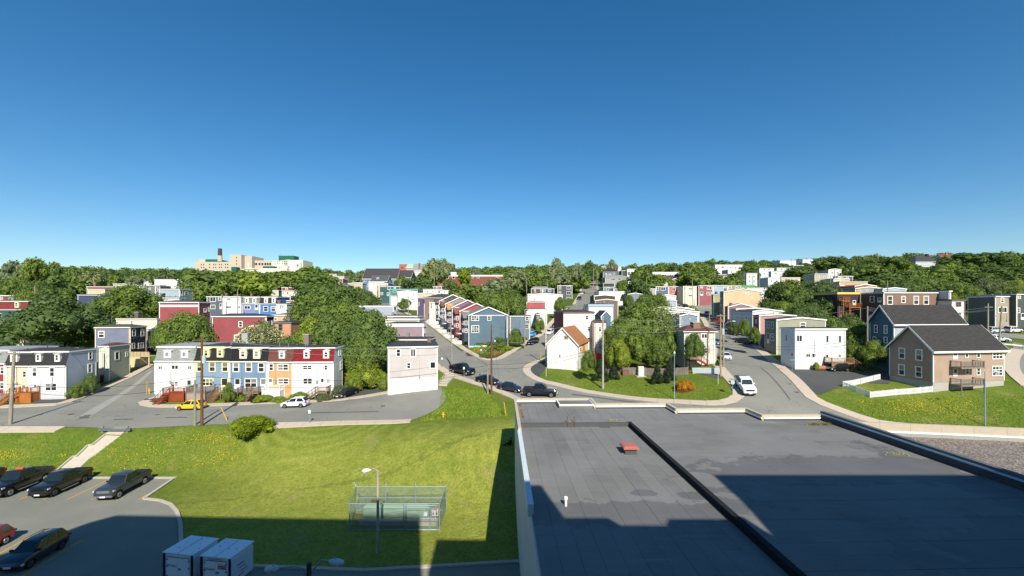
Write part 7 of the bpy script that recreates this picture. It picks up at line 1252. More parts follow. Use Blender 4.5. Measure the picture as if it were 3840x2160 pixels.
for a in ((2196, 1168, 1091, 150, 'pole beside the dark red pickup'), (2162, 1166, 1124, 158, 'low lamp pole at the middle of the upper street'), (2226, 1138, 1005, 205, 'tall pole on the right of the upper street'), (2239, 1100, 1014, 250, 'wooden pole behind the tall one of the upper street'), (2208, 1054, 1002, 310, 'pole at the top of the upper street'), (2219, 1058, 1006, 300, 'double pole at the top of the upper street'), (2053, 1096, 1049, 225, 'pole above the olive terrace'), (1975, 1084, 1039, 228, 'pole in the trees left of the olive terrace'), (2425, 1079, 1039, 205, 'pole at the left end of the blue and red terrace'), (2385, 1126, 1092, 165, 'grey pole in the trees'), (3093+200, 1002, 960, 260, 'pole right of the ridge trees'), (3136, 1002, 962, 270, 'pole standing on the right ridge'), (2967, 1003, 968, 290, 'lamp pole above the white hip roofed house'), (2790, 1053, 1018, 220, 'lamp pole beside the blue pickup'), (2823, 1066, 1034, 212, 'pole right of the blue pickup'), (2848, 1075, 1030, 205, 'second pole right of the blue pickup'), (3115, 1075, 1036, 175, 'white pole by the slate grey house'), (3117+12, 1060, 1010, 190, 'thin pole behind the white one'), (3328, 1096, 1052, 130, 'pole behind the long brown house'), (3153, 1206, 1178, 112, 'grey stub pole in the trees'), (1347-1216, 1112, 1072, 150, 'white pole above the teal mansard house'), (351, 1075, 1035, 190, 'pole with box above the brick red row'), (833, 1180, 1104, 137, 'pole before the slate grey row house'), (889+2, 1180, 1083, 137, 'leaning pole before the periwinkle row house'), (1149, 1100, 1083, 180, 'pole by the great green trees'), (1089, 1088, 1062, 198, 'pole above the maroon house'), (2603, 1176, 1121, 150, 'thin pole at the top of the right street'), (2596, 1120, 1040, 183, 'pole in front of the cream two storey house'), (2660, 1222, 1171, 125, 'pole at left kerb of the right street')):
    pl[a[4]] = pole(a[4], a[0], a[1], a[2], a[3], .17)[0]
YW = woodmat('yellowish_pole_wood', (.33, .27, .17))
pl['E1'] = pole('near wooden pole with transformer of the pair in the right street', 2702, 1412, 1178, None, .17, mat=YW, tr=3.2, arms=((.3, 1.6),))[0]
pl['E2'] = pole('far pole with curved street lamp of the pair in the right street', 2713, 1377, 1150, None, .18, lamp=(1, 3.4, 1.6))[0]
pl['R1'] = pole('tall pole with street lamp beside the white lattice fence', 3253, 1376, 1148, 84, .17, lamp=(1, 2.0, 1.5))[0]
pl['R2'] = pole('pole with crossarm on the right road', 3705, 1228, 1138, 103, .2, arms=((.9, 1.9),))[0]; pl['R3'] = pole('leaning pole at the right road bend', 3746, 1265, 1148, 100, .2, lean=.7)[0]
# steel lamp posts
BL = plain('#93a9b4', .45, .3, name='bluish_steel')
def lamp_post(label, p, z0, z1, dx, L, mat, head, rad=.09):
    r = thing('street_lamp', label, 'street lamp', (p[0], p[1], z0), None); m = MB(); m.tube([(p[0], p[1], z0-.2), (p[0], p[1], z1)], [rad, rad*.65], 10); m.obj('post', mat, r)
    if L:
        s = dx; m = MB(); m.tube([(p[0], p[1], z1-.35), (p[0]+s*L*.25, p[1], z1+.05), (p[0]+s*L*.6, p[1], z1+.15), (p[0]+s*L, p[1], z1)], .035, 7); m.obj('arm', mat, r)
        m = MB(); m.tube([(p[0]+s*L, p[1], z1), (p[0]+s*(L+.25), p[1], z1-.03), (p[0]+s*(L+.6), p[1], z1-.08), (p[0]+s*(L+.75), p[1], z1-.1)], [.05, .16, .17, .06], 10); m.obj('lamp_head', head, r)
        m = MB(); m.ball((p[0]+s*(L+.5), p[1], z1-.2), .12, 8, 5, .8); m.obj('lens', LAMP, r)
    else: m = MB(); m.tube([(p[0], p[1], z1), (p[0], p[1], z1+.12), (p[0], p[1], z1+.3), (p[0], p[1], z1+.55)], [.06, .2, .14, .05], 10); m.obj('lamp_head', head, r)
    return r
HD = plain('#c3ccd0', .4, name='lamp_head_grey'); HDB = plain('#a9bcc8', .4, name='lamp_head_blue')
p = G(2529, 1497); lamp_post('straight bluish lamp post with finial head on the corner lawn', p, h(*p), CZ+(HZ-1328)/F*p[1], 1, 0, BL, HDB, .08)
p = G(3694, 1598); lamp_post('bluish curved lamp post on the right lawn', p, h(*p), CZ+(HZ-1392)/F*p[1], 1, 1.1, BL, HDB, .08)
p = P(1417, 2075, 0); lamp_post('weathered wooden lamp pole in front of the tank fence', p, 0, CZ+(HZ-1762)/F*p[1], -1, .6, woodmat('pale_pole_wood', (.42, .37, .3)), plain('#dfe3e6', .35, name='white_lamp'), .14)
Dn = 19.9; x0 = (1159-1920)/F*Dn; zt = CZ+(HZ-2112)/F*Dn; r = thing('street_lamp', 'twin headed street lamp in the very front at the bottom edge', 'street lamp', (x0, Dn, 0))
m = MB(); m.tube([(x0, Dn, 0), (x0, Dn, zt)], [.14, .11], 12); m.obj('post', woodmat('dark_pole_wood', (.08, .07, .065)), r)
for s, L, zz in ((-1, 1.35, 2133), (1, .95, 2108)):
    zh = CZ+(HZ-zz)/F*Dn+.02; m = MB(); m.tube([(x0+s*.1, Dn-.05, zt-.6), (x0+s*.28, Dn-.05, zt-.2), (x0+s*.6, Dn-.05, zh+.12), (x0+s*L, Dn-.05, zh+.06)], .035, 8); m.obj('arm', GALV, r)
    m = MB(); m.tube([(x0+s*L, Dn-.05, zh+.06), (x0+s*(L+.15), Dn-.05, zh+.03), (x0+s*(L+.4), Dn-.05, zh), (x0+s*(L+.62), Dn-.05, zh-.02), (x0+s*(L+.7), Dn-.05, zh-.03)], [.05, .13, .16, .12, .03], 12); m.obj('lamp_head', HD, r, smooth=True)
    m = MB(); m.ball((x0+s*(L+.42), Dn-.05, zh-.1), .13, 10, 6, .8); m.obj('lens', LAMP, r, smooth=True); m = MB(); m.tube([(x0+s*(L+.3), Dn-.05, zh+.12), (x0+s*(L+.3), Dn-.05, zh+.24)], .035, 8); m.obj('photocell', GALV, r)
WIRE = plain('#2c2e30', .5, name='wire_black'); WIRL = plain('#7f8588', .45, .4, name='wire_grey')
def wire(a, b, sag, label, mat=WIRE, rr=.024, name='overhead_wire'):
    a, b = Vector(a), Vector(b); pts = [a+(b-a)*t-Vector((0, 0, sag*4*t*(1-t))) for t in np.linspace(0, 1, 13)]; m = MB(); m.tube(pts, rr, 4); return tag(m.obj(name, mat, smooth=True), label, 'wire', 'overhead wires')
off = lambda p, dz, dx=0: Vector((p.x+dx, p.y-.14, p.z-dz))
east = Vector((4, 66, 13)); 
for i, (a, b, s, dz1, dz2, t, mt) in enumerate((
 ('L', 'B', 1.0, 4.6, 5.6, 'upper thick cable between the far left pole and the tall brown pole', WIRE), ('L', 'B', 1.2, 5.6, 6.6, 'lower thick cable between the far left pole and the tall brown pole', WIRE), ('L', 'B', .6, .2, .5, 'top power line between the far left pole and the tall brown pole', WIRL), ('B', 'C2', 1.2, .4, 3.2, 'top power line from the tall brown pole to the junction pole', WIRL), ('B', 'C2', 1.4, 1.0, 4.4, 'second power line from the tall brown pole to the junction pole', WIRL), ('B', 'C1', 1.5, 5.6, .6, 'upper thick cable from the tall brown pole to the junction pole', WIRE), ('B', 'C1', 1.6, 6.6, 1.5, 'lower thick cable from the tall brown pole to the junction pole', WIRE),
 ('C2', 'W', .8, .5, 1.0, 'line from the junction pole to the white lamp pole', WIRL), ('C2', 'W2', .8, 1.2, .4, 'top line from the junction pole to the corner lawn pole', WIRL), ('C2', 'W2', .9, 3.2, 1.6, 'second line from the junction pole to the corner lawn pole', WIRL), ('C1', 'W2', 1.0, .4, 5.4, 'thick cable from the short junction pole to the corner lawn pole', WIRE), ('C1', 'W2', 1.1, 1.2, 5.8, 'lower thick cable from the short junction pole to the corner lawn pole', WIRE), ('W2', 'E1', .7, .3, .4, 'top line from the corner lawn pole to the right street pair', WIRL), ('W2', 'E1', .8, 1.6, 1.2, 'second line from the corner lawn pole to the right street pair', WIRL), ('W2', 'E1', .9, 2.6, 1.8, 'third line from the corner lawn pole to the right street pair', WIRL), ('W2', 'E1', 1.0, 5.4, 5.5, 'thick cable from the corner lawn pole to the right street pair', WIRE),
 ('E1', 'R1', .9, .2, .3, 'top line from the right street pair to the pole by the lattice fence', WIRL), ('E1', 'R1', 1.1, 5.4, 6.3, 'thick cable from the right street pair to the pole by the lattice fence', WIRE), ('E1', 'R1', 1.1, 5.9, 6.9, 'lower thick cable from the right street pair to the pole by the lattice fence', WIRE), ('R1', 'R2', .9, .3, .9, 'line from the lattice fence pole to the crossarm pole', WIRL), ('R1', 'R2', .9, .6, 1.4, 'lower line from the lattice fence pole to the crossarm pole', WIRL), ('R1', 'R3', .9, .9, .6, 'line from the lattice fence pole to the bend pole', WIRL), ('L', 'A', .5, .3, .6, 'line from the far left pole up to the side street lamp pole', WIRL), ('A', 'A2', .6, .3, .3, 'line from the side street lamp pole to the pole behind the navy house', WIRL), ('K', 'C1', .8, 1.0, .6, 'cable from the leaning pole down to the short junction pole', WIRE), ('K', 'K3', .8, .3, .3, 'line from the leaning pole up the middle street', WIRL), ('K3', 'K2', .6, .3, .3, 'line between the two purple house poles', WIRL), ('W', 'G2', .6, .3, .3, 'line from the white lamp pole to the corner house pole', WIRL), ('E2', 'pole at left kerb of the right street', .6, .3, .3, 'line from the lamp pole pair to the uphill left kerb pole', WIRL))):
    wire(off(pl[a], dz1), off(pl[b], dz2), s, t, mt)
for k_, (dz1, zb_) in enumerate(((4.6, 9.4), (5.6, 8.3))): wire(off(pl['L'], dz1), (-90, 62, zb_), .4, ['upper thick cable leaving the far left pole to the left', 'lower thick cable leaving the far left pole to the left'][k_])
for a, L in (('C2', 'left guy wire of the bare brown junction pole'), ('C2', 'right guy wire of the bare brown junction pole')):
    dx = .25 if 'right' in L else 0; q = pl[a]; e = G(1893+dx*20, 1558); wire(off(q, .8+dx*2), (e[0]+dx*.3, e[1], h(*e)), 0, L, WIRL, .014, 'guy_wire')
# ---------------------------------------------------------------- fences
def fence(label, pts, hgt, sp, wd, mat, z0=0, th_=.025, pointed=False, rails=(.25, .8), post=2.2, name='picket_fence', cat='fence', pn='picket', group=None, pmat=None):
    pts = [Vector((*p, 0)) for p in pts]; r = thing(name, label, cat, (pts[0].x, pts[0].y, h(*pts[0].xy)), group)
    for a, b in zip(pts, pts[1:]):
        d = b-a; L = d.length; d /= L; n = Vector((-d.y, d.x, 0)); k_ = max(1, int(L/sp))
        for i in range(k_):
            p = a+d*(L*(i+.5)/k_); z = h(p.x, p.y)+z0; q = d*wd/2; e = n*th_/2; m = MB()
            m.hexa([tuple(x)+() for x in [(p-q-e)+Vector((0, 0, z+.04)), (p+q-e)+Vector((0, 0, z+.04)), (p+q+e)+Vector((0, 0, z+.04)), (p-q+e)+Vector((0, 0, z+.04)), (p-q-e)+Vector((0, 0, z+hgt)), (p+q-e)+Vector((0, 0, z+hgt)), (p+q+e)+Vector((0, 0, z+hgt)), (p-q+e)+Vector((0, 0, z+hgt))]])
            if pointed: m.add([(p-q-e)+Vector((0, 0, z+hgt)), (p+q-e)+Vector((0, 0, z+hgt)), (p+q+e)+Vector((0, 0, z+hgt)), (p-q+e)+Vector((0, 0, z+hgt)), p-e+Vector((0, 0, z+hgt+.09)), p+e+Vector((0, 0, z+hgt+.09))], [(0, 1, 4), (2, 3, 5), (1, 2, 5, 4), (3, 0, 4, 5)])
            m.obj(pn, mat, r)
        np_ = max(1, round(L/post))
        for i in range(np_+1):
            p = a+d*L*i/np_+n*.07; z = h(p.x, p.y)+z0; m = MB(); m.bar((p.x, p.y, z-.3), (p.x, p.y, z+hgt+.08), .09, .09); m.obj('post', pmat or mat, r)
        for f in rails:
            for i in range(np_):
                p, q = a+d*L*i/np_+n*.035, a+d*L*(i+1)/np_+n*.035; m = MB(); m.bar((p.x, p.y, h(p.x, p.y)+z0+hgt*f), (q.x, q.y, h(q.x, q.y)+z0+hgt*f), .035, .08); m.obj('rail', mat, r)
    return r
fence('white picket fence round the lawn beside the brown house', [G(3298, 1424), G(3252, 1435), G(3202, 1446), G(3160, 1452), G(3208, 1470), G(3264, 1492), G(3360, 1482), G(3498, 1470)], .95, .19, .11, DECKW, pointed=True)
fence('weathered grey board fence behind the corner lawn', GP([(2272, 1398), (2335, 1404), (2420, 1408), (2580, 1406)]), 1.55, .2, .16, DECKG, name='board_fence', pn='board')
fence('dark red board fence along the sloping side street', GP([(378, 1437), (441, 1402)]), 1.5, .2, .18, plain('#5d2426', .8, name='dark_red_boards'), name='board_fence', pn='board'); fence('white slatted fence above the dark red one', GP([(442, 1402), (481, 1380)]), 1.5, .17, .13, DECKW, name='board_fence', pn='board')
fence('brick red board fence right of the yellow painted wall', GP([(2206, 1352), (2236, 1352), (2290, 1362)]), 1.8, .2, .18, plain('#8a3236', .8, name='red_boards'), name='board_fence', pn='board')
fence('orange board gate and fence beside the white end house', GP([(1281, 1438), (1322, 1434)]), 1.9, .2, .19, plain('#d98a1e', .8, name='orange_boards'), name='board_fence', pn='board'); fence('grey leaning board fence at the left row deck', GP([(-20, 1508), (30, 1507), (56, 1507)]), 1.5, .2, .18, DECKG, name='board_fence', pn='board')
fence('white lattice fence behind the pole at right', GP([(3232, 1362), (3316, 1360)]), 1.2, .12, .06, DECKW, name='lattice_fence', pn='slat', rails=(.1, .5, .95)); fence('yellow board fence beside the purple house', [(-36.5, 151), (-31.5, 150)], 1.7, .25, .22, plain('#d9b06a', .8, name='yellow_boards'), name='board_fence', pn='board'); fence('red board fence uphill of the yellow fence', [(-40.5, 160), (-36.8, 152.5)], 1.7, .25, .22, plain('#8e2f36', .8, name='crimson_boards'), name='board_fence', pn='board')
# guard rail at right road
r = thing('guard_rail', 'long guard rail at the right road above the yellow flower lawn', 'guard rail', (105, 99, 12)); 
gp = [(104+i*2.6, 101.5-i*1.5) for i in range(9)]
for a, b in zip(gp, gp[1:]): m = MB(); m.bar((*a, h(*a)+.6), (*b, h(*b)+.6), .06, .3); m.obj('rail', plain('#d9dbd8', .5, name='pale_rail'), r); m = MB(); m.bar((*a, h(*a)-.2), (*a, h(*a)+.7), .14, .14); m.obj('post', POLEW, r)
# ---------------------------------------------------------------- tank compound
TG = plain('#86a084', .5, var=.1, scale=2, name='tank_green'); r = thing('gas_tank', 'long pale green horizontal fuel tank on a concrete plinth', 'tank', (-11, 42, 0)); Dk = 42.2; x0, x1 = (1359-1920)/F*Dk, (1616-1920)/F*Dk; zc = CZ+(HZ-1917)/F*Dk; rr = .74
m = MB(); m.tube([(x0-.0, Dk, zc), (x0+.08, Dk, zc), (x0+.22, Dk, zc), (x0+.5, Dk, zc), (x1-.5, Dk, zc), (x1-.22, Dk, zc), (x1-.08, Dk, zc), (x1, Dk, zc)], [rr*.35, rr*.6, rr*.86, rr, rr, rr*.86, rr*.6, rr*.35], 28); m.obj('tank_shell', TG, r, smooth=True)
for f in (.2, .8): m = MB(); x = x0+(x1-x0)*f; m.box(x-.15, x+.15, Dk-.5, Dk+.5, .5, zc-rr*.75); m.obj('saddle', plain('#a4604a', .8, name='rusty_saddle'), r)
for x in np.linspace(x0+1, x1-1, 4): m = MB(); m.tube([(x, Dk-.02, zc), (x+.04, Dk, zc)], rr+.012, 28); m.obj('seam_band', plain('#86a884', .5, name='band'), r)
m = MB(); m.box(x1-.55, x1-.2, Dk-rr-.06, Dk-rr+.15, zc-.1, zc+.28); m.obj('label_plate', PLATE, r)
sg = (1640-1920)/F*41.2; m = MB(); 
q = thing('valve_box', 'white valve box with red panels and yellow cap beside the tank', 'valve box', (sg-.2, 41.2, 0)); m.box(sg-.5, sg+.1, 41.0, 41.4, .95, 1.45); m.obj('box', WHITE, q)
for dx in (-.42, -.08): m = MB(); m.box(sg+dx, sg+dx+.12, 40.97, 41.0, 1.1, 1.3); m.obj('panel', RED, q)
m = MB(); m.tube([(sg-.2, 41.2, 1.45), (sg-.2, 41.2, 1.75)], .08, 8); m.obj('cap', YEL, q); m = MB(); m.tube([(sg-.2, 41.2, 0), (sg-.2, 41.2, .95)], .06, 8); m.obj('pipe', YEL, q)
m = MB(); a, b = (1350-1920)/F*41.2, (1640-1920)/F*41.2; m.box(a, b, 41.0, 43.6, -.2, .45); tag(m.obj('concrete_plinth', CONC), 'concrete plinth under the green tank', 'plinth')
fr = thing('chain_link_fence', 'tall chain link enclosure with angled barb arms round the tank', 'fence', (-11.5, 42.5, 0)); FZ = 2.55
c4 = [P(1310, 1989, 0), P(1648, 1989, 0), P(1673, 1916, 0), P(1347, 1901, 0)]; c4[3] = (c4[3][0], c4[2][1])
def linkmesh(a, b, z1):
    a, b = Vector((*a, 0)), Vector((*b, 0)); L = (b-a).length; d = (b-a)/L; m = MB(); st = .085; n = Vector((-d.y, d.x, 0))*.003
    t = -z1
    while t < L:
        for s in (1, -1):
            p0, p1 = (t, 0) if s > 0 else (t+z1, 0), (t+z1, z1) if s > 0 else (t, z1)
            (u0, v0), (u1, v1) = p0, p1
            if u0 > u1: u0, v0, u1, v1 = u1, v1, u0, v0
            if u1 <= 0 or u0 >= L: continue
            if u0 < 0: v0 += (v1-v0)*(0-u0)/(u1-u0); u0 = 0
            if u1 > L: v1 = v0+(v1-v0)*(L-u0)/(u1-u0); u1 = L
            A, B = a+d*u0+Vector((0, 0, v0)), a+d*u1+Vector((0, 0, v1)); e = Vector((0, 0, .008)); m.add([A-e, B-e, B+e, A+e], [(0, 1, 2, 3)])
        t += st
    tag(m.obj('chain_link_mesh', GALV, fr), kind='stuff')
for i in range(4): linkmesh(c4[i], c4[(i+1) % 4], FZ)
def post(p, z=FZ, rr=.045, arm=None):
    m = MB(); pts = [(p[0], p[1], -.1), (p[0], p[1], z)]+([(p[0]+arm[0], p[1]+arm[1], z+.38)] if arm else []); m.tube(pts, rr, 8); m.obj('post', GALV, fr)
lerp = lambda a, b, t: (a[0]+(b[0]-a[0])*t, a[1]+(b[1]-a[1])*t)
post(c4[0], arm=(-.25, -.15)); post(c4[1]); post(c4[2], arm=(.2, .1)); post(c4[3], arm=(-.25, .1))
for t in (.33, .66): post(lerp(c4[3], c4[2], t), arm=(0, .12))
post(lerp(c4[0], c4[1], .6)); post(lerp(c4[0], c4[1], .62-.0+.01)); gx = lerp(c4[0], c4[1], .64); post(lerp(c4[0], c4[1], .9), 2.4)
for a, b in ((c4[0], c4[1]), (c4[1], c4[2]), (c4[2], c4[3]), (c4[3], c4[0])):
    for z in (FZ-.03, .08): m = MB(); m.tube([(*a, z), (*b, z)], .028, 6); m.obj('rail', GALV, fr)
m = MB(); m.tube([(*c4[3], 1.35), (*c4[2], 1.35)], .025, 6); m.obj('rail', GALV, fr); m = MB(); m.tube([(*c4[3], .3), (*lerp(c4[3], c4[2], .2), FZ-.1)], .02, 6); m.obj('brace', GALV, fr); m = MB(); m.tube([(*c4[3], .1), (*c4[0], FZ)], .02, 6); m.obj('brace', GALV, fr)
ga, gb_ = lerp(c4[0], c4[1], .62), lerp(c4[0], c4[1], .97); y = -.12
gt = MB(); gt.tube([(ga[0], ga[1]+y, .1), (gb_[0], gb_[1]+y, .1), (gb_[0], gb_[1]+y, 2.4), (ga[0], ga[1]+y, 2.4), (ga[0], ga[1]+y, .1)], .035, 6); gt.tube([(ga[0], ga[1]+y, 1.2), (gb_[0], gb_[1]+y, 1.2)], .03, 6); gt.obj('gate', GALV, fr)
# ---------------------------------------------------------------- storage sheds
SW = plain('#e9eef2', .6, var=.05, name='shed_white'); NAVY = plain('#121c3c', .5, name='navy_trim'); TXT = plain('#7a1526', .5, name='maroon_print'); RUST = plain('#8a4a2a', .9, var=.4, name='rust')
def text(body, size, loc, rot, mat, parent, nm='lettering', sx=1.):
    c = bpy.data.curves.new(nm, 'FONT'); c.body = body; c.size = size; c.extrude = .003; c.materials.append(mat); c.align_x = 'CENTER'; c.align_y = 'CENTER'; c.shear = .25 if nm == 'phone_number' else 0
    o = bpy.data.objects.new('tmp', c); COL.objects.link(o); me = bpy.data.meshes.new_from_object(o); bpy.data.objects.remove(o); o = bpy.data.objects.new(nm, me); COL.objects.link(o); o.parent = parent; o.location = loc; o.rotation_euler = rot; o.scale = (sx, 1, 1); return o
def shed(px0, py0, px1, py1, pxb, pyb, label, sign):
    zt = 2.35; A = Vector((*P(px0, py0, zt), 0)); B = Vector((*P(px1, py1, zt), 0)); Cb = Vector((*P(pxb, pyb, zt), 0))
    u = (B-A); W_m = u.length; u /= W_m; v = Vector((-u.y, u.x, 0)); L = (Cb-B).dot(v); r = thing('storage_shed', label, 'storage shed', (A.x, A.y, 0), 'storage sheds')
    w = lambda s, t, z: A+u*s+v*t+Vector((0, 0, z))
    def bx(s0, s1, t0, t1, z0, z1, nm, mat): m = MB(); m.hexa([w(s, t, z) for z in (z0, z1) for s, t in ((s0, t0), (s1, t0), (s1, t1), (s0, t1))]); return m.obj(nm, mat, r)
    bx(.04, W_m-.04, .04, L-.04, .1, zt-.06, 'shell', SW); bx(-.05, W_m*.5-.006, -.06, L+.05, zt-.07, zt+.0, 'roof_panel', SW); bx(W_m*.5+.006, W_m+.05, -.06, L+.05, zt-.07, zt+.0, 'roof_panel', SW); bx(W_m*.5-.012, W_m*.5+.012, -.05, L*.95, zt-.002, zt+.012, 'roof_seam', RUST)
    for s in (-.02, W_m-.13): bx(s, s+.15, -.03, .05, .05, zt-.08, 'corner_trim', NAVY)
    bx(.3, W_m*.5-.012, 0., .04, .15, zt-.38, 'door', SW); bx(W_m*.5+.012, W_m-.3, 0., .04, .15, zt-.38, 'door', SW); bx(.28, W_m-.28, .0, .045, zt-.375, zt-.345, 'lintel', plain('#3c4a58', .6, name='slate_strip'))
    for s in (.3, W_m-.36):
        for z in (.5, 1.2, 1.75): bx(s, s+.06, -.03, 0, z, z+.12, 'hinge', GRILLE)
    bx(W_m*.5+.06, W_m*.5+.3, -.05, 0, 1.1, 1.22, 'latch', STEEL)
    n = 17
    for i in range(n): z = .2+(zt-.45)*i/n; bx(W_m-.04, W_m+.02, .1, L-.05, z, z+(zt-.45)/n*.55, 'rib', SW); bx(-.02, .04, .1, L-.05, z, z+(zt-.45)/n*.55, 'rib', SW)
    for t, z in ((.42, 1.35), (.5, 1.05), (.58, .75), (.45, .5)): bx(W_m+.02, W_m+.027, L*(t-.13), L*(t+.13), z, z+.05, 'stripe', NAVY)
    for k_ in range(12): s, t = random.uniform(.2, W_m-.2), random.uniform(.3, L-.3); bx(s, s+random.uniform(.03, .16), t, t+random.uniform(.02, .08), zt+.0, zt+.004, 'rust_patch', RUST)
    ang = math.atan2(u.y, u.x); q = w(W_m*.28, -.012, 1.35)-Vector(r.location); text('727-6621', .24, q, (R(90), 0, ang), TXT, r, 'phone_number', 1.0)
    if sign:
        q = w(W_m*.5, -.012, zt-.22)-Vector(r.location); text('www.can-stors.ca', .17, q, (R(90), 0, ang), TXT, r, 'web_address', 1.1)
        bx(W_m*.58, W_m*.86, -.006, 0, 1.42, 1.68, 'sign_panel', TXT); q = w(W_m*.72, -.02, 1.55)-Vector(r.location); text('RENT ME', .2, q, (R(90), 0, ang), WHITE, r, 'lettering', .72); q = w(W_m*.72, -.012, 1.78)-Vector(r.location); text('Portable Storage', .09, q, (R(90), 0, ang), NAVY, r, 'lettering')
    return r
shed(613, 2068, 721, 2080, 798, 2017, 'left white rental storage shed with cracked roof seam and plain doors', False); shed(753, 2081, 863, 2092, 930, 2027, 'right white rental storage shed with maroon rental sign on its door', True)
# ---------------------------------------------------------------- small street things
def sign(label, px, pyb, hgt, face=None, D=None, kind='plate', mat=None, cat='sign', post=GALV, name='street_sign'):
    p = base_at(px, pyb, D); z = h(*p); r = thing(name, label, cat, (p[0], p[1], z), 'street signs'); m = MB(); m.tube([(p[0], p[1], z-.1), (p[0], p[1], z+hgt)], .035, 7); m.obj('post', post, r)
    if kind == 'stop':
        m = MB(); q = [(p[0]+.36*math.cos(R(22.5+45*k_)), p[1]-.05, z+hgt-.45+.36*math.sin(R(22.5+45*k_))) for k_ in range(8)]; m.slab([q, [(x, y-.02, zz) for x, y, zz in q]]); m.obj('octagon_back', plain('#b4bbc0', .5, .2, name='sign_back'), r); m = MB(); m.box(p[0]-.5, p[0]+.5, p[1]-.02, p[1]+.0, z+hgt-.02, z+hgt+.18); m.obj('name_blade', plain('#3f9c7c', .5, name='sign_green'), r)
    elif kind == 'green': m = MB(); m.box(p[0]-.45, p[0]+.45, p[1]-.06, p[1]-.03, z+hgt-.05, z+hgt+.15); m.obj('name_blade', plain('#3f9c7c', .5, name='sign_green'), r)
    elif kind == 'plate': m = MB(); m.box(p[0]-.18, p[0]+.18, p[1]-.06, p[1]-.035, z+hgt-.5, z+hgt); m.obj('plate', plain('#c9d0d2', .5, name='sign_face'), r)
sign('stop sign with green name blade at the corner of the right street', 2747, 1485, 2.7, kind='stop'); sign('green street name sign on the right pavement by the driveway', 2971, 1398, 2.4, kind='green'); sign('stop sign with green blade beside the left shrubs', 299, 1468, 2.6, kind='stop'); sign('parking sign by the black pickup', 1740, 1418, 2.2); sign('tall sign post at the head of the steps', 1658, 1382, 2.4); sign('sign post in the flower garden', 1804, 1335, 1.7); sign('parking sign at the front kerb of the near road', 1161, 1590, 2.0); sign('plain marker post at the left of the corner lawn', 2048, 1412, 1.9, kind=None, post=plain('#dfe0dc', .6, name='white_post')); sign('white marker post on the corner lawn near the right street', 2693, 1440, 1.8, kind=None, post=plain('#dfe0dc', .6, name='white_post')); sign('sign post with sheet by the flower garden', 1856, 1302, 2.0); sign('sign at the left of the white end house deck', 707, 1500, 1.9); sign('sign by the white flowering weeds', 1224, 1500, 2.0)
def hyd(px, pyb, label, hh_=.75, rr=.13):
    p = G(px, pyb); z = h(*p); r = thing('fire_hydrant', label, 'fire hydrant', (p[0], p[1], z)); m = MB(); m.tube([(p[0], p[1], z), (p[0], p[1], z+hh_*.8), (p[0], p[1], z+hh_*.92), (p[0], p[1], z+hh_)], [rr, rr, rr*1.15, rr*.4], 10); m.tube([(p[0]-rr*1.8, p[1], z+hh_*.6), (p[0]+rr*1.8, p[1], z+hh_*.6)], rr*.45, 8); m.obj('body', YEL, r)
hyd(560, 1476, 'yellow hydrant on the corner pavement by the white end house', .95); hyd(1662, 1566, 'yellow hydrant in the grass by the dead end'); hyd(2924, 1362, 'yellow hydrant in the shade of the white corner house', .9)
def marker(a, b, label):
    p, q = G(*a), None; z = h(*p); D = p[1]; t = PD(b[0], b[1], D); m = MB(); m.tube([(p[0], p[1], z), t], .05, 7); tag(m.obj('guy_guard', YEL), label, 'marker post', 'yellow guy wire guards')
marker((550, 1478), (552, 1432), 'yellow marker pole beside the corner hydrant'); marker((853, 1580), (828, 1526), 'yellow guard on the guy wire in the near road'); marker((1897, 1560), (1890, 1508), 'yellow guard at the foot of the junction guy wires'); marker((1716, 1585-240), (1716, 1300), 'x') if False else None; marker((2026, 1346), (2031, 1321), 'yellow guard beside the white lamp pole'); marker((335, 1452), (345, 1415), 'yellow guard among the left corner shrubs')
def bin_(px, pyb, mat, label, w_=.6, hh_=1.05):
    p = G(px, pyb); z = h(*p)+.1; r = thing('wheelie_bin', label, 'bin', (p[0], p[1], z)); m = MB(); m.slab([[(p[0]+a*w_*.4, p[1]+b*w_*.4, z) for a, b in ((-1, -1), (1, -1), (1, 1), (-1, 1))], [(p[0]+a*w_*.5, p[1]+b*w_*.5, z+hh_*.9) for a, b in ((-1, -1), (1, -1), (1, 1), (-1, 1))]]); m.obj('body', mat, r); m = MB(); m.box(p[0]-w_*.55, p[0]+w_*.55, p[1]-w_*.55, p[1]+w_*.55, z+hh_*.9, z+hh_); m.obj('lid', mat, r)
bin_(948, 1512, BLACKP, 'black wheelie bin on the pavement before the blue row house', .65, 1.15); bin_(523, 1370, plain('#1d5fb0', .5, name='blue_plastic'), 'bright blue bin under the small side street deck', .85, 1.0); bin_(764, 1500, BLACKP, 'black bin behind the yellow car', .7, 1.0)
p = G(686, 1505); z = h(*p); r = thing('wooden_pallet', 'wooden pallet leaning against the red deck', 'pallet', (p[0], p[1], z)); PW_ = woodmat('pallet_wood', (.5, .36, .22))
for i in range(6): m = MB(); f = i/5; m.box(p[0]-.65, p[0]+.65, p[1]+.45*f-.02, p[1]+.45*f+.02, z+.1+.9*f-.06, z+.1+.9*f+.06); m.obj('slat', PW_, r)
for dx in (-.6, 0, .6): m = MB(); m.bar((p[0]+dx, p[1]+.05, z+.02), (p[0]+dx, p[1]+.52, z+1.08), .07, .05); m.obj('runner', PW_, r)
m = MB(); p = G(590, 1502); 
for i in range(26): m.ball((p[0]+random.gauss(0, .9), p[1]+random.gauss(0, .4), h(*p)+.1), random.uniform(.15, .45), 7, 5, .7)
tag(m.obj('earth_heap', plain('#4a4240', .95, var=.4, scale=4, name='earth')), 'heap of dark earth and rubble by the white end house', 'earth heap', kind='stuff')
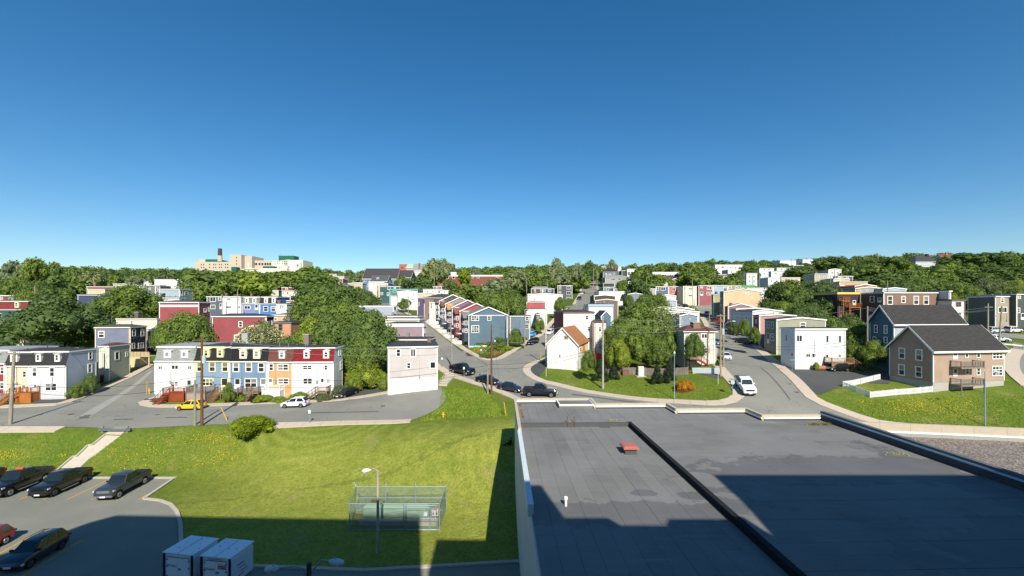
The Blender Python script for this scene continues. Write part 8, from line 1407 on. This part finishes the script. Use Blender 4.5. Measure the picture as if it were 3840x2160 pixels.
p = G(2405, 1412); z = h(*p); r = thing('utility_cabinet', 'tall cream utility cabinet before the grey board fence', 'utility cabinet', (p[0], p[1], z)); m = MB(); m.box(p[0]-.55, p[0]+.55, p[1], p[1]+.8, z-.1, z+2.0); m.obj('housing', plain('#d8d4c4', .6, name='cabinet_cream'), r); m = MB(); m.box(p[0]-.15, p[0]+.4, p[1]-.03, p[1], z+.5, z+1.6); m.obj('door', PLATE, r); m = MB(); m.box(p[0]-1.0, p[0]+.9, p[1]-.5, p[1]+1.0, z-.1, z+.1); m.obj('base_slab', CONC, r)
for x, l in ((2313, 'left'), (2346, 'right')):
    p = G(x, 1408); z = h(*p); r = thing('planter_box', '%s of two brown wooden bins before the grey fence' % l, 'wooden bin', (p[0], p[1], z)); m = MB(); m.box(p[0]-.65, p[0]+.65, p[1]-.3, p[1]+.4, z, z+1.0); m.obj('box', woodmat('brown_bin_wood', (.2, .11, .07)), r); m = MB(); m.box(p[0]-.7, p[0]+.7, p[1]-.35, p[1]+.45, z+1.0, z+1.06); m.obj('lid', woodmat('brown_bin_wood', (.2, .11, .07)), r)
p = G(3078, 1390); z = h(*p); r = thing('oil_tank', 'rusty brown oil tank lying before the white corner house deck', 'oil tank', (p[0], p[1], z)); m = MB(); m.tube([(p[0]-.8, p[1], z+.55), (p[0]-.7, p[1], z+.55), (p[0]+.7, p[1], z+.55), (p[0]+.8, p[1], z+.55)], [.3, .42, .42, .3], 14); m.obj('tank_shell', plain('#a86a48', .7, var=.2, name='tank_rust'), r)
# steps and hand rail between the two streets
r = thing('concrete_steps', 'concrete steps with slanted hand rail between the two pavements', 'steps', (*G(1668, 1425), h(*G(1668, 1425)))); a, b = Vector((*G(1660, 1448), 0)), Vector((*G(1694, 1408), 0)); a.z = h(*a.xy)+.14; b.z = h(*b.xy)+.14; n = 6
for i in range(n): q = a+(b-a)*(i+.5)/n; m = MB(); d = (b-a).xy.normalized(); m.bar(Vector((q.x-d.y*.8, q.y+d.x*.8, q.z)), Vector((q.x+d.y*.8, q.y-d.x*.8, q.z)), (b-a).xy.length/n, .35); m.obj('step', CONC, r)
for zz in (.5, .95): m = MB(); m.tube([a+Vector((-.6, -.5, zz)), b+Vector((-.6, -.5, zz)), b+Vector((-.2, 1.2, zz))], .03, 6); m.obj('hand_rail', WHITE, r)
for i in range(7): q = a+(b-a)*i/6+Vector((-.6, -.5, 0)); m = MB(); m.tube([q, q+Vector((0, 0, .95))], .022, 6); m.obj('baluster', WHITE, r)
# retaining wall under the hip roofed house, garden bed edging
a, b = G(2598, 1400), G(2698, 1402); r = thing('retaining_wall', 'low white retaining wall below the hip roofed house', 'wall', (*a, h(*a)))
for i in range(5): p, q = lerp(a, b, i/5), lerp(a, b, (i+1)/5-.002); m = MB(); m.bar((*p, h(*p)+.4), (*q, h(*q)+.4), .3, 1.3); m.obj('wall_block', plain('#cfd8d6', .8, name='pale_render'), r)
a, b = G(1758, 1303), G(1872, 1297); m = MB(); m.bar((*a, h(*a)+.15), (*b, h(*b)+.15), .2, .5); tag(m.obj('garden_wall', plain('#d4d8d0', .8, name='garden_wall_render')), 'low pale garden wall under the blue grey gabled house', 'wall'); a2, b2 = lerp(a, b, .13), lerp(a, b, .33); m = MB(); m.bar((a2[0], a2[1]-.14, h(*a2)+.2), (b2[0], b2[1]-.14, h(*b2)+.2), .04, .42); tag(m.obj('mint_panel', plain('#7fd0b8', .7, name='mint_paint')), 'mint green panel leaning on the low garden wall', 'panel')
p = G(2570, 1463); m = MB(); m.prism([(p[0]+2.1*math.cos(k_*.524), p[1]+1.2*math.sin(k_*.524)) for k_ in range(12)], h(*p)-.2, h(*p)+.09); tag(m.obj('mulch_bed', plain('#6b3a28', .95, var=.35, scale=8, name='mulch')), 'round brown mulch bed under the golden bush', 'mulch bed')
gp_ = GP([(1720, 1335), (1790, 1310), (1880, 1300), (1975, 1268), (1985, 1278), (1925, 1318), (1880, 1340), (1840, 1344), (1790, 1338)]); drape('garden_soil', gp_, plain('#4a3c2e', .95, var=.4, scale=5, name='soil'), .05)
# small timber deck house on the side street
p = G(495, 1378); z = h(*p); r = thing('timber_deck', 'small cream timber deck with arch opening on the side street', 'deck', (p[0], p[1], z)); DC = plain('#cdb98f', .8, name='cream_boards')
m = MB(); m.box(p[0]-.6, p[0]+1.7, p[1]+.2, p[1]+2.2, z-.2, z+2.6); m.obj('deck_box', DC, r)
for i in range(14): m = MB(); x = p[0]-.6+i*.32; m.box(x, x+.2, p[1]+.05, p[1]+.12, z+2.6, z+3.6); m.obj('picket', DC, r)
m = MB(); m.box(p[0]-.6, p[0]+4, p[1]+.1, p[1]+2.2, z+2.45, z+2.6); m.obj('deck_floor', DC, r); m = MB(); m.box(p[0]+3.6, p[0]+3.8, p[1]+.2, p[1]+.4, z-.5, z+3.4); m.obj('post', DC, r)
for k_ in range(8): m = MB(); m.box(p[0]+4.0+.28*k_, p[0]+4.3+.28*k_, p[1]+.6, p[1]+1.8, z+2.3-.28*k_, z+2.36-.28*k_); m.obj('step', DECKG, r)
# ---------------------------------------------------------------- people
SKIN = plain('#c99a7c', .6, name='skin')
def person(label, x, y, z, J, E, top, legs, hair, rot=0, shade=None):
    r = thing('person', label, 'person', (x, y, z)); r.rotation_euler.z = R(rot); r['_o'] = [0, 0, 0]
    me = bpy.data.meshes.new('body'); names = list(J); me.from_pydata([J[k_][:3] for k_ in names], [(names.index(a), names.index(b)) for a, b in E], []); o = bpy.data.objects.new('body', me); COL.objects.link(o); o.parent = r
    o.modifiers.new('skin', 'SKIN'); 
    for i, k_ in enumerate(names): me.skin_vertices[0].data[i].radius = (J[k_][3], J[k_][3]*(.75 if k_ in ('chest', 'waist', 'pelvis') else 1))
    me.skin_vertices[0].data[names.index('pelvis')].use_root = True; s = o.modifiers.new('sub', 'SUBSURF'); s.levels = s.render_levels = 2
    mt = NM('clothing', .85, .1); zz = mt.n('SeparateXYZ'); mt.l(mt.obc(), zz.inputs[0]); mt.col(mt.mix(mt.math('GREATER_THAN', zz.outputs[2], J['pelvis'][2]+.02), srgb(legs), srgb(top))); me.materials.append(mt.m)
    hd_ = Vector(J['head'][:3]); m = MB(); m.ball(hd_, .105, 12, 9, 1.18); m.ball(hd_+Vector((0, -.1, -.01)), .018, 6, 4); m.ball(hd_+Vector((.1, 0, 0)), .025, 6, 4); m.ball(hd_+Vector((-.1, 0, 0)), .025, 6, 4); m.obj('head', SKIN, r, smooth=True)
    m = MB(); m.ball(hd_+Vector((0, .025, .035)), .115, 12, 8, 1.05); m.obj('hair', plain(hair, .8, name='hair'), r, smooth=True)
    for s in ('l', 'r'):
        e_, w_ = Vector(J['elb'+s][:3]), Vector(J['hand'+s][:3]); d = (w_-e_).normalized(); q = d.cross(Vector((0, 1, .01))).normalized(); m = MB(); m.slab([[w_+q*a*.03+Vector((0, b*.014, 0)) for a, b in ((-1, -1), (1, -1), (1, 1), (-1, 1))], [w_+d*.09+q*a*.04+Vector((0, b*.012, 0)) for a, b in ((-1, -1), (1, -1), (1, 1), (-1, 1))]])
        for i in range(4): c = w_+d*.09+q*(-.03+.02*i); m.tube([c, c+d*(.035+.01*(i in (1, 2))), c+d*(.06+.015*(i in (1, 2)))+Vector((0, -.015, 0))], .009, 6)
        c = w_+d*.03+q*.035; m.tube([c, c+d*.04+q*.03], .01, 6); m.obj('hand', SKIN, r, smooth=True)
    return r
E_ = [('pelvis', 'waist'), ('waist', 'chest'), ('chest', 'neck'), ('neck', 'chin'), ('chest', 'shl'), ('shl', 'elbl'), ('elbl', 'handl'), ('chest', 'shr'), ('shr', 'elbr'), ('elbr', 'handr'), ('pelvis', 'hipl'), ('hipl', 'kneel'), ('kneel', 'ankl'), ('ankl', 'toel'), ('pelvis', 'hipr'), ('hipr', 'kneer'), ('kneer', 'ankr'), ('ankr', 'toer')]
walkJ = dict(pelvis=(0, 0, .95, .13), waist=(0, 0, 1.1, .12), chest=(0, 0, 1.35, .14), neck=(0, 0, 1.48, .055), chin=(0, -.01, 1.54, .05), head=(0, -.01, 1.63, .1), shl=(.18, 0, 1.42, .06), elbl=(.24, .06, 1.15, .042), handl=(.24, -.04, .92, .028), shr=(-.18, 0, 1.42, .06), elbr=(-.24, -.02, 1.15, .042), handr=(-.24, -.16, .95, .028), hipl=(.09, 0, .88, .09), kneel=(.1, -.14, .5, .06), ankl=(.1, -.1, .09, .04), toel=(.1, -.26, .05, .035), hipr=(-.09, 0, .88, .09), kneer=(-.1, .06, .5, .06), ankr=(-.1, .26, .12, .04), toer=(-.1, .14, .05, .035))
p = G(2786, 1266); person('pedestrian in a lilac top and dark trousers walking down the right pavement', p[0], p[1], h(*p)+.14, walkJ, E_, '#b9a3d6', '#20242e', '#d8d0c8', 10)
p = G(2100, 1187); person('distant pedestrian in dark clothes on the pavement of the middle street', p[0], p[1], h(*p)+.14, walkJ, E_, '#2a2a30', '#23242a', '#1d1815', 200)
sitJ = dict(pelvis=(0, 0, .14, .13), waist=(0, .02, .3, .12), chest=(0, .05, .52, .14), neck=(0, .03, .66, .055), chin=(0, 0, .71, .05), head=(0, -.02, .8, .1), shl=(.18, .05, .58, .06), elbl=(.24, -.14, .38, .042), handl=(.1, -.34, .48, .028), shr=(-.18, .05, .58, .06), elbr=(-.24, -.14, .38, .042), handr=(-.08, -.34, .48, .028), hipl=(.1, -.05, .13, .09), kneel=(.13, -.42, .42, .06), ankl=(.12, -.72, .08, .04), toel=(.12, -.88, .05, .035), hipr=(-.1, -.05, .13, .09), kneer=(-.14, -.48, .2, .06), ankr=(-.12, -.92, .08, .04), toer=(-.12, -1.05, .08, .035))
Ds = 55; xw = .38; p = G(1904, 1640); p = (-.15, 49.3); person('person in dark clothes sitting in the shade against the left wall of the building', p[0], p[1], h(*p), sitJ, E_, '#23262e', '#1c1f26', '#2a1f1a', -78)
